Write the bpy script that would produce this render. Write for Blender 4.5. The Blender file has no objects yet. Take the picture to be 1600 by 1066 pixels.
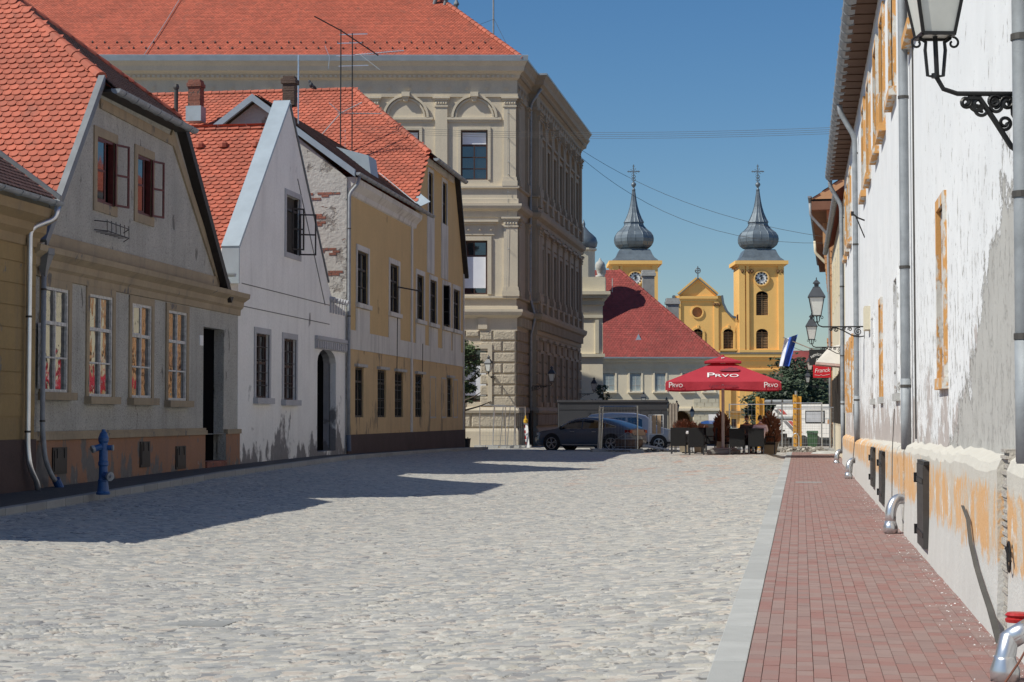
import bpy, bmesh, math, random
import numpy as np
from mathutils import Vector, Matrix
from mathutils.geometry import tessellate_polygon
random.seed(7); RNG = np.random.default_rng(11)
S = bpy.context.scene
R = math.radians
# ---------------------------------------------------------------- camera
FPX, CH = 2890.0, 1.6
TH = math.atan(117/FPX); YA = math.atan(450/math.hypot(FPX, 117))
cam = bpy.data.cameras.new('camera'); cam.lens = 36*FPX/1600; cam.sensor_width = 36; cam.clip_end = 3000; cam.clip_start = .5
co = bpy.data.objects.new('camera', cam); S.collection.objects.link(co)
co.location = (0, 0, CH); co.rotation_euler = (math.pi/2+TH, 0, YA); S.camera = co
# ---------------------------------------------------------------- sky and sun
TOSUN = Vector((-.785, -.50, 1)).normalized()
w = bpy.data.worlds.new('World'); S.world = w; w.use_nodes = True
nt = w.node_tree; nt.nodes.clear()
sky = nt.nodes.new('ShaderNodeTexSky'); sky.sky_type = 'NISHITA'; sky.sun_disc = False
sky.sun_elevation = math.asin(TOSUN.z); sky.sun_rotation = math.atan2(TOSUN.x, TOSUN.y) % (2*math.pi)
sky.air_density = 1.1; sky.dust_density = .25; sky.ozone_density = 6.0; sky.altitude = 100
bg = nt.nodes.new('ShaderNodeBackground'); bg.inputs[1].default_value = .084
wo = nt.nodes.new('ShaderNodeOutputWorld')
hs = nt.nodes.new('ShaderNodeHueSaturation'); hs.inputs['Saturation'].default_value = 1.2; hs.inputs['Hue'].default_value = .502; nt.links.new(sky.outputs[0], hs.inputs['Color']); nt.links.new(hs.outputs[0], bg.inputs[0]); nt.links.new(bg.outputs[0], wo.inputs[0])
sl = bpy.data.lights.new('sun', 'SUN'); sl.energy = 4.8; sl.angle = R(.53); sl.color = (1, .965, .86)
so = bpy.data.objects.new('sun', sl); S.collection.objects.link(so)
so.rotation_euler = (-TOSUN).to_track_quat('-Z', 'Y').to_euler()
S.view_settings.view_transform = 'Standard'; S.view_settings.look = 'None'; S.view_settings.gamma = 1
S.view_settings.exposure = 0
S.cycles.max_bounces = 6

# ---------------------------------------------------------------- pixel rays (used at build time to read sizes off the photo)
def ray(px, py):
    a = px-800; b = 533-py
    fw = FPX*math.cos(TH)-b*math.sin(TH); up = FPX*math.sin(TH)+b*math.cos(TH)
    return Vector((a*math.cos(YA)-fw*math.sin(YA), a*math.sin(YA)+fw*math.cos(YA), up))
def atY(px, py, Y):
    r = ray(px, py); t = Y/r.y
    return Vector((r.x*t, Y, CH+r.z*t))
def gnd(px, py, z=0):
    r = ray(px, py); t = (z-CH)/r.z
    return Vector((r.x*t, r.y*t, z))

# ---------------------------------------------------------------- objects
WO = {}
def tag(o, label=None, cat=None, group=None, kind=None):
    if label: o['label'] = label
    if cat: o['category'] = cat
    if group: o['group'] = group
    if kind: o['kind'] = kind
    return o
def thing(name, label, cat, loc=(0, 0, 0), group=None, rz=0):
    o = bpy.data.objects.new(name, None); S.collection.objects.link(o)
    o.location = loc; o.rotation_euler = (0, 0, rz); o.empty_display_size = .2
    WO[o] = Matrix.Translation(Vector(loc)) @ Matrix.Rotation(rz, 4, 'Z')
    return tag(o, label, cat, group)
def dup(root, loc, rz, label=None, group=None):
    r = root.copy(); S.collection.objects.link(r); r.location = loc; r.rotation_euler = (0, 0, rz)
    if label: r['label'] = label
    if group: r['group'] = group
    for c in list(root.children):
        d = c.copy(); S.collection.objects.link(d); d.parent = r
        for g in list(c.children):
            e = g.copy(); S.collection.objects.link(e); e.parent = d
    return r
class MB:
    """collects faces in world (or local) coordinates"""
    def __init__(s): s.v = []; s.f = []; s.a = []
    def add(s, vs, fs, att=None):
        n = len(s.v); s.v += [tuple(p) for p in vs]; s.f += [tuple(i+n for i in f) for f in fs]
        if att is not None: s.a += [att]*len(fs)
        return s
    def poly(s, pts): return s.add(pts, [tuple(range(len(pts)))])
    def box3(s, o, a, b, c, att=None):
        o, a, b, c = Vector(o), Vector(a), Vector(b), Vector(c)
        vs = [o, o+a, o+a+b, o+b, o+c, o+a+c, o+a+b+c, o+b+c]
        fs = [(0, 3, 2, 1), (4, 5, 6, 7), (0, 1, 5, 4), (1, 2, 6, 5), (2, 3, 7, 6), (3, 0, 4, 7)]
        if a.cross(b).dot(c) < 0: fs = [f[::-1] for f in fs]
        return s.add(vs, fs, att)
    def box(s, x0, x1, y0, y1, z0, z1, att=None):
        return s.box3((x0, y0, z0), (x1-x0, 0, 0), (0, y1-y0, 0), (0, 0, z1-z0), att)
    def tube(s, path, r, n=8, r2=None, cap=True):
        path = [Vector(p) for p in path]; m = len(path); rings = []
        up = None
        for i, p in enumerate(path):
            t = (path[min(i+1, m-1)]-path[max(i-1, 0)])
            if t.length < 1e-9: t = Vector((0, 0, 1))
            t.normalize()
            if up is None:
                up = t.orthogonal().normalized()
            else:
                up = (up-t*up.dot(t))
                up = up.normalized() if up.length > 1e-6 else t.orthogonal().normalized()
            bi = t.cross(up)
            rr = r if r2 is None else r+(r2-r)*i/(m-1)
            rings.append([p+(up*math.cos(2*math.pi*k/n)+bi*math.sin(2*math.pi*k/n))*rr for k in range(n)])
        vs = [q for g in rings for q in g]
        fs = [(i*n+k, i*n+(k+1) % n, (i+1)*n+(k+1) % n, (i+1)*n+k) for i in range(m-1) for k in range(n)]
        if cap: fs += [tuple(range(n))[::-1], tuple((m-1)*n+k for k in range(n))]
        return s.add(vs, fs)
    def lathe(s, c, prof, n=16, cap=True, rot=0):
        c = Vector(c)
        vs = [c+Vector((r*math.cos(rot+2*math.pi*k/n), r*math.sin(rot+2*math.pi*k/n), z)) for r, z in prof for k in range(n)]
        m = len(prof)
        fs = [(i*n+k, i*n+(k+1) % n, (i+1)*n+(k+1) % n, (i+1)*n+k) for i in range(m-1) for k in range(n)]
        if cap: fs += [tuple(range(n))[::-1], tuple((m-1)*n+k for k in range(n))]
        return s.add(vs, fs)
    def build(s, name, mat, parent=None, smooth=False, local=False, bevel=0, label=None, loc=None):
        me = bpy.data.meshes.new(name); vs = s.v
        if parent is not None and not local:
            iv = WO[parent].inverted(); vs = [iv @ Vector(p) for p in vs]
        me.from_pydata([tuple(p) for p in vs], [], s.f); me.update()
        if s.a and len(s.a) == len(me.polygons):
            at = me.attributes.new('rnd', 'FLOAT', 'FACE'); at.data.foreach_set('value', s.a)
        o = bpy.data.objects.new(name, me); S.collection.objects.link(o)
        if mat: me.materials.append(mat)
        if smooth: me.polygons.foreach_set('use_smooth', [True]*len(me.polygons))
        if parent is not None:
            o.parent = parent; WO[o] = WO[parent]
        else: WO[o] = Matrix.Identity(4)
        if bevel:
            m = o.modifiers.new('b', 'BEVEL'); m.width = bevel; m.segments = 2; m.limit_method = 'ANGLE'; m.angle_limit = R(50)
        if label: o['label'] = label
        return o

# ---------------------------------------------------------------- materials
class MT:
    def __init__(s, name, rough=.8, metal=0, spec=.5):
        s.m = bpy.data.materials.new(name); s.m.use_nodes = True; s.t = s.m.node_tree
        s.b = s.t.nodes['Principled BSDF']
        s.b.inputs['Roughness'].default_value = rough; s.b.inputs['Metallic'].default_value = metal
        s.b.inputs['Specular IOR Level'].default_value = spec
        s.geo = None
    def n(s, ty, **k):
        x = s.t.nodes.new(ty)
        for a, v in k.items(): setattr(x, a, v)
        return x
    def l(s, a, b): s.t.links.new(a, b)
    def pos(s):
        if not s.geo: s.geo = s.n('ShaderNodeNewGeometry')
        return s.geo.outputs['Position']
    def noise(s, scale, detail=4, stretch=None, rough=.6, off=None):
        x = s.n('ShaderNodeTexNoise'); x.inputs['Scale'].default_value = scale; x.inputs['Detail'].default_value = detail
        x.inputs['Roughness'].default_value = rough
        mp = s.n('ShaderNodeMapping'); s.l(s.pos(), mp.inputs[0])
        if stretch: mp.inputs['Scale'].default_value = stretch
        if off: mp.inputs['Location'].default_value = off
        s.l(mp.outputs[0], x.inputs['Vector'])
        return x.outputs['Fac']
    def math(s, op, a, b=None, c=None, clamp=False):
        x = s.n('ShaderNodeMath', operation=op); x.use_clamp = clamp
        for i, v in enumerate((a, b, c)):
            if v is None: continue
            if isinstance(v, (int, float)): x.inputs[i].default_value = v
            else: s.l(v, x.inputs[i])
        return x.outputs[0]
    def ramp(s, f, a, b, lo=0., hi=1.):
        x = s.n('ShaderNodeMapRange'); x.inputs[1].default_value = a; x.inputs[2].default_value = b
        x.inputs[3].default_value = lo; x.inputs[4].default_value = hi; s.l(f, x.inputs[0])
        return x.outputs[0]
    def mix(s, f, a, b):
        x = s.n('ShaderNodeMix', data_type='RGBA')
        for i, v in ((0, f), (6, a), (7, b)):
            if isinstance(v, (int, float)): x.inputs[i].default_value = v
            elif isinstance(v, tuple): x.inputs[i].default_value = (*v, 1)
            else: s.l(v, x.inputs[i])
        return x.outputs[2]
    def xyz(s):
        x = s.n('ShaderNodeSeparateXYZ'); s.l(s.pos(), x.inputs[0]); return x.outputs
    def col(s, c):
        if isinstance(c, tuple): s.b.inputs['Base Color'].default_value = (*c, 1)
        else: s.l(c, s.b.inputs['Base Color'])
        return s
    def bump(s, h, dist=.01, strength=1.):
        x = s.n('ShaderNodeBump'); x.inputs['Distance'].default_value = dist; x.inputs['Strength'].default_value = strength
        s.l(h, x.inputs['Height']); s.l(x.outputs[0], s.b.inputs['Normal']); return s
    def attr(s, nm='rnd'):
        x = s.n('ShaderNodeAttribute'); x.attribute_name = nm; return x.outputs['Fac']
def sc(c, k): return tuple(min(1, x*k) for x in c)
def simple(name, c, rough=.6, metal=0, var=.15, vs=3., bump=0, bs=60.):
    m = MT(name, rough, metal)
    m.col(m.mix(m.ramp(m.noise(vs), .3, .7), sc(c, 1-var), sc(c, 1+var)))
    if bump: m.bump(m.noise(bs), bump)
    return m.m
def plaster(name, c, var=.12, patches=(), rough=.9, grain=.004, gs=45, streak=.0, streakc=(.12, .11, .1), speck=0):
    """patches: (colour, noise scale, stretch, threshold, [z0,z1,gain]) : more patch where z is below z1"""
    m = MT(name, rough)
    o = m.mix(m.ramp(m.noise(.9, 6), .3, .7), sc(c, 1-var), sc(c, 1+var))
    o = m.mix(m.ramp(m.noise(14, 5), .45, .75, 0, .5), o, sc(c, .78))
    h = m.noise(gs, 3)
    if speck:
        o = m.mix(m.ramp(m.noise(26, 3), .52, .66, 0, speck), o, sc(c, .35)); o = m.mix(m.ramp(m.noise(40, 2, None, .5, (3, 3, 3)), .6, .7, 0, speck*.6), o, sc(c, 1.35))
    for i, (pc, ns, st, th, zz) in enumerate(patches):
        f = m.noise(ns, 7, st, .62, (i*7.3, i*3.1, 0))
        if zz:
            z = m.xyz()[2]
            g = m.ramp(z, zz[0], zz[1], zz[2], 0)
            f = m.math('ADD', f, g)
        k = m.ramp(f, th, th+.045)
        pcv = m.mix(m.ramp(m.noise(9, 5), .3, .7), sc(pc, .85), sc(pc, 1.15))
        o = m.mix(k, o, pcv)
        h = m.math('SUBTRACT', h, m.math('MULTIPLY', k, .9))
    if streak:
        f = m.noise(1.6, 6, (1.5, 1.5, .18))
        o = m.mix(m.ramp(f, .5, .75, 0, streak), o, streakc)
    m.col(o); m.bump(h, grain)
    return m.m
# ---------------------------------------------------------------- facade planes
class F:
    """vertical plane through plan points A, B; outward side is to the right of A->B unless flip"""
    def __init__(s, A, B, flip=False):
        s.A = Vector((A[0], A[1], 0)); s.B = Vector((B[0], B[1], 0)); s.u = (s.B-s.A).normalized(); s.L = (s.B-s.A).length
        s.n = Vector((s.u.y, -s.u.x, 0)) * (-1 if flip else 1)
    def p(s, a, z, d=0.): return s.A+s.u*a+s.n*d+Vector((0, 0, z))
    def px(s, x, y, d=0.):
        r = ray(x, y); A = s.A+s.n*d
        t = (A-Vector((0, 0, 0))).dot(s.n)/Vector((r.x, r.y, 0)).dot(s.n)
        q = Vector((r.x*t, r.y*t, CH+r.z*t)); return (q-A).dot(s.u), q.z
    def rect(s, x0, x1, y0, y1, d=0.):
        xc = (x0+x1)/2
        a = s.px(x0, y0, d)[0]; b = s.px(x1, y0, d)[0]
        return (min(a, b), max(a, b), s.px(xc, y1, d)[1], s.px(xc, y0, d)[1])
    def box(s, mb, a0, a1, z0, z1, d0, d1, att=None):
        return mb.box3(s.p(a0, z0, d0), s.u*(a1-a0), Vector((0, 0, z1-z0)), s.n*(d1-d0), att)
def rect_poly(r): a0, a1, z0, z1 = r; return [(a0, z0), (a1, z0), (a1, z1), (a0, z1)]
def arch_poly(r, rise=None, n=10):
    a0, a1, z0, z1 = r; w = (a1-a0)/2; rise = w if rise is None else rise
    c = (a0+a1)/2
    return [(a0, z0), (a1, z0)]+[(c+w*math.cos(math.pi*k/n), z1-rise+rise*math.sin(math.pi*k/n)) for k in range(n+1)]
def wall(f, outline, holes=(), name='wall', mat=None, par=None, depth=.35, rec=.18, d=0., mb=None):
    own = mb is None
    if own: mb = MB()
    loops = [outline]+[h for h in holes]
    pts = [p for l in loops for p in l]
    tr = tessellate_polygon([[Vector((a, z, 0)) for a, z in l] for l in loops])
    V = [f.p(a, z, d) for a, z in pts]
    fs = []
    for t in tr:
        A, B, C = (V[i] for i in t)
        nn = (B-A).cross(C-A)
        if nn.length < 1e-9: continue
        fs.append(tuple(t) if nn.dot(f.n) > 0 else tuple(t)[::-1])
    mb.add(V, fs)
    for h in holes:
        for i in range(len(h)):
            a, b = h[i], h[(i+1) % len(h)]
            mb.poly([f.p(*a, d), f.p(*b, d), f.p(*b, d-rec), f.p(*a, d-rec)])
    if depth:
        for i in range(len(outline)):
            a, b = outline[i], outline[(i+1) % len(outline)]
            mb.poly([f.p(*a, d), f.p(*a, d-depth), f.p(*b, d-depth), f.p(*b, d)])
    if own: return mb.build(name, mat, par)
def polyprism(f, outline, d0, d1, mb):
    n = len(outline)
    V = [f.p(a, z, d0) for a, z in outline]+[f.p(a, z, d1) for a, z in outline]
    mb.add(V, [tuple(range(n)), tuple(range(n, 2*n))[::-1]]+[(i, (i+1) % n, n+(i+1) % n, n+i) for i in range(n)])
    return mb
def strip_along(f, pts, wid, d0, d1, mb, off=0.):
    """flat trim of width wid following a 2d polyline on the facade (both ends butted)"""
    for (a, b) in zip(pts, pts[1:]):
        A, B = Vector((*a, 0)), Vector((*b, 0)); t = (B-A).normalized(); nn = Vector((-t.y, t.x, 0))
        q = [A+nn*off, B+nn*off, B+nn*(off+wid), A+nn*(off+wid)]
        polyprism(f, [(p.x, p.y) for p in q], d0, d1, mb)
    return mb
def sweep(path, prof, mb, closed=False):
    """profile [(out, z)] swept along plan path, out to the right of the travel direction, mitred"""
    P = [Vector((p[0], p[1], 0)) for p in path]; n = len(P); rings = []
    for i, p in enumerate(P):
        d1 = (P[i]-P[i-1]).normalized() if i > 0 else (P[1]-P[0]).normalized()
        d2 = (P[i+1]-P[i]).normalized() if i < n-1 else d1
        n1 = Vector((d1.y, -d1.x, 0)); n2 = Vector((d2.y, -d2.x, 0)); m = n1+n2
        m = m/(m.dot(n1)) if m.length > 1e-6 else n1
        rings.append([p+m*o+Vector((0, 0, z)) for o, z in prof])
    k = len(prof); vs = [q for r in rings for q in r]
    fs = [(i*k+j, (i+1)*k+j, (i+1)*k+(j+1) % k, i*k+(j+1) % k) for i in range(n-1) for j in range(k)]
    fs += [tuple(range(k)), tuple((n-1)*k+j for j in range(k))[::-1]]
    return mb.add(vs, fs)
def window(f, par, r, frame, glass, rec=.16, cols=2, rows=(.62,), sur=None, sill=None, bars=None, fw=.055, arch=None, d=0., label=None, blind=None, name='window', mw=.04):
    """glass pane is the window; frame, surround and sill are its pieces. returns the hole outline"""
    a0, a1, z0, z1 = r
    out = arch_poly(r, arch) if arch else rect_poly(r)
    mb = MB(); mb.poly([f.p(a, z, d-rec) for a, z in out])
    W = mb.build(name, glass, par, label=label)
    g = MB(); e = d-rec
    f.box(g, a0, a0+fw, z0, z1, e+.004, e+.06); f.box(g, a1-fw, a1, z0, z1, e+.004, e+.06)
    f.box(g, a0+fw, a1-fw, z0, z0+fw, e+.004, e+.06); f.box(g, a0+fw, a1-fw, z1-fw, z1, e+.004, e+.06)
    for k in range(1, cols):
        c = a0+(a1-a0)*k/cols; f.box(g, c-mw*.6, c+mw*.6, z0+fw, z1-fw, e+.003, e+.055)
    for k, q in enumerate(rows):
        z = z0+(z1-z0)*q; m_ = mw*(.9 if k == 0 else .45); f.box(g, a0+fw, a1-fw, z-m_, z+m_, e+.002, e+.05)
    g.build('frame', frame, W)
    if blind:
        b = MB(); f.box(b, a0+fw, a1-fw, z0+(z1-z0)*blind[0], z0+(z1-z0)*blind[1], e+.06, e+.075); b.build('blind', blind[2], W)
    if sur:
        sw, sm, sp = sur; b = MB()
        f.box(b, a0-sw, a0, z0-.0, z1+sw, d-.02, d+sp); f.box(b, a1, a1+sw, z0-.0, z1+sw, d-.02, d+sp)
        if not arch: f.box(b, a0, a1, z1, z1+sw, d-.02, d+sp)
        b.build('surround', sm, W)
    if sill:
        sm, so_, sh = sill; b = MB(); k = (sur[0] if sur else 0)+.04
        f.box(b, a0-k, a1+k, z0-sh, z0-.002, d-.02, d+so_); b.build('sill', sm, W)
    if bars:
        b = MB(); bm_, nb = bars
        for k in range(1, nb):
            c = a0+(a1-a0)*k/nb; b.tube([f.p(c, z0, d-.04), f.p(c, z1, d-.04)], .012, 5)
        for q in (.2, .4, .6, .8):
            z = z0+(z1-z0)*q; b.tube([f.p(a0, z, d-.04), f.p(a1, z, d-.04)], .01, 5)
        b.build('grille', bm_, W)
    return out
def inpoly(x, y, P):
    c = False; j = len(P)-1
    for i in range(len(P)):
        if (P[i][1] > y) != (P[j][1] > y) and x < (P[j][0]-P[i][0])*(y-P[i][1])/(P[j][1]-P[i][1])+P[i][0]: c = not c
        j = i
    return c
def plane_frame(pts, eave):
    """u along eave (two points), v up the slope, n outward (up)"""
    O = Vector(eave[0]); u = (Vector(eave[1])-O).normalized()
    n = None
    for p in pts:
        q = Vector(p)-O; c = u.cross(q)
        if c.length > .5: n = c.normalized(); break
    if n.z < 0: n = -n
    v = n.cross(u)
    if v.z < 0: v = -v
    return O, u, v, n
def tiles(pts, eave, mat, name, par, w=.18, h=.16, lift=.028, soff=.0, under=None, jit=.004, scallop=True):
    pts = [Vector(p) for p in pts]
    O, u, v, n = plane_frame(pts, eave)
    P = [((p-O).dot(u), (p-O).dot(v)) for p in pts]
    a0, a1 = min(p[0] for p in P), max(p[0] for p in P); b0, b1 = min(p[1] for p in P), max(p[1] for p in P)
    if scallop: arc = [(-.49, .34), (-.42, .16), (-.26, .03), (-.09, 0), (.09, 0), (.26, .03), (.42, .16), (.49, .34)]
    else: arc = [(-.49, .0), (.49, .0)]
    na = len(arc)
    L = [(x*w, y*w, lift) for x, y in arc]+[(.49*w, h*1.55, .004), (-.49*w, h*1.55, .004)]+[(x*w, y*w+.004, lift*.35) for x, y in arc]
    L = np.array(L)
    fc = [tuple(range(na))+(na, na+1)]+[(i+1, i, na+2+i, na+3+i) for i in range(na-1)]
    nv = len(L); vs = []; fs = []; at = []
    M = np.array([list(u), list(v), list(n)]); On = np.array(O)
    r = 0; b = b0
    rr = random.Random(5)
    while b < b1:
        a = a0+(w/2 if r % 2 else 0)
        while a < a1+w:
            if inpoly(a, b+h*.5, P) or inpoly(a, b+h*.95, P) and inpoly(a, b+.02, P):
                q = L.copy(); th = (rr.random()-.5)*.03
                q[:, 0] += th*q[:, 1]; q += np.array([a+(rr.random()-.5)*jit, b+(rr.random()-.5)*jit, soff])
                q[:na, 2] += (rr.random()-.5)*.006
                n0 = len(vs); vs += list(map(tuple, q @ M+On)); fs += [tuple(i+n0 for i in f) for f in fc]
                at += [rr.random()]*len(fc)
            a += w
        r += 1; b += h
    mb = MB(); mb.v = vs; mb.f = fs; mb.a = at
    mb.add([O+u*x+v*y-n*.03 for x, y in P], [tuple(range(len(P)))]); mb.a.append(.1)
    return mb.build(name, mat, par)
def ridge(path, mat, par, r=.13, seg=.36, name='ridge_tiles'):
    mb = MB()
    for A, B in zip(path, path[1:]):
        A, B = Vector(A), Vector(B); n = max(1, int((B-A).length/seg)); t = (B-A)/n
        for k in range(n):
            p = A+t*k; sd = t.normalized().cross(Vector((0, 0, 1))).normalized(); up = sd.cross(t).normalized()
            ring = []
            for e, rr in ((0, r*1.12), (1.08, r*.95)):
                c = p+t*e
                ring.append([c+sd*math.cos(math.pi*j/6)*rr+up*(math.sin(math.pi*j/6)*rr*.9-.03) for j in range(7)])
            x = random.random(); vs = ring[0]+ring[1]
            mb.add(vs, [(j, j+1, 8+j, 7+j) for j in range(6)]+[tuple(range(7))], x)
    return mb.build(name, mat, par)
def gutter(A, B, mat, par, r=.085, name='gutter', hooks=True):
    A, B = Vector(A), Vector(B); t = (B-A).normalized(); sd = t.cross(Vector((0, 0, 1))).normalized(); mb = MB()
    prof = [(math.cos(math.pi+math.pi*j/8)*r, math.sin(math.pi+math.pi*j/8)*r) for j in range(9)]
    prof2 = [(x*.88, y*.88) for x, y in prof]
    R0 = [A+sd*x+Vector((0, 0, y)) for x, y in prof+prof2[::-1]]; R1 = [B+sd*x+Vector((0, 0, y)) for x, y in prof+prof2[::-1]]
    m = len(R0); mb.add(R0+R1, [(j, (j+1) % m, m+(j+1) % m, m+j) for j in range(m)]+[tuple(range(9))[::-1], tuple(m+j for j in range(9))])
    L = (B-A).length
    if hooks:
        k = .4
        while k < L:
            c = A+t*k
            mb.tube([c+sd*math.cos(math.pi+math.pi*j/8)*(r+.012)+Vector((0, 0, math.sin(math.pi+math.pi*j/8)*(r+.012))) for j in range(9)], .009, 4)
            k += .8
    return mb.build(name, mat, par, smooth=False)
def downpipe(path, mat, par, r=.055, bands=(), name='downpipe', n=14):
    # round the corners
    P = [Vector(p) for p in path]; out = [P[0]]
    for i in range(1, len(P)-1):
        a, b = (P[i-1]-P[i]), (P[i+1]-P[i]); k = min(.16, a.length*.45, b.length*.45); a.normalize(); b.normalize()
        for q in (0, .25, .5, .75, 1):
            out.append((P[i]+a*k)*(1-q)**2+P[i]*2*q*(1-q)+(P[i]+b*k)*q*q)
    out.append(P[-1])
    mb = MB(); mb.tube(out, r, n); o = mb.build(name, mat, par, smooth=True)
    if bands:
        for b in bands: bb = MB(); bb.tube([Vector(b)-Vector((0, 0, .02)), Vector(b)+Vector((0, 0, .02))], r*1.14, n); bb.build('pipe_clamp', M['pipedark'], o)
    return o
FONTS = {}
def text(s, mat, par, M4, size, name='lettering', depth=.004, shear=0, label=None, sx=1.):
    c = bpy.data.curves.new('t', 'FONT'); c.body = s; c.size = size; c.extrude = depth; c.align_x = 'CENTER'; c.align_y = 'CENTER'; c.shear = shear
    o = bpy.data.objects.new('t', c); S.collection.objects.link(o)
    bpy.context.view_layer.update()
    me = bpy.data.meshes.new_from_object(o.evaluated_get(bpy.context.evaluated_depsgraph_get()))
    bpy.data.objects.remove(o); bpy.data.curves.remove(c)
    me.transform(Matrix.Diagonal((sx, 1, 1, 1))); me.transform(M4)
    if par is not None: me.transform(WO[par].inverted())
    me.name = name; me.materials.clear(); me.materials.append(mat)
    q = bpy.data.objects.new(name, me); S.collection.objects.link(q); q.parent = par
    if label: q['label'] = label
    return q
def frame4(o, u, v, n):
    m = Matrix.Identity(4)
    for i in range(3): m[i][0] = u[i]; m[i][1] = v[i]; m[i][2] = n[i]; m[i][3] = o[i]
    return m
# ---------------------------------------------------------------- palette
M = {}
def tilemat(name, c, var=.18):
    m = MT(name, .78); r = m.attr()
    o = m.mix(r, sc(c, 1-var), sc(c, 1+var))
    o = m.mix(m.ramp(r, .94, .95, 0, .45), o, sc(c, .45)); o = m.mix(m.ramp(m.noise(2.6, 6, (1, 1, .4)), .54, .74, 0, .5), o, (.16, .085, .065))
    o = m.mix(m.ramp(m.noise(.5, 6), .42, .75, 0, .6), o, sc(c, .55))
    o = m.mix(m.ramp(m.noise(22, 4), .55, .75, 0, .35), o, (.20, .13, .10))
    m.col(o); m.bump(m.noise(70, 3), .004); return m.m
M['tile'] = tilemat('red_clay_tile', (.47, .112, .062))
M['tile2'] = tilemat('orange_clay_tile', (.47, .12, .068))
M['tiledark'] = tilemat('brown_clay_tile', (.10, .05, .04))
M['tilechurch'] = tilemat('dark_red_tile', (.30, .055, .045))
M['zinc'] = simple('zinc', (.34, .39, .43), .45, .35, .1, 2)
M['zinclight'] = simple('light_zinc', (.36, .42, .46), .5, .2, .08, 2)
M['galv'] = simple('galvanised', (.27, .29, .31), .62, .15, .18, 5, .002, 80)
M['galvlight'] = simple('new_galvanised', (.62, .64, .66), .3, .85, .12, 3)
M['pipedark'] = simple('dark_clamp', (.07, .065, .06), .6, .3)
M['greypaint'] = simple('grey_painted_metal', (.17, .18, .19), .5, .2)
M['black'] = simple('black_iron', (.012, .012, .013), .45, .1)
M['dark'] = simple('dark_interior', (.006, .006, .007), 1.)
M['dark'].node_tree.nodes['Principled BSDF'].inputs['Specular IOR Level'].default_value = 0
def glassm(name, c=(.015, .018, .02), mirror=.26, wav=.02):
    m = MT(name, .04); m.col(c); m.b.inputs['IOR'].default_value = 1.9
    n = m.noise(1.7, 2); m.bump(n, wav, .6)
    g = m.n('ShaderNodeBsdfGlossy'); g.inputs['Roughness'].default_value = .03; g.inputs['Color'].default_value = (.85, .85, .83, 1)
    bn = [x for x in m.t.nodes if x.type == 'BUMP'][0]; m.l(bn.outputs[0], g.inputs['Normal'])
    mx = m.n('ShaderNodeMixShader'); mx.inputs[0].default_value = mirror
    m.l(m.b.outputs[0], mx.inputs[1]); m.l(g.outputs[0], mx.inputs[2]); m.l(mx.outputs[0], m.t.nodes['Material Output'].inputs[0])
    return m.m
M['glass'] = glassm('old_window_glass')
M['glassdark'] = glassm('dark_window_glass', mirror=.08, wav=.004)
M['whitewood'] = simple('flaking_white_wood', (.55, .54, .51), .7, 0, .3, 12)
M['brownwood'] = simple('brown_wood', (.06, .028, .022), .6, 0, .3, 8)
M['redwood'] = simple('dark_red_wood', (.10, .018, .016), .5, 0, .3, 8)
M['blackwood'] = simple('black_wood', (.022, .018, .016), .6, 0, .3, 8)
M['yellowframe'] = simple('ochre_frame', (.26, .19, .12), .9, 0, .25, 4, .003)
M['grayplaster'] = plaster('grey_rough_plaster', (.43, .42, .375), .15, [((.19, .185, .165), 2.2, (1, 1, .5), .64, None)], grain=.03, gs=24, streak=.3, speck=.55)
M['ochretrim'] = plaster('tan_trim', (.33, .265, .175), .15, [((.14, .13, .12), 2.5, (1, 1, .6), .62, None)], streak=.5)
M['brownplinth'] = plaster('peeling_brown_plinth', (.30, .16, .095), .12, [((.15, .14, .13), 1.6, (1, 1, .55), .56, (.0, 1.0, .12)), ((.27, .26, .24), 3.5, (1, 1, .6), .68, (0, .6, .1))], streak=.3)
M['whitehouse'] = plaster('white_limewash', (.80, .79, .745), .05, [((.22, .21, .205), .8, (1, 1, .6), .70, (.3, 2.9, .26)), ((.33, .32, .315), 3.2, (1, 1, .5), .74, (.3, 2.4, .14))], grain=.004, streak=.15)
M['whitetrim'] = plaster('grey_white_trim', (.42, .42, .43), .1, streak=.2)
M['brokenwall'] = plaster('crumbling_plaster', (.42, .41, .38), .12, [((.22, .20, .18), .8, (1, 1, 1), .54, None), ((.27, .12, .08), 3.0, (1, 1, 2.2), .67, None)], grain=.03, gs=8)
M['yellow'] = plaster('mustard_render', (.56, .40, .19), .05, [((.27, .19, .085), 1.0, (1, 1, .5), .66, None)], grain=.003, streak=.12)
M['yellowlow'] = plaster('faded_mustard_render', (.54, .385, .205), .10, [((.26, .20, .12), 1.2, (1, 1, .4), .60, (.5, 2.6, .08))], grain=.004, streak=.25)
M['yellowtrim'] = plaster('white_render_trim', (.60, .585, .54), .08, streak=.55)
M['darkplinth'] = plaster('dark_red_plinth', (.07, .045, .04), .2)
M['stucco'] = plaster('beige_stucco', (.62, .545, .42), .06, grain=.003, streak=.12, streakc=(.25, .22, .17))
M['stuccoside'] = plaster('shaded_side_stucco', (.34, .285, .215), .08, grain=.004, streak=.2, streakc=(.15, .12, .09))  # the front stucco again, its colour darkened for the side in shade
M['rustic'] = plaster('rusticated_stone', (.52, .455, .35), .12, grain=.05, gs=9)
M['rusticside'] = plaster('shaded_side_stone', (.26, .21, .155), .12, grain=.05, gs=9)  # rusticated stone again, shade of the palace side put into the colour
M['cream'] = plaster('cream_render', (.82, .73, .56), .05)
M['churchyellow'] = plaster('church_yellow', (.84, .50, .16), .04)
M['creamwhite'] = plaster('cream_white', (.66, .60, .46), .06)
M['orangewall'] = plaster('orange_render', (.54, .31, .16), .08)
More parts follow.
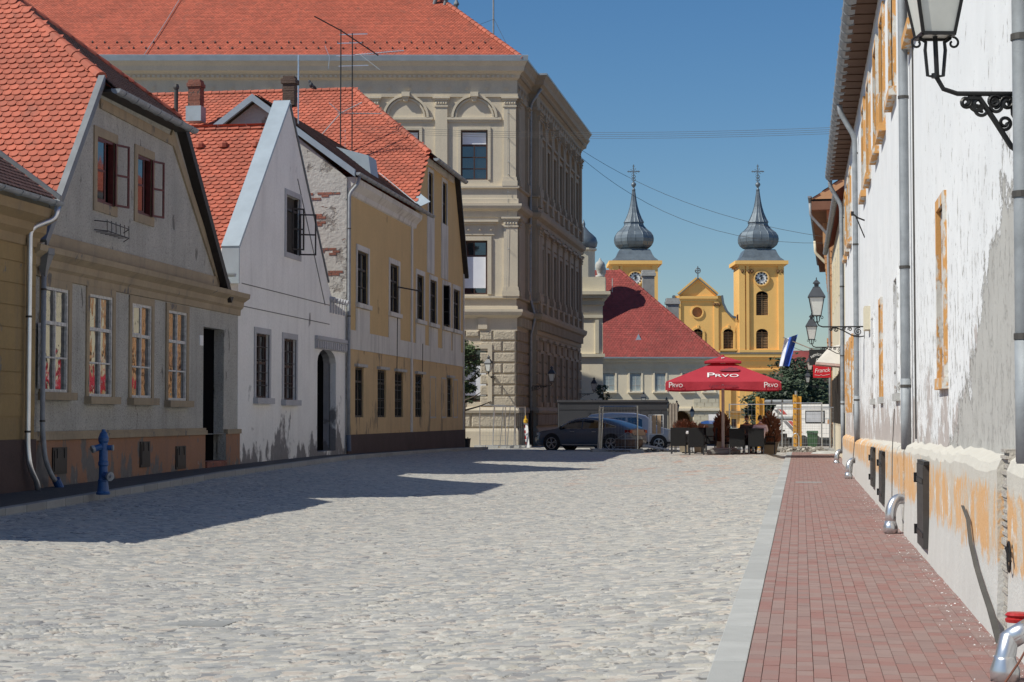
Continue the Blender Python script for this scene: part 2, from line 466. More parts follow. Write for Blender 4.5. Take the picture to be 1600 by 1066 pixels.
M['orangetrim'] = plaster('flaking_orange_paint', (.58, .30, .10), .1, [((.56, .54, .50), 5, (1, .5, .4), .50, None)], grain=.004)
M['slate'] = simple('dark_shingle', (.05, .055, .065), .5, .2, .2, 2)
M['lead'] = simple('grey_copper_sheet', (.145, .175, .20), .45, .3, .22, .9)
M['brick'] = plaster('old_brick', (.25, .10, .07), .3, [((.12, .10, .09), 5, None, .58, None), ((.35, .33, .30), 9, (1, 1, 3), .62, None)], grain=.02, gs=20)
M['brickdark'] = plaster('sooty_brick', (.10, .065, .05), .3, [((.2, .17, .15), 9, (1, 1, 3), .62, None)], grain=.02, gs=20)
M['frost'] = simple('frosted_lamp_glass', (.62, .62, .58), .35, 0, .06, 6)
M['white'] = simple('white_paint', (.75, .75, .74), .6, 0, .05)
M['sheet'] = simple('white_sheet', (.78, .80, .86), .8, 0, .05, 1.5)
M['soffit'] = plaster('brown_soffit', (.12, .065, .04), .25)
M['concrete'] = simple('concrete', (.40, .40, .385), .9, 0, .15, 5, .004, 60)
# ================================================================ THE GROUND
def ip(t, P): return np.interp(t, [p[0] for p in P], [p[1] for p in P])
KL = [(8, -12.2), (28, -12.55), (43, -13.7), (58, -14.35), (77, -14.7), (90, -14.9)]
def zroad(X, Y):
    X = np.asarray(X, float); Y = np.asarray(Y, float)
    xl = ip(Y, KL); u = (X+.56)/(xl+.56)
    zl = ip(Y, [(10, 0), (28, 0), (43, .13), (58, .2), (77, .1), (86, 0), (97, -.12)])
    zm = ip(Y, [(10, -.2), (22, -.27), (28, -.22), (43, -.24), (57, -.12), (75, 0), (86, 0), (97, -.12)])
    zr = ip(Y, [(10, 0), (84, 0), (97, -.12)])
    tr = .17*np.clip((Y-63)/4, 0, 1)*np.clip((78-Y)/4, 0, 1)*np.clip((X+7.5)/2, 0, 1)*np.clip((-.7-X)/.6, 0, 1)
    return zr*(1-u)*(1-2*u)+zm*4*u*(1-u)+zl*u*(2*u-1)+tr*tr*(3-2*tr/.17*1)/.17/1. if False else zr*(1-u)*(1-2*u)+zm*4*u*(1-u)+zl*u*(2*u-1)+tr
def zr(X, Y): return float(zroad(X, Y))
def cobbles(X, Y, c=.125):
    """rounded river stones: height and a random number per stone"""
    gx, gy = np.floor(X/c).astype(int), np.floor(Y/c).astype(int)
    d1 = np.full(X.shape, 9.); d2 = np.full(X.shape, 9.); idr = np.zeros(X.shape)
    def h(i, j, k):
        v = np.sin(i*127.1+j*311.7+k*74.7)*43758.5453; return v-np.floor(v)
    for i in (-1, 0, 1):
        for j in (-1, 0, 1):
            cx, cy = gx+i, gy+j
            px = (cx+.5+(h(cx, cy, 1)-.5)*.95)*c; py = (cy+.5+(h(cx, cy, 2)-.5)*.95)*c
            sx = .7+.9*h(cx, cy, 5)**2
            d = np.sqrt(((X-px)/sx)**2+((Y-py)*(.85+.3*h(cx, cy, 6)))**2); r = h(cx, cy, 3)
            m = d < d1; d2 = np.where(m, d1, np.minimum(d2, d)); idr = np.where(m, r, idr); d1 = np.where(m, d, d1)
    e = np.clip((d2-d1)/(.016+.026*idr), 0, 1); dome = 1-(1-e)**2
    return dome, idr
def grid_mesh(Y0, Y1, dx, dy, nm, mat, amp=1.):
    ys = np.arange(Y0, Y1+dy*.5, dy); nx = None; V = []; rows = []
    for k, y in enumerate(ys): pass
    U = int(max(13, .0+abs(ip(Y1, KL)))/dx)
    u = np.linspace(0, 1, U)
    YY = np.repeat(ys[:, None], U, 1); xl = np.maximum(ip(YY, KL), -.52*YY-.8)
    XX = -.56+u[None, :]*(xl+.56)
    dome, idr = cobbles(XX+.03*np.sin(YY*3), YY)
    und = .012*np.sin(XX*.9+YY*.35)*np.sin(YY*.6+1)+.006*np.sin(XX*2.3+1)*np.sin(YY*1.7)
    edge = np.clip(u*12, 0, 1)
    dp = np.clip(.45+.75*np.sin(XX*2.1+3*np.sin(YY*.9))*np.sin(YY*2.7+2*np.sin(XX*1.3))+.5*(idr-.5), .12, 1.3)
    Z = zroad(XX, YY)+(-.022+.022*(1-dp*(1-dome))+((np.modf(idr*17.3)[0]-.5)*.013+.006*(np.modf(idr*31.7)[0] > .9))*dome+und*edge)*amp
    dome = 1-(1-dome)*np.clip(dp, 0, 1)
    n0 = len(ys)
    co_ = np.stack([XX, YY, Z], -1).reshape(-1, 3)
    i = np.arange(n0-1)[:, None]*U+np.arange(U-1)[None, :]
    q = np.stack([i, i+U, i+U+1, i+1], -1).reshape(-1, 4)
    me = bpy.data.meshes.new(nm); me.vertices.add(len(co_)); me.vertices.foreach_set('co', co_.ravel())
    me.loops.add(q.size); me.loops.foreach_set('vertex_index', q.ravel().astype(np.int32))
    me.polygons.add(len(q)); me.polygons.foreach_set('loop_start', np.arange(0, q.size, 4, dtype=np.int32))
    me.polygons.foreach_set('loop_total', np.full(len(q), 4, np.int32)); me.update(calc_edges=True)
    me.polygons.foreach_set('use_smooth', np.ones(len(q), bool))
    for an, av in (('stone', idr), ('gap', dome)):
        at = me.attributes.new(an, 'FLOAT', 'POINT'); at.data.foreach_set('value', av.ravel().astype(np.float32))
    me.materials.append(mat)
    return me
def cobblemat():
    m = MT('river_cobbles', .72)
    st, gp = m.attr('stone'), m.attr('gap')
    r = m.n('ShaderNodeValToRGB'); m.l(st, r.inputs[0]); e = r.color_ramp.elements
    cols = [(0, (.37, .36, .335)), (.2, (.26, .262, .258)), (.4, (.46, .43, .365)), (.55, (.335, .33, .315)), (.7, (.52, .49, .43)), (.84, (.45, .385, .32)), (.93, (.19, .19, .195)), (1, (.57, .545, .49))]
    e[0].position = 0; e[0].color = (*cols[0][1], 1); e[1].position = 1; e[1].color = (*cols[-1][1], 1)
    for p, c in cols[1:-1]:
        x = e.new(p); x.color = (*c, 1)
    o = m.mix(m.ramp(m.noise(.35, 4), .4, .7, 0, .25), r.outputs[0], (.40, .385, .36))
    o = m.mix(m.ramp(m.noise(38, 4), .45, .8, 0, .4), o, (.23, .225, .215))
    o = m.mix(m.ramp(m.noise(11, 3, (.7, .8, 1), .5, (4, 0, 0)), .64, .67, 0, .85), o, (.13, .125, .12)); o = m.mix(m.ramp(m.noise(3.1, 5, (.5, 1, 1), .6, (0, 6, 0)), .60, .75, 0, .5), o, (.20, .20, .20))
    gc = m.mix(m.ramp(m.noise(1.3, 5), .4, .62), (.20, .19, .17), (.05, .047, .044))
    o = m.mix(m.ramp(gp, .05, .5), gc, o)
    # brick dust trodden into the stones by the building site
    p = m.xyz(); band = m.math('MULTIPLY', m.ramp(p[1], 44, 52), m.ramp(p[0], -9, -6))
    f = m.math('MULTIPLY', m.ramp(m.noise(1.1, 7, (1, .55, 1)), .56, .66), band)
    o = m.mix(m.math('MULTIPLY', f, .5), o, (.42, .20, .12))
    m.col(o); m.bump(m.noise(55, 4), .004); return m.m
M['cobble'] = cobblemat()
parts = [grid_mesh(9.5, 20, .022, .03, 'a', M['cobble']), grid_mesh(20, 42, .042, .045, 'b', M['cobble']), grid_mesh(42, 98, .075, .08, 'c', M['cobble'])]
road = None
bm = bmesh.new()
for me in parts: bm.from_mesh(me)
me = bpy.data.meshes.new('road'); bm.to_mesh(me); bm.free(); me.materials.append(M['cobble'])
road = bpy.data.objects.new('road', me); S.collection.objects.link(road); tag(road, 'street paved in pale rounded cobblestones', kind='structure')
for m_ in parts: bpy.data.meshes.remove(m_)
mb = MB(); mb.poly([(-1500, -300, -.32), (1500, -300, -.32), (1500, 2500, -.32), (-1500, 2500, -.32)])
M['earth'] = simple('earth', (.24, .23, .2), .95, 0, .2, .2)
tag(mb.build('ground', M['earth']), 'open ground around the town', kind='structure')
mb = MB(); mb.poly([(-14, 97.9, -.125), (60, 97.9, -.125), (60, 420, -.125), (-60, 420, -.125), (-60, 101, -.125), (-14, 101, -.125)])
mb.poly([(-60, 84, -.14), (-14, 84, -.14), (-14, 101, -.14), (-60, 101, -.14)])
M['squarepave'] = simple('square_paving', (.33, .32, .30), .9, 0, .2, 1, .01, 8)
tag(mb.build('square', M['squarepave']), 'open square beyond the street', kind='structure')
# left kerb and pavement
mb = MB(); ys = np.arange(8, 88, 1.0)
for y in ys:
    x0, x1 = float(ip(y, KL)), float(ip(y+.99, KL)); z0 = zr(x0, y); z1 = zr(x1, y+.99)
    h = .13
    vs = [(x0+.02, y, z0-.1), (x1+.02, y+.99, z1-.1), (x1+.02, y+.99, z1+h), (x0+.02, y, z0+h), (x0-.16, y, z0-.1), (x1-.16, y+.99, z1-.1), (x1-.16, y+.99, z1+h), (x0-.16, y, z0+h)]
    mb.add(vs, [(0, 1, 2, 3), (3, 2, 6, 7), (0, 3, 7, 4), (1, 5, 6, 2)], random.random())
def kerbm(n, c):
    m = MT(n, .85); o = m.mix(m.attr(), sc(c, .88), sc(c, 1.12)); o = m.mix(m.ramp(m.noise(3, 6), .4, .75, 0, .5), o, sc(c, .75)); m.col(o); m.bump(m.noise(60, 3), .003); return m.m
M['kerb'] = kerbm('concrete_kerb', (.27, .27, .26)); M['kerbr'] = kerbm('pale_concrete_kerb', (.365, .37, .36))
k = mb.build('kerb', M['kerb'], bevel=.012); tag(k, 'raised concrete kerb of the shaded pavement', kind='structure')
def zpav(y): return zr(float(ip(y, KL)), y)+.128
mb = MB()
for y in np.arange(8, 87, 1.):
    xa, xb = float(ip(y, KL))-.155, float(ip(y+1, KL))-.155
    mb.poly([(xa, y, zpav(y)), (xb, y+1, zpav(y+1)), (-17.2, y+1, zpav(y+1)-.03), (-17.2, y, zpav(y)-.03)])
M['asphalt'] = simple('dark_asphalt', (.06, .058, .056), .9, 0, .2, 3, .004, 120)
tag(mb.build('pavement', M['asphalt']), 'dark asphalt pavement along the old houses', kind='structure')
# right kerb: flush slabs one metre long; right pavement: red pavers
KR = [(9, -.56), (81, -.56)]
mb = MB()
for y in np.arange(9, 81, 1.0): mb.box(-.56, -.345, y+.006, y+.994, -.05, .035+random.uniform(-.003, .003), random.random())
k = mb.build('kerb', M['kerbr'], bevel=.006); tag(k, 'flush line of pale concrete kerb slabs beside red pavers', kind='structure')
mb = MB(); y = 9.
c = 0
for i in range(19):
    x = -.342+i*.1035; y = 9-(.1 if i % 2 else 0)
    while y < 81:
        if x < 1.62:
            h = .034+random.uniform(-.0025, .0025); t = random.uniform(-.002, .002)
            vs = [(x+.0025, y+.003, h), (x+.101, y+.003, h+t), (x+.101, y+.204, h+t), (x+.0025, y+.204, h), (x, y, h-.012), (x+.1035, y, h-.012), (x+.1035, y+.207, h-.012), (x, y+.207, h-.012)]
            mb.add(vs, [(0, 1, 2, 3), (4, 5, 1, 0), (5, 6, 2, 1), (6, 7, 3, 2), (7, 4, 0, 3)], random.random())
        y += .207
m = MT('red_concrete_pavers', .85); r = m.n('ShaderNodeValToRGB'); m.l(m.attr(), r.inputs[0])
r.color_ramp.elements[0].color = (.25, .122, .105, 1); r.color_ramp.elements[1].color = (.275, .185, .165, 1)
for p, cc in ((.35, (.27, .15, .13, 1)), (.6, (.23, .15, .135, 1)), (.8, (.26, .175, .155, 1))): x = r.color_ramp.elements.new(p); x.color = cc
o = m.mix(m.ramp(m.noise(1.1, 5), .4, .7, 0, .4), r.outputs[0], (.28, .205, .185))
wx = m.ramp(m.xyz()[0], .7, 1.45)
o = m.mix(m.ramp(m.math('ADD', m.noise(24, 6, (1, 1, 1), .75), m.math('MULTIPLY', wx, .16)), .71, .76, 0, .8), o, (.50, .47, .43))
o = m.mix(m.ramp(m.noise(9, 5), .5, .75, 0, .3), o, (.2, .15, .14))
m.col(o); m.bump(m.noise(90, 3), .003)
tag(mb.build('pavement', m.m), 'red brick paver pavement beside the white wall', kind='structure')
mb = MB(); mb.poly([(-.33, 9, .012), (1.7, 9, .012), (1.7, 81, .012), (-.33, 81, .012)]); mb.poly([(-.62, 80.9, .005), (2.2, 80.9, .005), (2.2, 100, -.1), (-.62, 100, -.1)])
tag(mb.build('pavement_bed', simple('jointing_sand', (.30, .27, .24), .95)), 'sand bed under the pavers', kind='structure')
# crumbs of fallen paint along the wall foot
mb = MB()
for i in range(500):
    y = 11+60*random.random()**1.6; x = 1.36-abs(random.gauss(0, .16)); s_ = random.uniform(.003, .009)
    a = random.random()*6.28
    vs = [Vector((x+s_*random.uniform(.6, 1.4)*math.cos(a+q), y+s_*1.3*math.sin(a+q), .036)) for q in (0, 2.1, 4.2)]+[Vector((x, y, .036+s_*.9))]
    mb.add(vs, [(0, 1, 3), (1, 2, 3), (2, 0, 3)])
tag(mb.build('paint_flakes', M['white']), 'white flakes of fallen paint scattered along the wall foot', 'debris', kind='stuff')
# iron covers let into the ground
def cover(px, py, w_, d_, label):
    g = gnd(px, py); z = (zr(g.x, g.y) if g.x < -.5 else .034)+.004; mb = MB()
    mb.box(g.x-w_/2, g.x+w_/2, g.y-d_/2, g.y+d_/2, z-.03, z)
    tag(mb.build('drain_cover', simple('cast_iron', (.25, .25, .24), .8, 0)), label, 'cover')
cover(316, 935, .5, .4, 'iron drain cover among the cobbles in the sunny street')
cover(1264, 756, .62, .62, 'square iron cover in the red paver pavement')
# ================================================================ THE SHADED ROW ON THE LEFT
A1, B1, C1, D1 = (-14.9, 34.2), (-15.3, 49.2), (-15.3, 61.5), (-15.7, 86.)
# ---- house 0, ochre, only its end shows
f0 = F((-14.55, 22.), (-14.72, 34.15))
h0 = thing('ochre_house', 'ochre house with dark red plinth at the left edge under a brown tiled roof', 'house', (-16, 28, 0))
L0 = f0.L
mb = MB()
wall(f0, [(0, 1.15), (L0, 1.15), (L0, 5.3), (0, 5.3)], [], depth=8, mb=mb); mb.build('wall', plaster('ochre_banded_render', (.26, .185, .085), .12, [((.14, .13, .12), 2, (1, 1, 1), .66, None)], streak=.4), h0)
mb = MB(); wall(f0, [(0, -.2), (L0, -.2), (L0, 1.148), (0, 1.148)], [], depth=8.1, d=.05, mb=mb); mb.build('plinth', M['darkplinth'], h0)
mb = MB()
for z in np.arange(1.6, 5.0, .42): f0.box(mb, 0, L0-.03, z, z+.40, -.02, .02)
mb.build('banding', plaster('ochre_blocks', (.29, .205, .09), .12, [((.16, .15, .13), 2.2, (1, 1, .7), .64, None)], streak=.45), h0)
mb = MB(); sweep([f0.p(0, 0).to_tuple()[:2], f0.p(L0+.02, 0).to_tuple()[:2]], [(0, 4.85), (.06, 4.88), (.08, 5.05), (.2, 5.15), (.22, 5.3), (.42, 5.42), (.44, 5.6), (0, 5.6)], mb)
mb.build('cornice', plaster('ochre_cornice', (.30, .22, .12), .1, streak=.5), h0)
gutter(f0.p(0, 5.74, .55), f0.p(L0-.15, 5.74, .55), M['galv'], h0, .09)
e0, e1 = f0.p(0, 5.78, .5), f0.p(L0-.1, 5.78, .5); t0, t1 = f0.p(0, 9.2, -4.2), f0.p(L0-.1, 9.2, -4.2)
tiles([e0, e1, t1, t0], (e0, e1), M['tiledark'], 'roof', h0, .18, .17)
mb = MB(); mb.box3(e1+Vector((0, .0, .02)), (t1-e1), Vector((0, .14, 0)), Vector((.02, 0, .08))); mb.build('verge_flashing', M['greypaint'], h0)
mb = MB(); mb.poly([f0.p(L0-.02, 5.3, .0), f0.p(L0-.02, 5.72, .5), f0.p(L0-.02, 9.15, -4.2), f0.p(L0-.02, 5.3, -4.2)]); mb.build('gable_end', M['ochretrim'], h0)
dp = f0.p(L0-.2, 0, 0)
px_ = lambda a, z, d: f0.p(a, z, d)
downpipe([px_(L0-.25, 5.68, .55), px_(L0-.28, 5.42, .5), px_(L0-.62, 5.2, .13), px_(L0-.62, 1.0, .13), px_(L0-.62, .62, .18), px_(L0-.35, .3, .22), px_(L0-.3, .16, .22)], M['galvlight'], h0, .055, [px_(L0-.62, 3.5, .13), px_(L0-.62, 1.3, .13)])

# ---- house 1, grey rough-cast gable with jerkinhead
f1 = F(A1, B1); P1 = Vector((-19., 40.72, 12.05))
h1 = thing('grey_gabled_house', 'grey rough-plastered gabled house with four white sash windows and a steep red tiled roof', 'house', (-15, 41, 0))
RC = {}
g1w = [f1.rect(67, 106, 450, 613), f1.rect(138.5, 175, 462, 620), f1.rect(205, 236, 476, 622), f1.rect(262, 291, 487, 626)]
att = [f1.rect(151, 178, 218, 320), f1.rect(214, 236, 245, 337)]
door1 = f1.rect(318, 350, 513, 716); zb = -.1
VL0, VL1, VR1, VR0 = (.45, 5.05), (3.68, 8.86), (9.31, 8.85), (13.45, 5.0)
holes = [rect_poly(r) for r in g1w+att]
door1 = (door1[0], door1[1], .42, door1[3])
zp = 1.12
wl = [(0, zp), (14.95, zp), (14.95, 4.7), (0, 4.7)]
wall(f1, wl, holes[:4]+[rect_poly((door1[0], door1[1], zp+.01, door1[3]))], 'wall', M['grayplaster'], h1, depth=9, rec=.16)
wall(f1, [(0.1, 4.7), (13.7, 4.7), VR0, VR1, VL1, VL0], holes[4:], 'gable', M['grayplaster'], h1, depth=.4, rec=.16)
mb = MB()
wall(f1, [(0, zb), (door1[0]-.0, zb), (door1[0]-.0, zp-.003), (0, zp-.003)], [], depth=9, d=.07, mb=mb)
wall(f1, [(door1[1]+.02, zb), (15, zb), (15, zp-.003), (door1[1]+.02, zp-.003)], [], depth=9, d=.07, mb=mb)
pl1 = mb.build('plinth', M['brownplinth'], h1)
mb = MB(); f1.box(mb, 0, door1[0], zp-.003, zp+.11, -.05, .13); f1.box(mb, 0, door1[0]-.0, zp+.11, zp+.17, -.05, .09); f1.box(mb, door1[1]+.02, 15.0, zp-.003, zp+.12, -.05, .12)
mb.build('plinth_moulding', M['ochretrim'], h1)
mb = MB(); a, b = f1.p(-.15, 0), f1.p(15.1, 0)
sweep([(a.x, a.y), (b.x, b.y)], [(-.05, 4.35), (.04, 4.37), (.05, 4.52), (.12, 4.58), (.14, 4.72), (.30, 4.83), (.32, 4.95), (.02, 5.02), (-.05, 5.02)], mb)
mb.build('cornice', M['ochretrim'], h1)
mb = MB(); f1.box(mb, .95, 13.0, 5.02, 5.27, -.02, .05)
strip_along(f1, [(13.1, 5.27), (8.95, 8.6)], .26, -.02, .05, mb); strip_along(f1, [(9.0, 8.42), (3.9, 8.5)], .22, -.02, .045, mb)
mb.build('gable_band', M['ochretrim'], h1)
shelf = simple('dirty_ochre', (.2, .16, .11), .9)
for i, r in enumerate(g1w):
    window(f1, h1, r, M['whitewood'], M['glass'], .05, 2, (.66, .33), (.17, M['ochretrim'], .035), (M['ochretrim'], .16, .16), fw=.06)
W = [o for o in h1.children if o.name.startswith('window')]
def leaf(f, par, hinge, out_ang, w_, z0, z1, frame, glass, rows=2, name='open_sash', d=.0, sgn=1):
    """a window leaf swung out from the facade: hinge at s, angle from the facade plane"""
    d_ = f.u*sgn*math.cos(out_ang)+f.n*math.sin(out_ang); o = f.p(hinge, z0, d); n_ = d_.cross(Vector((0, 0, 1)))
    mb = MB(); t = .045
    H_ = z1-z0
    mb.box3(o, d_*t, Vector((0, 0, H_)), n_*.035); mb.box3(o+d_*(w_-t), d_*t, Vector((0, 0, H_)), n_*.035)
    for k in range(rows+1):
        q = (H_-t)*k/rows; mb.box3(o+d_*t+Vector((0, 0, q)), d_*(w_-2*t), Vector((0, 0, t)), n_*.033)
    ob = mb.build(name, frame, par)
    if glass is None: return ob
    g = MB(); g.box3(o+d_*t+n_*.015+Vector((0, 0, t)), d_*(w_-2*t), Vector((0, 0, H_-2*t)), n_*.004); g.build('sash_glass', glass, ob)
    return ob
r = g1w[0]; hh = r[3]-r[2]
leaf(f1, h1, r[0]+.05, R(170), .42, r[2]+.06, r[2]+hh*.64, M['whitewood'], M['glass'], 2, d=.02)
r = g1w[2]; leaf(f1, h1, r[0]+.1, R(8), .42, r[2]+hh*.68, r[3]-.05, M['whitewood'], M['glass'], 1, d=-.03)
for i, r in enumerate(att):
    mb = MB(); mb.poly([f1.p(a, z, -.13) for a, z in rect_poly(r)]); Wd = mb.build('attic_window', M['dark'], h1)
    mb = MB(); sw = .2
    f1.box(mb, r[0]-sw, r[0], r[2]-sw, r[3]+sw, -.02, .03); f1.box(mb, r[1], r[1]+sw, r[2]-sw, r[3]+sw, -.02, .03); f1.box(mb, r[0], r[1], r[3], r[3]+sw, -.02, .03); f1.box(mb, r[0], r[1], r[2]-sw, r[2], -.02, .03)
    mb.build('surround', M['ochretrim'], Wd)
    mb = MB()
    f1.box(mb, r[0], r[0]+.06, r[2], r[3], -.11, .0); f1.box(mb, r[1]-.06, r[1], r[2], r[3], -.11, .0); f1.box(mb, r[0]+.06, r[1]-.06, r[3]-.06, r[3], -.11, 0); f1.box(mb, r[0]+.06, r[1]-.06, r[2], r[2]+.06, -.11, 0)
    f1.box(mb, (r[0]+r[1])/2-.03, (r[0]+r[1])/2+.03, r[2]+.06, r[3]-.06, -.1, -.05)
    mb.build('frame', M['redwood'], Wd)
    wl_ = (r[1]-r[0])/2
    leaf(f1, h1, r[1]-.03, R(17), wl_*.95, r[2]+.02, r[3]-.02, M['redwood'], None, 2, d=.03)
    leaf(f1, h1, r[0]+.05, R(9), wl_*.85, r[2]+.05, r[3]-.05, M['redwood'], M['glassdark'], 2, d=-.08)
mb = MB()   # bent wire flower holder under the left attic window
r = att[0]
for z in (r[2]-.42, r[2]-.62): mb.tube([f1.p(r[0]-.15, z, .02), f1.p(r[0], z-.02, .28), f1.p(r[1]+.25, z-.05, .28), f1.p(r[1]+.55, z-.1, .05)], .012, 5)
for k in range(6): a_ = r[0]-.05+k*.28; mb.tube([f1.p(a_, r[2]-.4, .27), f1.p(a_+.02, r[2]-.66, .27), f1.p(a_, r[2]-.66, .02)], .01, 5)
mb.build('flower_rack', M['pipedark'], h1)
# doorway
mb = MB(); a0, a1, z0, z1 = door1
mb.poly([f1.p(a, z, -.27) for a, z in rect_poly(door1)]); dr = mb.build('door', M['dark'], h1)
mb = MB(); 
for (a, b) in (((a0, z0), (a0, z1)), ((a1, z1), (a1, z0)), ((a0, z1), (a1, z1)), ((a1, z0), (a0, z0))): mb.poly([f1.p(*a, -.15), f1.p(*b, -.15), f1.p(*b, -.28), f1.p(*a, -.28)])
for (a, b) in (((a0, z0), (a0, zp+.02)), ((a1, zp+.02), (a1, z0))): mb.poly([f1.p(*a, .07), f1.p(*b, .07), f1.p(*b, -.2), f1.p(*a, -.2)])
mb.build('door_reveal', M['grayplaster'], h1)
mb = MB(); f1.box(mb, a0+.02, a1-.02, z0-.5, z0, -.26, .12); f1.box(mb, a0-.05, a1+.3, z0-.6, z0-.2, .12, .4); mb.build('doorstep', M['brick'], h1)
mb = MB(); q = f1.rect(311, 316, 524, 540); f1.box(mb, *q[:2], q[2], q[3], 0, .03); mb.build('house_number', M['white'], h1)
# cellar hatches
for x0, x1, y0, y1 in ((81, 103, 699, 741), (218, 233, 690, 730), (274, 289, 697, 733)):
    q = f1.rect(x0, x1, y0, y1, .07); mb = MB(); f1.box(mb, *q, .075, .10); f1.box(mb, q[0]+.06, q[1]-.06, q[2]+.06, q[3]-.06, .10, .115)
    for k in (.25, .75): f1.box(mb, q[0]+(q[1]-q[0])*k-.02, q[0]+(q[1]-q[0])*k+.02, q[3]-.22, q[3]-.02, .115, .13)
    mb.build('cellar_hatch', M['blackwood'], h1)
# roof planes
Pb = Vector((-34, 40.72, 12.05)); v0 = f1.p(VL0[0]-.02, VL0[1], .12); v1 = f1.p(VL1[0], VL1[1]+.05, .12); v2 = f1.p(VR1[0], VR1[1]+.05, .12); v3 = f1.p(VR0[0]+.1, VR0[1]-.15, .12)
back = lambda p: Vector((-34, p.y+ (p.x+34)*0, p.z))
vb0 = Vector((-34, v0.y, v0.z)); 
tiles([v0, v1, P1, Pb, vb0], (vb0, v0), M['tile2'], 'roof_slope', h1, .21, .18, .045)
gj0, gj1 = v1+Vector((.25, 0, -.2)), v2+Vector((.25, 0, -.2))
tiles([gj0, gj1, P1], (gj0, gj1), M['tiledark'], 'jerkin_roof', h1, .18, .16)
vb3 = Vector((-34, v3.y, v3.z))
tiles([v2, v3, vb3, Pb, P1], (vb3, v3), M['tile2'], 'roof_slope', h1, .19, .165, .03)
ridge([v1+Vector((0, 0, .03)), P1], M['tile2'], h1); ridge([v2+Vector((0, 0, .03)), P1], M['tile2'], h1, .11); ridge([P1, Pb], M['tile2'], h1)
gutter(gj0+Vector((.08, 0, -.05)), gj1+Vector((.08, .1, -.05)), M['galv'], h1, .11)
mb = MB()
d_ = (v1-v0); mb.box3(v0+Vector((-.02, -.05, -.02)), d_, Vector((.14, 0, 0)), Vector((0, -.06, .05)))
mb.box3(v0+Vector((.05, -.0, -.16)), d_, Vector((.04, 0, 0)), Vector((0, .0, .2)))
mb.build('verge_flashing', M['greypaint'], h1)
mb = MB(); d_ = (v3-v2); mb.box3(v2+Vector((-.3, -.02, -.22)), d_, Vector((.42, 0, 0)), Vector((0, .16, .14))); mb.build('verge_board', M['blackwood'], h1)
mb = MB(); mb.box3(gj0+Vector((-.45, 0, -.12)), gj1-gj0, Vector((.5, 0, 0)), Vector((0, 0, .06))); mb.build('eaves_board', M['blackwood'], h1)
# hopper and downpipe at the left corner
q = f1.p(.42, 0, .16)
mb = MB(); mb.lathe(q+Vector((0, 0, 4.35)), [(.06, 0), (.09, .12), (.2, .42), (.22, .44), (.22, .56)], 4, rot=R(45)); hp = mb.build('hopper', M['greypaint'], h1)
downpipe([f1.p(.42, 4.4, .16), f1.p(.42, 1.4, .16), f1.p(.42, .75, .22), f1.p(.62, .42, .28), f1.p(.8, .3, .3)], M['galv'], h1, .05, [f1.p(.42, 4.1, .16), f1.p(.42, 1.5, .16)])
mb = MB(); mb.tube([f1.p(.8, .34, .3), f1.p(.93, .16, .34)], .085, 12); mb.build('drain_boot', simple('blue_plastic', (.03, .09, .25), .5), h1)
mb = MB(); mb.tube([f1.p(13.4, 7.3, .02), f1.p(12.0, 7.35, .35), f1.p(11.4, 7.2, .5)], .02, 6); 

# ---- white house
f2 = F(B1, C1); L2 = f2.L
h2 = thing('white_gabled_house', 'whitewashed gabled house with a steep red roof, grey sheet flashing and an arched doorway', 'house', (-16, 55, 0))
apex = (5.05, 11.05); wv0 = (-.02, 6.2); wv1 = (9.8, 5.95)
w2 = [f2.rect(399.5, 420, 522, 622), f2.rect(443, 462, 530, 625)]
wa = f2.rect(447, 468, 308, 397)
d2 = f2.rect(496, 525, 545, 709); d2 = (d2[0], d2[1], .45, d2[3])
out = [(0, 0), (L2-.01, 0), (L2-.01, 5.15), (10.55, 5.35), wv1, apex, wv0]
dh = arch_poly(d2, .45, 8)
wall(f2, out, [rect_poly(w2[0]), rect_poly(w2[1]), rect_poly(wa), dh], 'wall', M['whitehouse'], h2, depth=.5, rec=.22)
mb = MB(); wall(f2, [(.05, 0), (L2-.05, 0), (L2-.05, 5.1), (.05, 5.1)], [dh], depth=0, d=-.51, rec=8, mb=mb)
for r in w2: window(f2, h2, r, M['brownwood'], M['glass'], .14, 2, (.55, .27, .8), (.17, M['whitetrim'], .03), (M['whitetrim'], .14, .17), bars=(M['pipedark'], 3))
mb = MB(); mb.poly([f2.p(a, z, -.15) for a, z in rect_poly(wa)]); aw = mb.build('attic_window', simple('dark_opening', (.035, .03, .025), .8, 0, .4, 14), h2)  # flat dark sheet stands in for the shade inside the open window
mb = MB(); sw = .16
f2.box(mb, wa[0]-sw, wa[0], wa[2]-sw, wa[3]+sw, -.02, .03); f2.box(mb, wa[1], wa[1]+sw, wa[2]-sw, wa[3]+sw, -.02, .03); f2.box(mb, wa[0], wa[1], wa[3], wa[3]+sw, -.02, .03); f2.box(mb, wa[0], wa[1], wa[2]-sw, wa[2], -.02, .03)
mb.build('surround', M['whitetrim'], aw)
mb = MB(); f2.box(mb, wa[0], wa[0]+.07, wa[2], wa[3], -.14, -.05); f2.box(mb, wa[1]-.07, wa[1], wa[2], wa[3], -.14, -.05); f2.box(mb, wa[0]+.07, wa[1]-.07, wa[2]+1.3, wa[2]+1.37, -.14, -.06); mb.build('frame', M['blackwood'], aw)
leaf(f2, h2, wa[1]-.05, R(68), .52, wa[2]+.02, wa[2]+1.3, M['blackwood'], None, 2, d=.02)
leaf(f2, h2, wa[0]+.5, R(50), .4, wa[2]+.1, wa[2]+1.38, M['blackwood'], None, 2, d=.05)
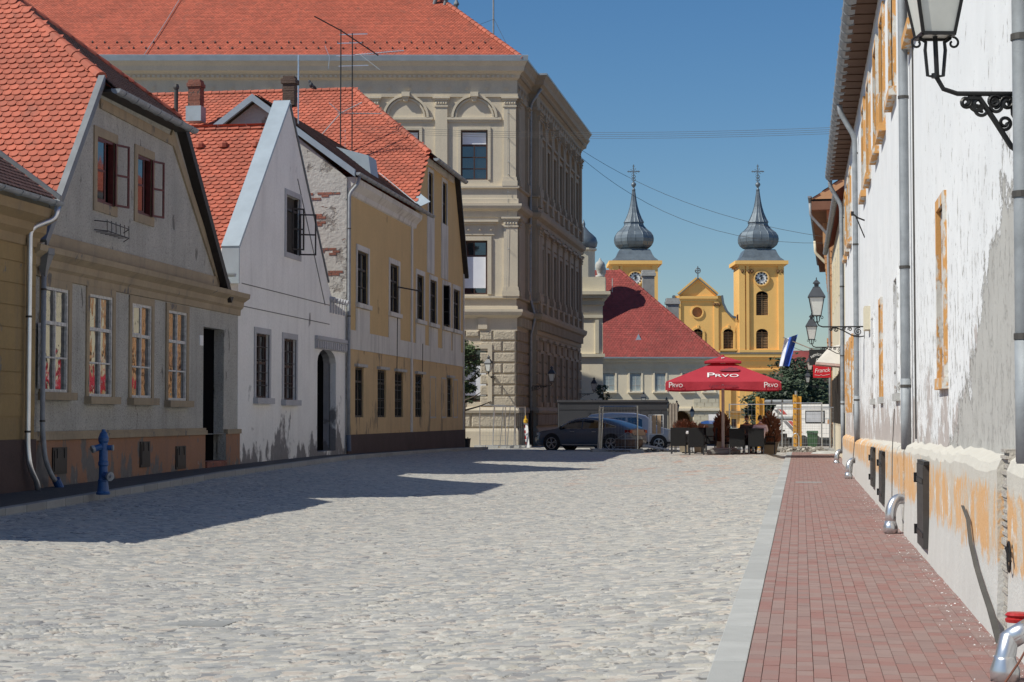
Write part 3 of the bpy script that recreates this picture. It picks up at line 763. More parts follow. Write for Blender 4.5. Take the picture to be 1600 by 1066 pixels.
# doorway in deep arched reveal
mb = MB(); n = len(dh)
for i in range(n):
    a, b = dh[i], dh[(i+1) % n]; mb.poly([f2.p(*a, -.2), f2.p(*b, -.2), f2.p(*b, -.45), f2.p(*a, -.45)])
mb.build('door_reveal', plaster('grey_reveal_plaster', (.30, .30, .31), .15, [((.18, .17, .17), 1.2, None, .55, None)]), h2)  # reveal in darker grey than the white wall, with random patches
mb = MB(); mb.poly([f2.p(a, z, -.43) for a, z in dh]); mb.build('door', M['dark'], h2)
mb = MB(); a0_, a1_ = d2[0]-.35, L2-.05; zc = 4.05
f2.box(mb, a0_, a1_, zc, zc+.12, -.02, .10); f2.box(mb, a0_, a1_, zc-.3, zc, -.02, .05)
for k in range(14): f2.box(mb, a0_+.05+k*(a1_-a0_-.1)/14, a0_+.05+(k+.6)*(a1_-a0_-.1)/14, zc-.26, zc-.03, .05, .10)
mb.build('door_cornice', M['whitetrim'], h2)
mb = MB(); 
for z in (5.25, 4.62): strip_along(f2, [(.3, z+.02), (10.0, z-.02)], .025, -.02, .012, mb)
strip_along(f2, [(6.0, 8.9), (9.4, 5.2)], .05, -.02, .015, mb)
mb.build('string_line', plaster('dirty_line', (.16, .155, .15), .2), h2)
q0, qa, q1 = f2.p(*wv0, .0), f2.p(*apex, .0), f2.p(*wv1, .0)
# parapet flashing, broad sheet
def slabroof(a, b, width, th, mat, par, name, dx=-1):
    mb = MB(); mb.box3(a, b-a, Vector((dx*width, 0, 0)), Vector((0, 0, th))); return mb.build(name, mat, par)
mb = MB(); mb.box3(q0+Vector((.05, -.03, .02)), qa-q0+Vector((0, .02, .05)), Vector((-.52, 0, 0)), Vector((0, -.06, .07)))
mb.box3(q0+Vector((.05, -.03, -.95)), Vector((0, 0, .98)), Vector((-.5, 0, 0)), Vector((0, -.07, 0)))
mb.build('verge_flashing', M['zinclight'], h2)
mb = MB(); mb.box3(qa+Vector((.05, .0, .02)), q1-qa, Vector((-.5, 0, 0)), Vector((0, .02, .05))); mb.build('verge_flashing', M['greypaint'], h2)
# roof behind parapet
rz_ = 10.35; ry = q0.y+5.0
e0 = Vector((-15.75, 48.85, 5.6)); sl_ = (rz_-5.6)/(ry-48.85); eb = Vector((-31, 48.85, 5.6)); tb = Vector((-31, ry, rz_)); t0 = Vector((-15.75, ry, rz_))
tiles([eb, e0, t0, tb], (eb, e0), M['tile2'], 'roof_slope', h2, .25, .195, .05)
e3 = Vector((-15.75, 59.9, 5.6)); e3b = Vector((-31, 59.9, 5.6))
tiles([e3, e3b, tb, t0], (e3b, e3), M['tile2'], 'roof_slope', h2, .3, .25)
ridge([t0+Vector((0, 0, .02)), tb], M['tile2'], h2, .12)
mb = MB(); wall(F((-15.31, 49.3), (-30, 49.3), True), [(0.05, 0), (15, 0), (15, 5.5), (0.05, 5.5)], depth=.3, mb=mb); wall(F((-15.8, 61.2), (-30, 61.2)), [(0, 0), (14, 0), (14, 5.1), (0, 5.1)], depth=.3, mb=mb); mb.build('side_wall', M['whitehouse'], h2)
gutter(Vector((-15.9, 48.75, 5.5)), Vector((-15.25, 48.75, 5.5)), M['zinclight'], h2, .1, hooks=False)
for px__ in (313, 350, 402):
    yy_ = e0.y+(ry-e0.y)*.86; p = Vector((atY(px__, 218, yy_).x, yy_-.03, 5.6+(rz_-5.6)*.86+.02))
    mb = MB(); mb.lathe(p, [(.15, -.03), (.14, .09), (.06, .16)], 8); mb.build('roof_vent', M['tile'], h2)
# low tiled coping over the doorway part
mb = MB()
for k in range(6):
    a = 10.1+k*.36; mb.tube([f2.p(a, 5.42, .16), f2.p(a, 5.5, -.25)], .09, 8); f2.box(mb, a-.05, a+.05, 5.0, 5.36, .0, .05)
mb.build('coping', M['whitetrim'], h2)

# ---- mustard house, long front
f3 = F(C1, D1); L3 = f3.L
h3 = thing('mustard_house', 'long mustard two-storey house with white window bands and red and brown tiled roofs', 'house', (-17, 73, 0))
zb3 = .95; zband = 3.95
up = [f3.rect(558, 575, 396, 474), f3.rect(609, 623, 414, 490), f3.rect(651, 662, 428, 501), f3.rect(671.5, 682, 440, 508), f3.rect(692, 703, 447, 511), f3.rect(708, 718, 452, 518)]
zt_, zb_ = np.mean([r[3] for r in up[:3]]), np.mean([r[2] for r in up[:3]])
up = [(r[0], max(r[1], r[0]+1.0), zb_, zt_) for r in up]
lo = [f3.rect(555, 568, 578, 649), f3.rect(590, 603, 583, 649), f3.rect(617, 630, 584, 650), f3.rect(649, 660, 586, 655), f3.rect(699, 706, 590, 657)]
lo = [(r[0], r[1], 1.55, 3.3) for r in lo]
gt = [(15.3, 16.35, 10.15, 12.0), (18.7, 19.8, 10.15, 12.0)]
print('UP', [tuple(round(x, 2) for x in r) for r in up], 'LO', [round(r[0], 2) for r in lo])
gx0 = 12.3; gv0 = (gx0, 9.75); gv1 = (14.67, 12.6); gv2 = (21.9, 12.58); gv3 = (L3-.05, 8.4)
w_out = [(0, zband), (L3, zband), gv3, gv2, gv1, gv0, (0, 9.75)]
wall(f3, w_out, [rect_poly(r) for r in up+gt], 'upper_wall', M['yellow'], h3, depth=.4, rec=.14)
wall(f3, [(0, zb3), (L3, zb3), (L3, zband), (0, zband)], [rect_poly(r) for r in lo], 'lower_wall', M['yellowlow'], h3, depth=.4, rec=.14)
mb = MB(); wall(f3, [(0, -.1), (L3+.03, -.1), (L3+.03, zb3), (0, zb3)], [], depth=.5, d=.06, mb=mb); mb.build('plinth', M['darkplinth'], h3)
mb = MB()
f3.box(mb, 0, L3, zband-.04, zband+.0, -.02, .035); f3.box(mb, 0, 11.45, zband, zband+.62, -.02, .03); f3.box(mb, 11.75, L3, zband, zband+.62, -.02, .03)
f3.box(mb, 11.45, 11.75, zb3, 9.45, -.02, .05)
for r in up[:3]+up[3:]:
    f3.box(mb, r[0]-.22, r[1]+.22, zband+.62, r[2]-.18, -.02, .03)
f3.box(mb, L3-.18, L3, zb3, 8.3, -.02, .05); f3.box(mb, 0, .12, zb3, 9.4, -.02, .05)
for r in gt: f3.box(mb, r[0]-.3, r[1]+.3, up[3][3]+.25, r[2]-.02, -.02, .03)
strip_along(f3, [(gv2[0]-.1, gv2[1]-.25), (gv1[0]+.1, gv1[1]-.25)], .3, -.02, .04, mb) if False else f3.box(mb, gv1[0]+.3, gv2[0]-.3, 12.25, 12.55, -.02, .04)
mb.build('white_bands', M['yellowtrim'], h3)
for i, r in enumerate(up):
    window(f3, h3, r, M['blackwood'], M['glass'] if i < 2 else M['glassdark'], .12, 2, (.66, .33), (.2, M['yellowtrim'], .03), (M['yellowtrim'], .12, .16), fw=.07)
for i, r in enumerate(lo):
    window(f3, h3, r, M['blackwood'], M['glass'] if i == 0 else M['glassdark'], .12, 2, (.72, .36), None, None, fw=.07, bars=(M['black'], 4) if i else None)
    mb = MB(); f3.box(mb, r[0]-.12, r[1]+.12, r[3]+.02, r[3]+.12, -.02, .14); mb.build('window_hood', M['concrete'], h3)
for r in gt: window(f3, h3, r, M['blackwood'], M['glassdark'], .12, 2, (.5,), (.16, M['yellowtrim'], .03), None, fw=.08)
leaf(f3, h3, up[4][0]+.03, R(86), .3, up[4][2]+.05, up[4][3]-.05, M['blackwood'], M['dark'], 3, d=.0)
for x0_, x1_ in ((672, 681), (690, 697), (708, 715)):
    q = f3.rect(x0_, x1_, 590, 657); mb = MB(); w_o = .07; zb4, zt4 = 1.5, 3.3
    for (u0, u1, v0_, v1_) in ((q[0], q[0]+w_o, zb4, zt4), (q[1]-w_o, q[1], zb4, zt4), (q[0]+w_o, q[1]-w_o, zt4-w_o, zt4), (q[0]+w_o, q[1]-w_o, zb4, zb4+w_o)): f3.box(mb, u0, u1, v0_, v1_, -.02, .012)
    mb.build('blind_window_outline', M['concrete'], h3)
# exposed broken side wall facing the camera
fs = F((-30, 61.42), (-15.28, 61.42)); Ls = fs.L
AX = Ls-3.23
sideo = [(4, 0), (Ls, 0), (Ls, 9.75), (AX, 12.42), (AX-3.2, 10.0), (4, 9.4)]
wall(fs, sideo, [], 'side_wall', M['brokenwall'], h3, depth=.35)
# bits of exposed brick courses
mb = MB()
for cx, cz, n_, m_ in ((Ls-1.25, 8.3, 6, 3), (Ls-.75, 9.3, 3, 3), (Ls-.75, 7.3, 3, 3), (Ls-1.3, 9.2, 3, 3), (Ls-.5, 6.6, 2, 2)):
    for j in range(n_):
        for i in range(m_):
            if random.random() < .3: continue
            a = cx+(i-m_/2)*.27+(j % 2)*.13; fs.box(mb, a, min(a+.25, Ls-.02), cz+j*.085-.2, cz+j*.085-.125, -.03, .012+random.random()*.012)
mb.build('exposed_bricks', M['brick'], h3)
# low roof along the street (brown tiles)
ea0, ea1 = f3.p(-.25, 9.95, .35), f3.p(13.9, 10.0, .35); 
lr0 = Vector((-18.55, 61.15, 12.62)); lr1 = Vector((-18.55, 76.6, 12.62))
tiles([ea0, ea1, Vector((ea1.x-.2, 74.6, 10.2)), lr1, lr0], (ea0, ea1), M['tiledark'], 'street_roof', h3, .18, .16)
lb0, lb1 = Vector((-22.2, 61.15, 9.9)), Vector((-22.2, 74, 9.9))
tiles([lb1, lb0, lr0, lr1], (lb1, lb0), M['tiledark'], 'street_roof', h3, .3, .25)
gutter(f3.p(-.3, 9.9, .44), f3.p(14.1, 9.95, .44), M['galv'], h3, .1)
mb = MB(); ga, gb = f3.p(0, 0), f3.p(gx0, 0); sweep([(ga.x, ga.y), (gb.x, gb.y)], [(-.02, 9.2), (.06, 9.25), (.1, 9.4), (.3, 9.6), (.32, 9.78), (-.02, 9.78)], mb); mb.build('cornice', M['yellowtrim'], h3)
mb = MB()
for a_, b_ in ((ea0, lr0), (lr0, lb0)):
    mb.box3(a_+Vector((0, -.08, -.2)), b_-a_, Vector((0, .16, 0)), Vector((0, 0, .25)))
mb.build('verge_flashing', M['zinc'], h3)
# main roof: ridge runs away from the street, hipped over the gable
gy = 79.8
PH = Vector((-19.54, gy, 16.13)); PHb = Vector((-33, gy, 16.13))
hv1 = f3.p(gv1[0]-.05, gv1[1]+.1, .15); hv2 = f3.p(gv2[0]+.1, gv2[1]+.1, .15)
hv0 = Vector((hv1.x+.02, hv1.y-2.9, hv1.z-2.9*(16.13-hv1.z)/(gy-hv1.y)))
hb0 = Vector((-33, hv0.y, hv0.z))
tiles([hb0, hv0, hv1, PH, PHb], (hb0, hv0), M['tile2'], 'main_roof', h3, .27, .21, .05)
hj1, hj2 = hv1+Vector((.25, 0, -.2)), hv2+Vector((.25, 0, -.2))
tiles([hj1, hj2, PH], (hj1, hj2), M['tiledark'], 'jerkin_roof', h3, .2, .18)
hv3 = f3.p(gv3[0]+.1, gv3[1]-.2, .15); hb3 = Vector((-33, hv3.y, hv3.z))
mb = MB(); mb.poly([hv2, hv3, hb3, Vector((-33, hv2.y, hv2.z))]); mb.poly([hv2, Vector((-33, hv2.y, hv2.z)), PHb, PH]); mb.build('rear_roof', M['tile'], h3)
ridge([hv1+Vector((0, 0, .03)), PH, PHb], M['tile2'], h3, .14)
gutter(hj1+Vector((.08, -.1, -.06)), hj2+Vector((.08, .15, -.06)), M['galv'], h3, .12)
mb = MB(); dd = hv3-hv2; mb.box3(hv2+Vector((-.3, 0, -.1)), dd, Vector((.38, 0, 0)), Vector((0, .1, .1))); mb.build('verge_board', M['blackwood'], h3)
# broad valley flashing where the brown roof meets the red slope, and a sheet-metal hatch
va, vb = Vector((ea1.x+.0, 73.75, 10.1)), lr1
mb = MB(); nn_ = Vector((.55, -.6, .75)).normalized()
va = Vector((ea1.x, 73.3, 10.02))
for nm_, sg_ in ((Vector((0, -.95, 1)).normalized(), 1), (Vector((.72, 0, 1)).normalized(), -1)):
    sd_ = (vb-va).cross(nm_).normalized(); sd_ = sd_ if sd_.y*sg_ > 0 else -sd_; mb.box3(va+nm_*.07, vb-va, sd_*(.5 if sg_ > 0 else .3), nm_*.02)
mb.build('valley_flashing', M['zinclight'], h3)
def lowz(x): return 12.62-(x+18.55)*(12.62-ea0.z)/(ea0.x+18.55)
mb = MB(); X_, Y_ = -16.6, 68.5
mb.add([(X_+.5, Y_, lowz(X_+.5)), (X_+.5, Y_+1.3, lowz(X_+.5)), (X_-.9, Y_+1.3, lowz(X_-.9)+.05), (X_-.9, Y_, lowz(X_-.9)+.05), (X_+.4, Y_, lowz(X_)+.35), (X_+.4, Y_+1.3, lowz(X_)+.35)], [(0, 1, 5, 4), (4, 5, 2, 3), (0, 4, 3), (1, 2, 5)])
mb.build('roof_hatch', M['zinclight'], h3)
mb = MB()
for k in range(28): mb.box3(Vector((-24.5+k*.33+.02, 75.35, 11.85)), Vector((.02, 0, 0)), Vector((0, .05, .0)), Vector((0, 0, .02)))
# rear mass
mb = MB(); fr = F((-32.5, 74.5), (-15.9, 74.5)); wall(fr, [(0, 0), (16.6, 0), (16.6, 10.3), (0, 10.3)], depth=10.5, mb=mb); mb.build('rear_wall', M['yellow'], h3)
downpipe([f3.p(.0, 9.8, .44), f3.p(.02, 9.55, .4), f3.p(-.1, 9.2, .12), f3.p(-.1, 3.5, .12), f3.p(-.1, .9, .12)], M['galv'], h3, .055, [f3.p(-.1, 8, .12), f3.p(-.1, 5, .12)])
mb = MB(); mb.tube([f3.p(-.1, .95, .12), f3.p(-.1, .4, .14)], .075, 12); mb.build('drain_boot', simple('dull_blue_plastic', (.06, .09, .15), .5), h3)
mb = MB(); mb.tube([f3.p(8.6, 6.6, .05), f3.p(9.6, 6.5, .75), f3.p(10.6, 6.9, .5)], .03, 6); mb.tube([f3.p(8.6, 6.6, .05), f3.p(8.55, 4.0, .04), f3.p(8.5, 3.2, .04)], .015, 5); mb.tube([f3.p(13.9, 4.6, .04), f3.p(13.85, 3.2, .04), f3.p(12.6, 2.9, .04)], .015, 5)
mb.build('cable', M['black'], h3)
# chimneys, vent and aerials
def chimney(p0, w_, h_, mat, label, base=None):
    t = thing('chimney', label, 'chimney', p0); mb = MB(); x, y, z = p0
    n_ = int(h_/.085)
    for k in range(n_):
        e = .05 if k >= n_-3 and k < n_-1 else random.uniform(-.008, .008)
        mb.box(x-w_/2-e, x+w_/2+e, y-w_/2-e, y+w_/2+e, z+k*.085, z+k*.085+.078)
    mb.box(x-w_/2+.015, x+w_/2-.015, y-w_/2+.015, y+w_/2-.015, z, z+h_-.02); mb.build('stack', mat, t)
    if base: mb = MB(); mb.box(x-w_/2-.07, x+w_/2+.07, y-w_/2-.07, y+w_/2+.07, z-.5, z+.16); mb.build('flashing', base, t)
    return t
p = atY(306, 173, 77.3); chimney(tuple(p), .55, 1.35, M['brick'], 'old brick chimney with grey flashing on the long red roof, further left of the two', M['zinclight'])
p = atY(453, 166, 62.2); chimney(tuple(p), .42, 1.05, M['brickdark'], 'sooty crumbling brick chimney right behind the white gable peak')
t = thing('vent_pipe', 'black vent pipe with a cap rising behind the grey house roof', 'pipe', atY(275, 186, 76.2)); mb = MB(); p = atY(275, 186, 76.2)
mb.tube([p-Vector((0, 0, .6)), p+Vector((0, 0, 1.3))], .09, 10); mb.build('pipe', M['pipedark'], t); mb = MB(); mb.lathe(p+Vector((0, 0, 1.3)), [(.12, 0), (.13, .08), (.1, .2)], 10); mb.build('cap', M['pipedark'], t)
def aerial(x0, y0, y1, Y, label, kind, mat):
    b, tp = atY(x0, y1, Y), atY(x0, y0, Y); tp.x = b.x; t = thing('tv_aerial', label, 'aerial', b)
    mb = MB(); mb.tube([b-Vector((0, 0, .8)), tp], .03, 6); mb.build('mast', mat, t)
    Hh = tp.z-b.z; mb = MB(); al = M['galvlight'] if kind == 2 else M['galv']
    if kind == 1:
        mb.tube([tp+Vector((-1.1, -.2, .55)), tp+Vector((0, 0, -.05)), tp+Vector((1.55, .3, -1.1))], .028, 5)
        mb.build('boom', M['black'], t); mb = MB(); q = tp+Vector((0, 0, -3.55))
        mb.tube([q+Vector((-.15, 0, 0)), q+Vector((1.7, .3, -.02))], .02, 5)
        for k in range(11): c = q+Vector((k*.15, k*.03, 0)); mb.tube([c+Vector((-.05, -.25, .0)), c+Vector((.05, .25, 0))], .008, 4)
        mb.tube([q+Vector((-.0, 0, 0)), q+Vector((-1.15, -.2, -1.35))], .022, 5); mb.tube([q+Vector((-.5, 0, .45)), q], .02, 5); mb.tube([q, q+Vector((.9, .1, .45))], .02, 5)
        for k in range(8): c = q+Vector((.1+k*.1, .0, .05+k*.05)); mb.tube([c+Vector((-.12, -.15, .05)), c+Vector((.12, .15, -.05))], .008, 4)
        for z in (-4.3, -4.6, -4.95): mb.tube([tp+Vector((.0, 0, z)), tp+Vector((.22, .05, z))], .01, 4); mb.tube([tp+Vector((.2, 0, z-.1)), tp+Vector((.2, 0, z+.1))], .012, 4)
        mb.build('yagi', al, t)
    if kind == 2:
        for z, a, b_ in ((-.05, -.55, .65), (-.42, -.65, .4), (-.95, -.7, .1), (-1.4, -.6, .7)): mb.tube([tp+Vector((a, 0, z)), tp+Vector((b_, 0, z))], .024, 4)
        mb.tube([tp+Vector((-.6, 0, -.98)), tp+Vector((2.2, .2, -.78))], .026, 5)
        for k in range(15): c = tp+Vector((.45+k*.12, .1, -.9+k*.008)); mb.tube([c+Vector((0, -.2, .03)), c+Vector((0, .2, -.03))], .008, 4)
        mb.tube([tp+Vector((.3, 0, -.9)), tp+Vector((1.2, 0, -1.6))], .014, 4); mb.tube([tp+Vector((-1.2, 0, -.5)), tp+Vector((-1.0, 0, -1.0)), tp+Vector((-1.05, 0, -1.5))], .012, 4); mb.tube([tp, tp+Vector((.02, 0, -1.5))], .012, 4)
        mb.build('yagi', al, t)
    return t
aerial(532, 46, 236, 75.3, 'tall black aerial mast with a long slanting boom, left of the pair', 1, M['black'])
aerial(550, 52, 232, 76.2, 'black aerial mast topped by a silver aerial, right of the pair', 2, M['black'])
aerial(466, 86, 170, 63, 'thin bare silver mast beside the sooty chimney', 0, M['galvlight'])
# pigeon on the ridge
p = atY(486, 133, 79.7); t = thing('pigeon', 'dark pigeon sitting on the long red ridge', 'bird', (p.x, p.y, PH.z+.1)); b = Vector((p.x, p.y, PH.z+.1))
mb = MB(); mb.tube([b+Vector((.2, 0, -.02)), b+Vector((.08, 0, .1)), b+Vector((-.02, 0, .18)), b+Vector((-.07, 0, .27)), b+Vector((-.08, 0, .34))], .06, 8); mb.lathe(b+Vector((0, 0, .06)), [(.02, -.05), (.08, 0), (.1, .06), (.08, .14), (.04, .2)], 10); mb.lathe(b+Vector((-.09, 0, .3)), [(.01, -.04), (.045, 0), (.04, .05), (.01, .07)], 8)
mb.tube([b+Vector((-.12, 0, .33)), b+Vector((-.17, 0, .32))], .012, 5, .003); mb.build('body', simple('pigeon_grey', (.04, .045, .055), .7), t, smooth=True)

# ---- hydrant
g = gnd(161, 773, zpav(33)); g = Vector((-14.05, 0, 0)); r_ = ray(161, 773); tt = (zpav(31)-CH)/r_.z; g = Vector((r_.x*tt, r_.y*tt, zpav(31)))
hy = thing('fire_hydrant', 'blue pillar fire hydrant with silver outlet caps on the dark pavement', 'hydrant', g)
blue = simple('blue_hydrant_paint', (.02, .085, .24), .42, 0, .15, 20); k = 1.25/1.25
mb = MB(); mb.lathe(g, [(r_s*.78, z_s) for r_s, z_s in [(.16, 0), (.17, .03), (.14, .06), (.12, .2), (.115, .24), (.125, .25), (.125, .27), (.105, .29), (.1, .52), (.12, .54), (.12, .6), (.105, .62), (.1, .95), (.12, .98), (.125, 1.04), (.1, 1.09), (.085, 1.13), (.05, 1.16), (.045, 1.2), (0, 1.2)]], 20)
mb.tube([g+Vector((-.02, -.06, .88)), g+Vector((-.13, -.15, .84))], .06, 12); mb.tube([g+Vector((.04, -.04, .36)), g+Vector((.15, -.1, .34))], .07, 12); mb.tube([g+Vector((.05, .04, .86)), g+Vector((.15, .05, .86))], .05, 12)
mb.build('body', blue, hy, smooth=False, bevel=.004)
mb = MB(); mb.tube([g+Vector((-.12, -.145, .845)), g+Vector((-.155, -.18, .83))], .07, 12); mb.build('outlet_cap', M['galv'], hy)
mb = MB(); mb.tube([g+Vector((.15, -.1, .34)), g+Vector((.19, -.12, .335))], .085, 12); mb.tube([g+Vector((.19, -.12, .335)), g+Vector((.22, -.14, .33))], .03, 6); mb.build('outlet_cap', M['galv'], hy)
mb = MB(); mb.tube([g+Vector((.15, .05, .86)), g+Vector((.175, .055, .86))], .055, 12); mb.build('outlet_cap', M['galv'], hy)
# ================================================================ THE PALACE
PA, PC = (-38.03, 96.41), (-15.33, 100.)
fp = F(PA, PC); Lp = fp.L; pal = thing('palace', 'big beige palace with a huge red roof, arched top windows and rusticated ground floor', 'palace', (-15, 101, 0))
def prect(x0, x1, y0, y1): return fp.rect(x0, x1, y0, y1)
fq = F((-15.33, 100.), (-15.33, 104.4)); fr2 = F((-14.85, 104.4), (-14.85, 126.)); fr3 = F((-15.33, 126.), (-15.33, 129.))
zS1, zS2, zE = 7.35, 13.05, 19.75      # string courses and eaves
sidepath = [PA, PC, (-15.33, 104.4), (-14.85, 104.4), (-14.85, 126.), (-15.33, 126.), (-15.33, 129.), (-22, 129.)]
topw = [prect(720, 762, 203, 281), prect(613, 655, 203, 281)]; midw = [prect(720, 761.5, 376, 460)]; grw = [prect(721, 762, 545, 628)]
dW = topw[0][0]-topw[1][0]
for k in (2, 3, 4): topw.append((topw[0][0]-dW*k, topw[0][1]-dW*k, topw[0][2], topw[0][3]))
def blocks(f, a0, a1, z0, z1, rows, mb, d0=0., pr=.09, wd=1.0, g=.045, skip=()):
    h = (z1-z0)/rows
    for j in range(rows):
        a = a0; k = 0
        while a < a1-.05:
            w_ = wd*(1.25 if (j+k) % 2 else .72); b = min(a+w_, a1)
            if a1-b < .35: b = a1
            ok = not any(a < s1-.01 and b > s0+.01 and z0+j*h < t1-.01 and z0+(j+1)*h > t0+.01 for s0, s1, t0, t1 in skip)
            if ok:
                o = [(a+g, z0+j*h+g), (b-g, z0+j*h+g), (b-g, z0+(j+1)*h-g), (a+g, z0+(j+1)*h-g)]
                c = .05; i = [(a+g+c, z0+j*h+g+c), (b-g-c, z0+j*h+g+c), (b-g-c, z0+(j+1)*h-g-c), (a+g+c, z0+(j+1)*h-g-c)]
                V = [f.p(x, z, d0-.01) for x, z in o]+[f.p(x, z, d0+pr*.7) for x, z in o]+[f.p(x, z, d0+pr) for x, z in i]
                mb.add(V, [(8, 9, 10, 11)]+[(q, (q+1) % 4, 4+(q+1) % 4, 4+q) for q in range(4)]+[(4+q, 4+(q+1) % 4, 8+(q+1) % 4, 8+q) for q in range(4)])
            a = b; k += 1
# front
hl = [rect_poly(r) for r in topw+midw+grw]
wall(fp, [(0, -.35), (Lp, -.35), (Lp, zE), (0, zE)], hl, 'front_wall', M['stucco'], pal, depth=.5, rec=.3)
mb = MB()
for z in np.arange(13.9, 19, .62): f0_ = 0
mb2 = MB(); blocks(fp, Lp-2.0, Lp, 2.1, zS1-1.05, 7, mb2, .02, .07, 1.0); 
blocks(fp, 0, topw[0][0]-.45, 2.1, zS1-1.05, 7, mb2, .02, .07, 1.3, skip=())
blocks(fp, topw[0][0]-.45, Lp-2.0, 5.9, zS1-1.05, 1, mb2, .02, .1, 1.0)
blocks(fp, Lp-6.5, Lp, .95, 1.75, 1, mb2, .02, .07, 1.5); mb2.build('rusticated_blocks', M['rustic'], pal)
mb = MB(); f = fp
def pil(f, mb, a0, a1, z0, z1, pr=.13, cap=True):
    f.box(mb, a0, a1, z0+.5, z1-.55, -.01, pr); f.box(mb, a0-.09, a1+.09, z0, z0+.3, -.01, pr+.09); f.box(mb, a0-.05, a1+.05, z0+.3, z0+.5, -.01, pr+.05)
    if cap:
        f.box(mb, a0-.04, a1+.04, z1-.55, z1-.47, -.01, pr+.05); f.box(mb, a0-.01, a1+.01, z1-.47, z1-.2, -.01, pr+.02); f.box(mb, a0-.08, a1+.08, z1-.2, z1-.1, -.01, pr+.08); f.box(mb, a0-.14, a1+.14, z1-.1, z1, -.01, pr+.14)
        n = 5
        for k in range(n): c = a0+(a1-a0)*(k+.5)/n; mb.lathe(f.p(c, z1-.34, pr+.03), [(.0, -.09), (.055, -.04), (.055, .04), (0, .09)], 6, cap=False)
p0 = fp.px(787, 200)[0]; p1 = fp.px(806, 200)[0]; q0_ = fp.px(680, 200)[0]; q1_ = fp.px(698, 200)[0]; dP = p0-q0_
for k in range(5): mb = MB(); pil(fp, mb, p0-dP*k, p1-dP*k, 14.2, 19.12); mb.build('pilaster', M['stucco'], pal)
mb = MB(); pil(fp, mb, p0, p1+.1, 8.15, 12.5); mb.build('pilaster', M['stucco'], pal)
for i, r in enumerate(topw):
    if i > 3: break
    window(fp, pal, r, M['brownwood'], M['glassdark'], .28, 2, (.70, .46, .23), (.16, M['stucco'], .06), None, fw=.09, mw=.06, blind=(.72, .95, M['sheet']))
    mb = MB(); c = (r[0]+r[1])/2; zz = r[3]+.55
    f = fp; f.box(mb, r[0]-.75, r[1]+.75, zz-.0, zz+.12, -.01, .14); f.box(mb, r[0]-.7, r[1]+.7, zz-.12, zz, -.01, .08)
    for rr, w_, pr in ((1.14, .13, .15), (.98, .10, .10)):
        n = 20
        for k in range(n):
            t0, t1 = math.pi*k/n, math.pi*(k+1)/n
            o = [(c+rr*math.cos(t0), zz+.12+rr*math.sin(t0)), (c+(rr+w_)*math.cos(t0), zz+.12+(rr+w_)*math.sin(t0)), (c+(rr+w_)*math.cos(t1), zz+.12+(rr+w_)*math.sin(t1)), (c+rr*math.cos(t1), zz+.12+rr*math.sin(t1))]
            polyprism(f, o, -.01, pr, mb)
    f.box(mb, c-.17, c+.17, zz+1.15, zz+1.5, -.01, .28); f.box(mb, c-.22, c+.22, zz+1.5, 19.12, -.01, .34); f.box(mb, c-.13, c+.13, zz+1.0, zz+1.15, -.01, .22)
    mb.build('arch_moulding', M['stucco'], pal)
for r in midw:
    window(fp, pal, r, M['brownwood'], M['glassdark'], .28, 2, (.72,), (.22, M['stucco'], .09), None, fw=.09, mw=.06, blind=(.12, .70, M['sheet']))
    mb = MB(); f = fp; f.box(mb, r[0]-.6, r[1]+.6, r[3]+1.0, r[3]+1.12, -.01, .32); f.box(mb, r[0]-.5, r[1]+.5, r[3]+.88, r[3]+1.0, -.01, .2); f.box(mb, r[0]-.42, r[1]+.42, r[3]+.3, r[3]+.88, -.01, .08)
    for k in range(4): c = r[0]-.2+k*(r[1]-r[0]+.4)/3; mb.lathe(f.p(c, r[3]+.6, .1), [(0, -.09), (.08, -.04), (.08, .05), (0, .09)], 8, cap=False)
    mb.build('window_cornice', M['stucco'], pal)
for r in grw: window(fp, pal, r, M['brownwood'], M['glassdark'], .28, 2, (.72,), (.24, M['stucco'], .14), None, fw=.08, mw=.05, blind=(.12, .70, M['sheet']))
# shutters' glass strip above the sheets keeps the frame of the photo
for f_, sg in ((fq, 0), (fr2, 1), (fr3, 0)): pass
mid, nW = .0, 7
def sidewins(z0, z1, w_=1.15):
    return [(1.4+i*2.85, 1.4+i*2.85+w_, z0, z1) for i in range(nW)]
tw, mw_, gw = sidewins(14.55, 17.3), sidewins(8.6, 11.3), sidewins(2.4, 5.2)
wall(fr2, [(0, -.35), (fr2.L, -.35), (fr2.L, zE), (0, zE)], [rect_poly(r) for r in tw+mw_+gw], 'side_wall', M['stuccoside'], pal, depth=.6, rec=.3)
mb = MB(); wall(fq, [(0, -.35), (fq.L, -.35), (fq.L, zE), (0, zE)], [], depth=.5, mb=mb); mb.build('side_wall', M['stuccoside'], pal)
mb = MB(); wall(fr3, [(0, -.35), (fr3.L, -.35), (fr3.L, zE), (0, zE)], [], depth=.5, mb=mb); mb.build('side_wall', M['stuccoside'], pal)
mb = MB(); wall(F((-15.4, 128.99), (-40, 128.9)), [(0, -.35), (25, -.35), (25, zE), (0, zE)], [], depth=.5, mb=mb); mb.build('rear_wall', M['stuccoside'], pal)
for grp in (tw, mw_, gw):
    for r in grp: window(fr2, pal, r, M['brownwood'], M['glassdark'], .28, 2, (.7,), (.18, M['stuccoside'], .1), None, fw=.08, mw=.06)
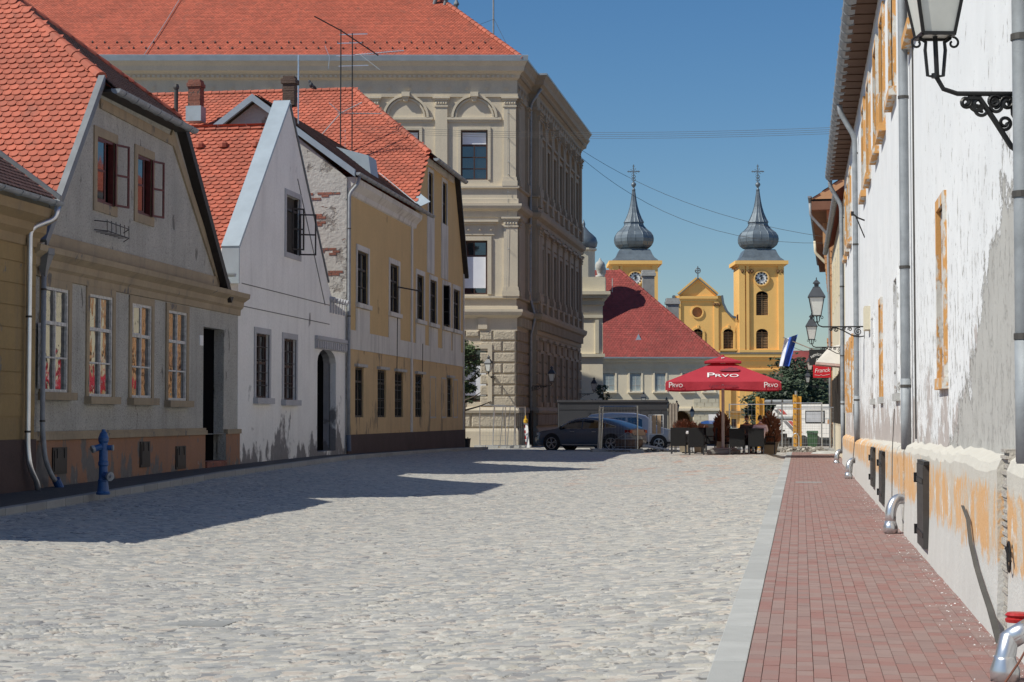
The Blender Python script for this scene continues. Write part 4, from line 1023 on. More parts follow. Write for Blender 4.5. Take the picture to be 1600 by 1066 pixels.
for i in range(nW):
    mb = MB(); c = tw[i][0]+.575; f = fr2
    for rr in (.95,):
        n = 12
        for k in range(n):
            t0, t1 = math.pi*k/n, math.pi*(k+1)/n
            polyprism(f, [(c+rr*math.cos(t0), 17.85+rr*math.sin(t0)*.9), (c+(rr+.16)*math.cos(t0), 17.85+(rr+.16)*math.sin(t0)*.9), (c+(rr+.16)*math.cos(t1), 17.85+(rr+.16)*math.sin(t1)*.9), (c+rr*math.cos(t1), 17.85+rr*math.sin(t1)*.9)], -.01, .16, mb)
    f.box(mb, c-.95, c+.95, 17.7, 17.84, -.01, .16); f.box(mb, c-.2, c+.2, 18.7, 19.12, -.01, .36)
    for (za, zb_2, cp) in ((14.2, 19.12, True), (8.15, 12.5, True)):
        if i < nW-1: m3 = MB(); pil(f, m3, c+1.13, c+1.72, za, zb_2, .16); m3.build('pilaster', M['stuccoside'], pal)
    f.box(mb, c-.95, c+.95, 12.2, 12.34, -.01, .32); f.box(mb, c-.8, c+.8, 11.6, 12.2, -.01, .09)
    f.box(mb, c-.85, c+.85, 5.95, 6.1, -.01, .22); mb.build('window_moulding', M['stuccoside'], pal)
for f, a in ((fr2, .15), (fr2, .95), (fr2, fr2.L-.85), (fq, .15), (fq, fq.L-.9)):
    for (za, zb_2) in ((14.2, 19.12), (8.15, 12.5)): m3 = MB(); pil(f, m3, a, a+.6, za, zb_2, .16); m3.build('pilaster', M['stuccoside'], pal)
mb = MB()
for i in range(9):
    fr2.box(mb, .3+i*2.55, 1.1+i*2.55, 13.55, 14.2, -.01, .24); fr2.box(mb, .3+i*2.55, 1.1+i*2.55, 7.5, 8.15, -.01, .24)
mb.build('pedestals', M['stuccoside'], pal)
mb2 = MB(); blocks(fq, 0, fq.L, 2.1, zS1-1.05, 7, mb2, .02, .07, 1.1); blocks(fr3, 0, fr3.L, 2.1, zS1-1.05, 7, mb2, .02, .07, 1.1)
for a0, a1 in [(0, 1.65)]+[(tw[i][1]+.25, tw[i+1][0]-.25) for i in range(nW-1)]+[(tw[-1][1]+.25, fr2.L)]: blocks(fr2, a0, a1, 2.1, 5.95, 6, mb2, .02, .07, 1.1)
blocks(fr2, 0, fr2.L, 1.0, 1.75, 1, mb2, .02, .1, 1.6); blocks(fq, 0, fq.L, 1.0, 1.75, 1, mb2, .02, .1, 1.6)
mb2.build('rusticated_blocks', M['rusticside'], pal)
# mouldings that run round both fronts
def mould(prof, name, dentil=None):
    for path, mat in ((sidepath[:2], M['stucco']), (sidepath[1:], M['stuccoside'])):
        mb = MB()
        P = path
        # mitre both runs at the corner by adding the neighbour as direction
        sweep2(sidepath, prof, mb, 0 if path is not None and mat == M['stucco'] else 1)
        mb.build(name, mat, pal)
def sweep2(path, prof, mb, which):
    t = MB(); sweep(path, prof, t); k = len(prof); n = len(path)
    segs = range(0, 1) if which == 0 else range(1, n-1)
    V = t.v; fs = []
    for i in segs: fs += [(i*k+j, (i+1)*k+j, (i+1)*k+(j+1) % k, i*k+(j+1) % k) for j in range(k)]
    mb.add(V, fs)
mould([(0, 1.75), (.16, 1.75), (.20, 1.9), (.12, 2.08), (0, 2.08)], 'base_course')
mould([(0, -.3), (.14, -.3), (.14, .75), (.08, .92), (0, .92)], 'base_plinth')
mould([(0, 6.25), (.06, 6.25), (.06, 6.95), (.35, 7.1), (.42, 7.28), (.42, 7.42), (0, 7.42)], 'string_course')
mould([(0, 7.42), (.10, 7.42), (.10, 7.6), (.02, 7.62), (.02, 8.0), (.18, 8.05), (.18, 8.15), (0, 8.15)], 'string_course')
mould([(0, 12.5), (.05, 12.5), (.07, 12.82), (.3, 12.95), (.36, 13.1), (.36, 13.22), (0, 13.25)], 'string_course')
mould([(0, 13.25), (.15, 13.25), (.15, 13.5), (.06, 13.52), (.06, 14.05), (.2, 14.1), (.2, 14.2), (0, 14.2)], 'string_course')
mould([(0, 19.12), (.1, 19.12), (.12, 19.3), (.06, 19.32), (.06, 20.05), (.2, 20.15), (.25, 20.3), (.35, 20.42), (.5, 20.5), (.55, 20.75), (.62, 20.85), (.70, 21.0), (0, 21.0)], 'cornice')
for f, mt in ((fp, M['stucco']), (fq, M['stuccoside']), (fr2, M['stuccoside'])):
    mb = MB(); n = int(f.L/1.08)
    for k in range(n):
        c = f.L-.55-k*1.08
        mb.lathe(f.p(c, 19.68, .06), [(0, 0)], 3) if False else None
        for rr, dd in ((.2, .09), (.12, .13), (.05, .16)):
            polyprism(f, [(c+rr*math.cos(q*math.pi/6), 19.68+rr*math.sin(q*math.pi/6)) for q in range(12)], .05, dd, mb)
    n = int(f.L/.27)
    for k in range(n): c = k*.27+.05; f.box(mb, c, c+.15, 20.16, 20.3, .1, .31)
    for k in range(int(f.L/.6)):
        c = k*.6+.1; f.box(mb, c, c+.26, 6.5, 6.98, .05, .3) if f is not fp else f.box(mb, c*3.8, c*3.8+.5, 6.35, 6.98, .05, .16) if c*3.8 < f.L-1 else None
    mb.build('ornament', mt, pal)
# lead flashing and box gutter at the eaves
mb = MB(); sweep2([(x, y) for x, y in sidepath], [(.45, 21.0), (.74, 21.0), (.78, 21.30), (.74, 21.33), (.70, 21.06), (.45, 21.08)], mb, 0); sweep2(sidepath, [(.45, 21.0), (.73, 21.0), (.74, 21.1), (.45, 21.1)], mb, 1)
mb.build('eaves_gutter', M['zinc'], pal)
# roof: hipped at the corner, 37 degrees
c0 = Vector((-15.33, 100, 21.1))+Vector((.5, -.6, 0)); un = fp.u.copy(); nn = fp.n.copy(); slope = math.tan(R(40))
Lr = 12.5
back = (-nn)*Lr+Vector((-1, 0, 0))*0
hip = c0+Vector((-Lr*1.17, 0, 0))+Vector((0, Lr*.84, 0))
def hp(t): return Vector((c0.x-t*1.0, c0.y+t*1.0-.154*t, 21.1+t*slope*.98))
e0 = c0-un*30; T = hp(14.5); T0 = T-un*22
tiles([e0, c0, T, T0], (e0, c0), M['tile'], 'front_roof', pal, .185, .165, .032)
s1 = Vector((c0.x, 130, 21.1)); ridge([c0+Vector((0, 0, .04)), T], M['tile2'], pal, .16, .4)
PF = Vector((T.x, 130-14.5, T.z)); mb = MB(); mb.poly([c0, s1, PF, T]); mb.build('side_roof', M['tile'], pal)
mb = MB(); mb.poly([T0, T, PF, Vector((T0.x, 130-14.5, T.z))]); mb.poly([s1, Vector((-45, 130, 21.1)), Vector((-45, 130-14.5, T.z)), PF]); mb.build('rear_roof', M['tile'], pal)
# snow guards: two rows of small dark hooks
O, u_, v_, n_ = plane_frame([T], (e0, c0)); mb = MB()
for j, b in enumerate((1.1, 1.75)):
    for k in range(44):
        a = .3+k*.68+(.34 if j else 0)
        if a < 29.3-b*.6: q = O+u_*a+v_*b; mb.box3(q, u_*.05, v_*.16, n_*.1)
so_ = mb.build('snow_guards', M['pipedark'], pal); so_['kind'] = 'stuff'
q = O+u_*9.2+v_*.1; mb = MB(); mb.tube([q+n_*.12, q+v_*3+u_*.5+n_*.12, q+v_*15+u_*2.2+n_*.12], .02, 4); mb.build('lightning_wire', M['galv'], pal)
# cowled pipes near the hip and a mast behind
for px0, y0, y1 in ((681, -8, 4), (695, 0, 17), (711, 8, 30)):
    b = atY(px0-5, y1+4, 103.6); tp = atY(px0+2, y0, 103.6); mb = MB(); mb.tube([b-Vector((.1, 0, .6)), tp], .11, 10); mb.lathe(tp, [(.17, 0), (.16, .08), (.03, .35)], 10)
    mb.build('flue_pipe', M['greypaint'], pal)
b = atY(771, 70, 118); t = thing('roof_mast', 'thin steel mast with guy wires above the palace eaves', 'mast', b); mb = MB()
mb.tube([b-Vector((0, 0, 2)), atY(771, -12, 118)], .055, 8); mb.build('mast', M['galv'], t)
mb = MB(); tp = atY(772, 30, 118); mb.tube([tp, atY(740, 42, 112)], .012, 4); mb.tube([tp, atY(797, 80, 110)], .012, 4); mb.build('guy_wire', M['pipedark'], t)
downpipe([Vector((-14.5, 104.1, 20.3)), Vector((-15.1, 104.1, 19.4)), Vector((-15.14, 104.1, 8.3)), Vector((-14.85, 104.1, 7.2)), Vector((-15.1, 104.1, 6.2)), Vector((-15.1, 104.1, .0))], M['galv'], pal, .075)
mb = MB(); mb.tube([Vector((-15.1, 104.1, 1.9)), Vector((-15.1, 104.1, -.2))], .12, 10); mb.build('cast_iron_boot', M['black'], pal)
mb = MB(); x = fp.px(793, 200)[0]
for z in (18.3, 16.9, 15.6, 14.9, 13.9, 12.2, 10.8): mb.tube([fp.p(x, z, .15), fp.p(x+.12, z-.08, .3), fp.p(x, z-.12, .16)], .012, 4)
mb.tube([fp.p(x, 19, .16), fp.p(x+.02, 12, .18), fp.p(x-.05, 8, .18)], .008, 4); mb.build('lightning_wire', M['galv'], pal)
# ================================================================ THE SUNNY WALL ON THE RIGHT
WX = 1.5
fw_ = F((WX, 62.2), (WX, 7.0))   # outward normal must face -X
if fw_.n.x > 0: fw_ = F((WX, 62.2), (WX, 7.0), True)
Yf = lambda y: 62.2-y
wh = thing('white_wall_house', 'long two-storey white house with flaking paint, orange window surrounds and a high grey gutter', 'house', (3, 35, 0))
def mwhite():
    m = MT('flaking_white_paint', .85); p = m.xyz()
    base = m.mix(m.ramp(m.noise(.7, 5), .3, .7), (.70, .71, .72), (.78, .785, .79))
    base = m.mix(m.ramp(m.noise(3.5, 6, (1, .5, .4)), .5, .8, 0, .35), base, (.60, .59, .58))
    # flakes: thin upright scales, denser lower down
    low = m.ramp(p[2], 1.0, 6.0, .105, -.005)
    fl = m.noise(10, 8, (1, .55, .35), .76)
    fk = m.ramp(m.math('ADD', fl, low), .635, .65)
    base = m.mix(m.math('MULTIPLY', fk, .8), base, (.40, .385, .35))
    fl2 = m.noise(18, 6, (1, .5, .3), .74, (3, 5, 1)); base = m.mix(m.ramp(m.math('ADD', fl2, low), .69, .70), base, (.13, .12, .11))
    # faded pinkish undercoat low on the wall
    pk = m.math('ADD', m.noise(1.6, 8, (1, .6, .6), .74, (9, 2, 4)), m.ramp(p[2], 1.0, 3.0, .16, -.12)); pf = m.ramp(pk, .57, .585)
    base = m.mix(pf, base, m.mix(m.noise(6, 4), (.40, .35, .33), (.50, .455, .43)))
    # bare render in front
    edge = m.math('SUBTRACT', m.math('ADD', m.math('MULTIPLY', m.math('SUBTRACT', 19.4, p[1]), .38), 1.15), p[2])
    e2 = m.math('ADD', edge, m.math('MULTIPLY', m.math('SUBTRACT', m.noise(2.2, 9, (1, .45, .6), .78), .5), 3.6))
    bf = m.ramp(e2, .0, .03)
    pit = m.ramp(m.noise(34, 4), .62, .68)
    render_ = m.mix(pit, m.mix(m.noise(2.5, 6), (.36, .35, .33), (.50, .49, .46)), (.27, .25, .23))
    base = m.mix(bf, base, render_)
    rim = m.math('MULTIPLY', m.ramp(e2, -.05, 0), m.ramp(e2, .09, .02)); base = m.mix(m.math('MULTIPLY', rim, .75), base, (.16, .14, .12))
    m.col(base)
    h = m.math('SUBTRACT', m.math('MULTIPLY', m.noise(26, 5), .5), m.math('MULTIPLY', bf, 2.2)); h = m.math('SUBTRACT', h, m.math('MULTIPLY', fk, .6))
    m.bump(h, .008); return m.m
M['flaking'] = mwhite()
def mplinth():
    m = MT('peeling_ochre_plinth', .88); p = m.xyz()
    o = m.mix(m.noise(1.1, 5), (.60, .32, .13), (.62, .40, .21))
    st = m.noise(3.2, 8, (1, .6, .4), .74); o = m.mix(m.ramp(st, .5, .56), o, (.52, .46, .38))
    o = m.mix(m.ramp(m.noise(4.5, 8, (1, .6, .5), .76, (4, 4, 0)), .58, .62), o, (.63, .62, .58))
    o = m.mix(m.ramp(m.noise(7, 6, (1, 1.5, .4), .7, (1, 9, 0)), .66, .69), o, (.33, .29, .25))
    k = m.math('ADD', m.math('SUBTRACT', .62, p[2]), m.math('MULTIPLY', m.math('SUBTRACT', m.noise(3., 8, (1, .6, .5), .76), .5), .9))
    o = m.mix(m.ramp(k, 0, .06), o, m.mix(m.noise(3, 5), (.48, .47, .445), (.60, .595, .57)))
    t = m.math('ADD', m.math('SUBTRACT', p[2], 1.05), m.math('MULTIPLY', m.math('SUBTRACT', m.noise(5, 6, (1, 1.4, .6)), .5), .5)); o = m.mix(m.ramp(t, 0, .05), o, m.mix(m.noise(8, 4), (.47, .44, .38), (.58, .56, .51)))
    m.col(o); m.bump(m.noise(30, 5), .008); return m.m
M['plinthr'] = mplinth()
ywin = [(24.8, 1.4), (29.7, 1.3), (33.3, 1.3), (36.1, 1.3), (39.9, 1.3), (43.0, 1.3), (54.6, 1.3), (57.2, 1.3), (60.0, 1.2), (20.6, 1.4), (16.2, 1.4)]
upr = [(Yf(y)-w_/2, Yf(y)+w_/2, 6.68, 8.65) for y, w_ in ywin]
low = [(Yf(19.95)-.45, Yf(19.95)+.45, 2.0, 3.8), (Yf(29.2)-.45, Yf(29.2)+.45, 1.95, 3.72), (Yf(34.8)-.4, Yf(34.8)+.4, 1.95, 3.65), (Yf(38.5)-.4, Yf(38.5)+.4, 1.95, 3.6)]
lows = [(Yf(y)-.4, Yf(y)+.4, 1.7, 3.7) for y in (53.0, 55.6, 58.2, 60.6)]
zt_r = 9.45
wall(fw_, [(0, .2), (fw_.L, .2), (fw_.L, zt_r), (0, zt_r)], [rect_poly(r) for r in upr+low+lows], 'wall', M['flaking'], wh, depth=.5, rec=.2)
for r in upr: window(fw_, wh, r, M['brownwood'], M['glassdark'], .18, 2, (.66,), (.16, M['orangetrim'], .05), (M['orangetrim'], .12, .14), fw=.06)
for i, r in enumerate(low): window(fw_, wh, r, M['orangetrim'] if i != 1 else M['brownwood'], M['glassdark'], .17, 2, (.66, .33), (.12, M['orangetrim'] if i in (0, 2) else M['flaking'], .035), (M['orangetrim'] if i == 0 else M['concrete'], .06, .12), bars=(M['black'], 4) if i in (0, 2) else None)
for r in lows: window(fw_, wh, r, M['orangetrim'], M['glassdark'], .1, 2, (.66, .33), (.2, M['orangetrim'], .06), None)
# stepped plinth with a sloping uneven top
def plinth(y0, y1, zt0, zt1, x=1.36, name='plinth', hole=None):
    mb = MB(); n = max(2, int((y1-y0)/.35))
    ys_ = np.linspace(y0, y1, n+1); rg = random.Random(int(y0*7))
    rows = []
    for y in ys_:
        zt = zt0+(zt1-zt0)*(y-y0)/(y1-y0)+rg.uniform(-.025, .02); j = rg.uniform(-.012, .012)
        rows.append([(x-.02+j*.3, y, -.05), (x+j*.5, y, .5), (x+j, y, zt-.08), (x+.03+j, y, zt-.01), (WX+.02, y, zt+.06), (WX+.1, y, zt+.06)])
    k = 6; V = [p for r in rows for p in r]
    mb.add(V, [(i*k+j, i*k+j+1, (i+1)*k+j+1, (i+1)*k+j) for i in range(n) for j in range(k-1)])
    mb.add([rows[0][j] for j in range(6)]+[(WX+.1, y0, -.05)], [tuple(range(7))]); mb.add([rows[-1][j] for j in range(6)]+[(WX+.1, y1, -.05)], [tuple(range(7))[::-1]])
    return mb.build(name, M['plinthr'], wh, smooth=False)
plinth(7.2, 13.05, 1.31, 1.29, 1.40); plinth(13.35, 25.1, 1.29, 1.2); plinth(25.55, 46.9, 1.17, 1.0, 1.36); plinth(47.2, 62.1, .98, .95, 1.38)
mb = MB()   # broken masonry edge beside the near pipe
for k in range(60): z = .05+k*.022; mb.box(1.385+random.uniform(0, .03), 1.5, 13.04, 13.36, z, z+.022)
mb.build('broken_edge', simple('crumbled_mortar', (.40, .37, .33), .95, 0, .3, 18, .02, 30), wh)
# hatches in the plinth
for y, za, zb2 in ((20.9, .17, 1.07), (31.2, .17, .98), (35.0, .3, .98)):
    w_ = 1.05; mb = MB(); mb.box(1.30, 1.375, y-w_/2, y+w_/2, za, zb2)
    hs = mb.build('cellar_shutter', simple('grey_black_wood', (.045, .042, .04), .7, 0, .2, 12), wh); mb = MB()
    for z in (za+.12, zb2-.2): mb.box(1.29, 1.30, y-w_/2, y+w_/2, z, z+.05); mb.box(1.27, 1.33, y+w_/2+.02, y+w_/2+.07, z-.02, z+.09)
    mb.build('hinge', M['black'], hs)
    mb = MB(); mb.box(1.31, 1.38, y-w_/2-.05, y+w_/2+.05, zb2, zb2+.04); mb.build('cap', M['black'], hs)
# gutter, soffit, roof
gX, gz_ = 1.04, 9.6
mb = MB(); n = 120
for k in range(n):
    y = 7+k*(55.3/n); mb.box(gX-.02, WX+.02, y, y+55.3/n*.93, zt_r-.02+ (.02 if k % 2 else 0), zt_r+.04)
mb.build('soffit', M['soffit'], wh)
mb = MB()
prof = [(math.cos(math.pi+math.pi*j/8)*.105, math.sin(math.pi+math.pi*j/8)*.105) for j in range(9)]
gg = gutter((gX, 7, gz_), (gX, 62.4, gz_), M['galv'], wh, .165, hooks=False)
mb = MB()
for k in range(62): y = 7.5+k*.88; mb.tube([Vector((gX+math.cos(math.pi+math.pi*j/8)*.177, y, gz_+math.sin(math.pi+math.pi*j/8)*.177)) for j in range(9)]+[Vector((gX+.3, y+.25, gz_-.05))], .011, 4)
st = mb.build('gutter_hooks', M['galv'], wh); st['kind'] = 'stuff'
tiles([(gX, 7, gz_+.08), (gX, 62.3, gz_+.08), (5, 62.3, 13), (5, 7, 13)], ((gX, 62.3, gz_+.08), (gX, 7, gz_+.08)), M['tile'], 'roof', wh, .36, .3)
mb = MB(); mb.poly([(WX+.3, 62.19, 0), (9, 62.19, 0), (9, 62.19, 9.9), (5, 62.19, 12.9), (WX+.3, 62.19, 9.9)]); mb.poly([(9, 7, 0), (9, 62.19, 0), (9, 62.19, 9.9), (9, 7, 9.9)]); mb.poly([(9, 7, 9.9), (9, 62.2, 9.9), (5, 62.2, 13), (5, 7, 13)]); mb.poly([(WX+.3, 7, 0), (9, 7, 0), (9, 7, 9.9), (5, 7, 12.9), (WX+.3, 7, 9.9)])
mb.build('rear_wall', M['whitehouse'], wh)
# four downpipes with bright elbows in the plinth
def rpipe(y, zbot, r=.062, zt=None, elbow=None, bands=(8.2, 5.9, 3.6, 2.0)):
    P = [Vector((gX, y, gz_-.1)), Vector((gX, y, gz_-.35)), Vector((1.40, y-.02, gz_-1.0)), Vector((1.405, y, 6)), Vector((1.405, y, 3)), Vector((1.405, y, zbot))] if zt is None else zt
    o = downpipe(P, M['galv'], wh, r, [Vector((1.405, y, b)) for b in bands]); 
    mb = MB(); mb.tube([Vector((1.405, y, 2.1)), Vector((1.405, y, zbot+.01))], r*1.06, 14); mb.build('pipe_sleeve', M['galv'], o, smooth=True)
    if elbow:
        e = elbow
        mb = MB(); P = [Vector((1.42, y+.02, e+.33)), Vector((1.26, y-.05, e+.33)), Vector((1.19, y-.10, e+.2)), Vector((1.185, y-.1, e))]
        downpipe(P, M['galvlight'], wh, r*1.12, name='elbow', n=18)
        mb.lathe(Vector((1.185, y-.1, e-.12)), [(r*1.45, 0), (r*1.5, .08), (r*1.15, .16)], 18); mb.build('elbow_boot', M['galvlight'], wh, smooth=True)
rpipe(12.0, 1.3, .062, elbow=None, bands=(4.0, 3.0, 2.1)); rpipe(25.35, 1.15, .064, elbow=.16); rpipe(47.05, .95, .066, elbow=.16); rpipe(62.35, .5, .07, elbow=.1)
# the near elbow seen large at the frame corner, red ring on it
e = Vector((1.24, 11.25, 0))
DXE = -.05
npipe = thing('drain_elbow', 'big shiny galvanised pipe elbow with a red ring at the lower right corner', 'drain pipe', (1.24, 11.3, 0))
mb = MB(); P = [Vector((1.470, 11.5, .34)), Vector((1.330, 11.42, .33)), Vector((1.215, 11.36, .27)), Vector((1.190, 11.34, .16)), Vector((1.190, 11.34, .04))]
mb.tube(P[:3], .062, 20); mb.tube(P[1:3]+[P[3], P[4]], .062, 20); mb.lathe(Vector((1.190, 11.34, .03)), [(.085, 0), (.088, .07), (.066, .13), (.064, .15)], 20); mb.build('pipe', M['galvlight'], npipe, smooth=True)
mb = MB(); mb.lathe(Vector((1.310, 11.75, .335)), [(.07, 0), (.075, .02), (.06, .03), (.075, .045), (.06, .06), (.045, .06)], 16); mb.build('red_ring', simple('red_plastic', (.35, .02, .02), .4), npipe)
mb = MB(); mb.tube([Vector((1.140, 11.0, .05)), Vector((1.250, 11.15, .17)), Vector((1.370, 11.3, .34))], .007, 5); mb.build('rusty_rod', simple('rust', (.14, .05, .03), .8), npipe)
# the dark strip on the plinth, conductor cable and ring mark
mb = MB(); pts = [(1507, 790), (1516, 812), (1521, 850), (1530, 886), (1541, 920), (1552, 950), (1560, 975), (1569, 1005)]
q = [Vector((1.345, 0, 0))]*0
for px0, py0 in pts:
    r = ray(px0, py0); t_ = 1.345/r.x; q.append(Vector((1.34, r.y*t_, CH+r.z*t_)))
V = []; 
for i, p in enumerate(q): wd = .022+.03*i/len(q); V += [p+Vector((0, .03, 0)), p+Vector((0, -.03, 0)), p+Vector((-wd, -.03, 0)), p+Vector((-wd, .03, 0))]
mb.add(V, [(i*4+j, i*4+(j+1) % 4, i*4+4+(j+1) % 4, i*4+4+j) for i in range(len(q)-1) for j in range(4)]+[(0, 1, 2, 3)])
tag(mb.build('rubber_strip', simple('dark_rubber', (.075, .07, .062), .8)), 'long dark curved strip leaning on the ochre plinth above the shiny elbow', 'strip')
mb = MB()
c = Vector((1.375, 12.75, .66)); mb.tube([c+Vector((-.004, .055*math.cos(a)*1.6, .10*math.sin(a))) for a in np.linspace(0, 6.4, 22)], .008, 5); mb.tube([c+Vector((-.01, -.13, -.02)), c+Vector((-.02, -.03, .06)), c+Vector((-.01, .1, .05))], .013, 5)
mb.build('ring_mark', M['black'], wh)  # thin black tubes draw a ring and a short bar on the plinth
mb = MB(); mb.tube([Vector((1.36, 48.5, 1.9)), Vector((1.36, 47.5, 1.0)), Vector((1.26, 46.6, .2))], .012, 4); mb.tube([Vector((1.36, 27.5, 1.7)), Vector((1.30, 27, 1.1)), Vector((1.2, 25.2, .25))], .008, 4); mb.tube([Vector((1.485, 24.6, 9.3)), Vector((1.485, 24.6, 4)), Vector((1.485, 24.55, 1.3))], .012, 5); mb.build('cable', M['pipedark'], wh)
mb = MB(); mb.box(1.38, 1.5, 40.2, 41.1, 3.45, 3.95); jb = mb.build('junction_box', M['creamwhite'], wh)
mb = MB(); q = Vector((1.5, 43.2, 6.1)); mb.tube([q, q+Vector((-.15, -.1, .05)), q+Vector((-.28, -.1, .15))], .02, 5); mb.tube([q+Vector((0, 0, -.4)), q+Vector((-.2, -.1, .08))], .015, 5); mb.tube([q+Vector((-.28, -.1, .1)), q+Vector((-.28, -.1, .2))], .035, 6); mb.build('wire_bracket', M['black'], wh)
# ---- lamps
def spiral(c, r0, turns, a0, sgn=1, r1=.012, n=26):
    return [c+Vector(((r0+(r1-r0)*k/n)*math.cos(a0+sgn*turns*2*math.pi*k/n), 0, (r0+(r1-r0)*k/n)*math.sin(a0+sgn*turns*2*math.pi*k/n))) for k in range(n+1)]
def lantern_parts(t, c, s=1.):
    """four-sided street lantern, its neck at local point c"""
    def bx_(h0, z0, h1, z1, mb, th=None): return mb.lathe(c, [(h0*1.414*s, z0*s), (h1*1.414*s, z1*s)], 4, rot=R(45))
    mb = MB(); bx_(.098, .005, .170, .425, mb); g = mb.build('glass', M['frost'], t, local=True)
    mb = MB()
    for sx in (-1, 1):
        for sy in (-1, 1): mb.tube([c+Vector((sx*.10*s, sy*.10*s, 0)), c+Vector((sx*.175*s, sy*.175*s, .43*s))], .014*s, 4)
    for h_, z_ in ((.10, 0), (.178, .43)):
        for a, b in (((-1, -1), (1, -1)), ((1, -1), (1, 1)), ((1, 1), (-1, 1)), ((-1, 1), (-1, -1))): mb.tube([c+Vector((a[0]*h_*s, a[1]*h_*s, z_*s)), c+Vector((b[0]*h_*s, b[1]*h_*s, z_*s))], .015*s, 4)
    mb.build('frame', M['black'], t, local=True)
    mb = MB(); mb.lathe(c, [(.205*1.414*s, .43*s), (.20*1.414*s, .455*s), (.085*1.414*s, .66*s), (.085*1.414*s, .675*s), (.05*1.414*s, .68*s), (.055*1.414*s, .75*s), (.085*1.414*s, .755*s), (.08*1.414*s, .775*s), (.015*s, .85*s), (.022*s, .87*s), (.004*s, .91*s)], 4, rot=R(45)); mb.build('roof', M['slate'], t, local=True)
def bracket_lamp(loc, Lb, rz=0, label='', group='wrought iron street lanterns', neck=.26, zs=1.):
    t = thing('street_lamp', label, 'lamp', loc, group, rz)
    mb = MB(); x = -Lb
    mb.tube([Vector((0, 0, 0)), Vector((x+.14, 0, 0)), Vector((x+.05, 0, .03)), Vector((x+.01, 0, .10)), Vector((x, 0, neck))], .016, 8)
    mb.tube([Vector((x, 0, .1)), Vector((x, 0, .13))], .026, 8)
    for sg in (-1, 1):
        mb.tube([Vector((x, 0, .11)), Vector((x+sg*.05, 0, .115)), Vector((x+sg*.065, 0, neck-.09)), Vector((x+sg*.06, 0, neck-.04)), Vector((x+sg*.10, 0, neck-.01))], .012, 6)
        mb.tube(spiral(Vector((x+sg*.115, 0, neck-.045)), .04, .9, R(90), -sg), .008, 5)
    mb.tube([Vector((-.0, 0, .02)), Vector((0, 0, -.28))], .014, 6)
    k = Lb/1.05
    mb.tube([Vector((0, 0, -.22*zs)), Vector((-.12*k, 0, -.24*zs)), Vector((-.28*k, 0, -.2*zs)), Vector((-.45*k, 0, -.1*zs)), Vector((-.6*k, 0, -.03)), Vector((-.72*k, 0, -.03))], .014*zs**.5, 6)
    if zs > 1:
        for cx, cz, rr, a0, sg, tn in ((-.1, -.2, .07, 0, 1, 1.7), (-.22, -.05, .05, 90, -1, 1.5), (-.3, -.17, .05, 200, 1, 1.5), (-.38, -.07, .045, 30, -1, 1.4), (-.5, -.09, .05, 140, 1, 1.4), (-.05, -.07, .05, 240, -1, 1.5)): mb.tube(spiral(Vector((cx*k*1.15, 0, cz*1.1)), rr, tn, R(a0), sg), .012, 5)
    for cx, cz, rr, a0, sg, tn in ((-.14, -.115, .095, 60, 1, 1.9), (-.32, -.06, .05, 200, -1, 1.5), (-.45, -.05, .045, 20, 1, 1.4), (-.62, -.065, .055, 110, 1, 1.6), (-.74, -.055, .04, 60, -1, 1.5)):
        mb.tube(spiral(Vector((cx*k, 0, cz)), rr*k**.5*zs**.4, tn, R(a0), sg), .011*zs**.5, 5)
    mb.tube([Vector((.0, 0, -.11)), Vector((.09, 0, -.11))], .018, 5)
    mb.build('bracket', M['black'], t, local=True)
    lantern_parts(t, Vector((x, 0, neck)))
    return t
lampA = bracket_lamp((1.5, 43.8, 3.68), 1.1, 0, 'larger of the two black iron lanterns against the blue sky at mid street')
l2 = dup(lampA, (1.5, 62.8, 3.9), 0, 'black iron lantern above the black hanging sign, smaller of the two against the sky')
l3 = dup(lampA, (1.65, 104, 3.9), 0, 'small black lantern left of the red sign, upper of two before the tree')
l4 = dup(lampA, (1.65, 132, 3.7), 0, 'smallest black lantern before the dark tree, just under the left edge of the red sign')
lampN = bracket_lamp((1.52, 12.15, 3.66), .66, R(10), 'big near lantern on a scroll bracket, cut off by the picture top', neck=.37, zs=1.7)
def front_lamp(pt, ang, label): return dup(lampA, tuple(pt), ang, label)
pcorn = fp.p(fp.px(775, 600)[0], 3.75, 0)
front_lamp(pcorn+fp.n*.0, R(78), 'black lantern on the sunlit rusticated corner of the palace, its shadow slanting beside it')
front_lamp((-15.0, 104.0, 3.3), R(180), 'black lantern on a scroll bracket against the shaded palace side, beside the downpipe')
front_lamp((-14.85, 124.5, 3.1), R(180), 'black lantern at the far end of the shaded palace side')
def post_lamp(px0, ytop, Y, label):
    tp = atY(px0, ytop, Y); t = thing('lamp_post', label, 'lamp post', (tp.x, tp.y, -.12), 'lantern posts on the square')
    z = tp.z+.12-.9; mb = MB(); mb.lathe(Vector((0, 0, 0)), [(.12, 0), (.12, .3), (.07, .4), (.05, 1.0), (.035, z-.02), (.06, z)], 12); mb.build('post', M['black'], t, local=True)
    lantern_parts(t, Vector((0, 0, z))); return t
post_lamp(1005.5, 611, 140, 'lantern on a post showing above the grey container roof'); post_lamp(1041.5, 620, 143, 'lantern top just above the right part of the grey container'); post_lamp(1057.5, 625, 146, 'lantern top showing at the right end of the grey container, left of the archway'); post_lamp(1081.5, 634, 150, 'lantern on a slim post standing in front of the cream archway')
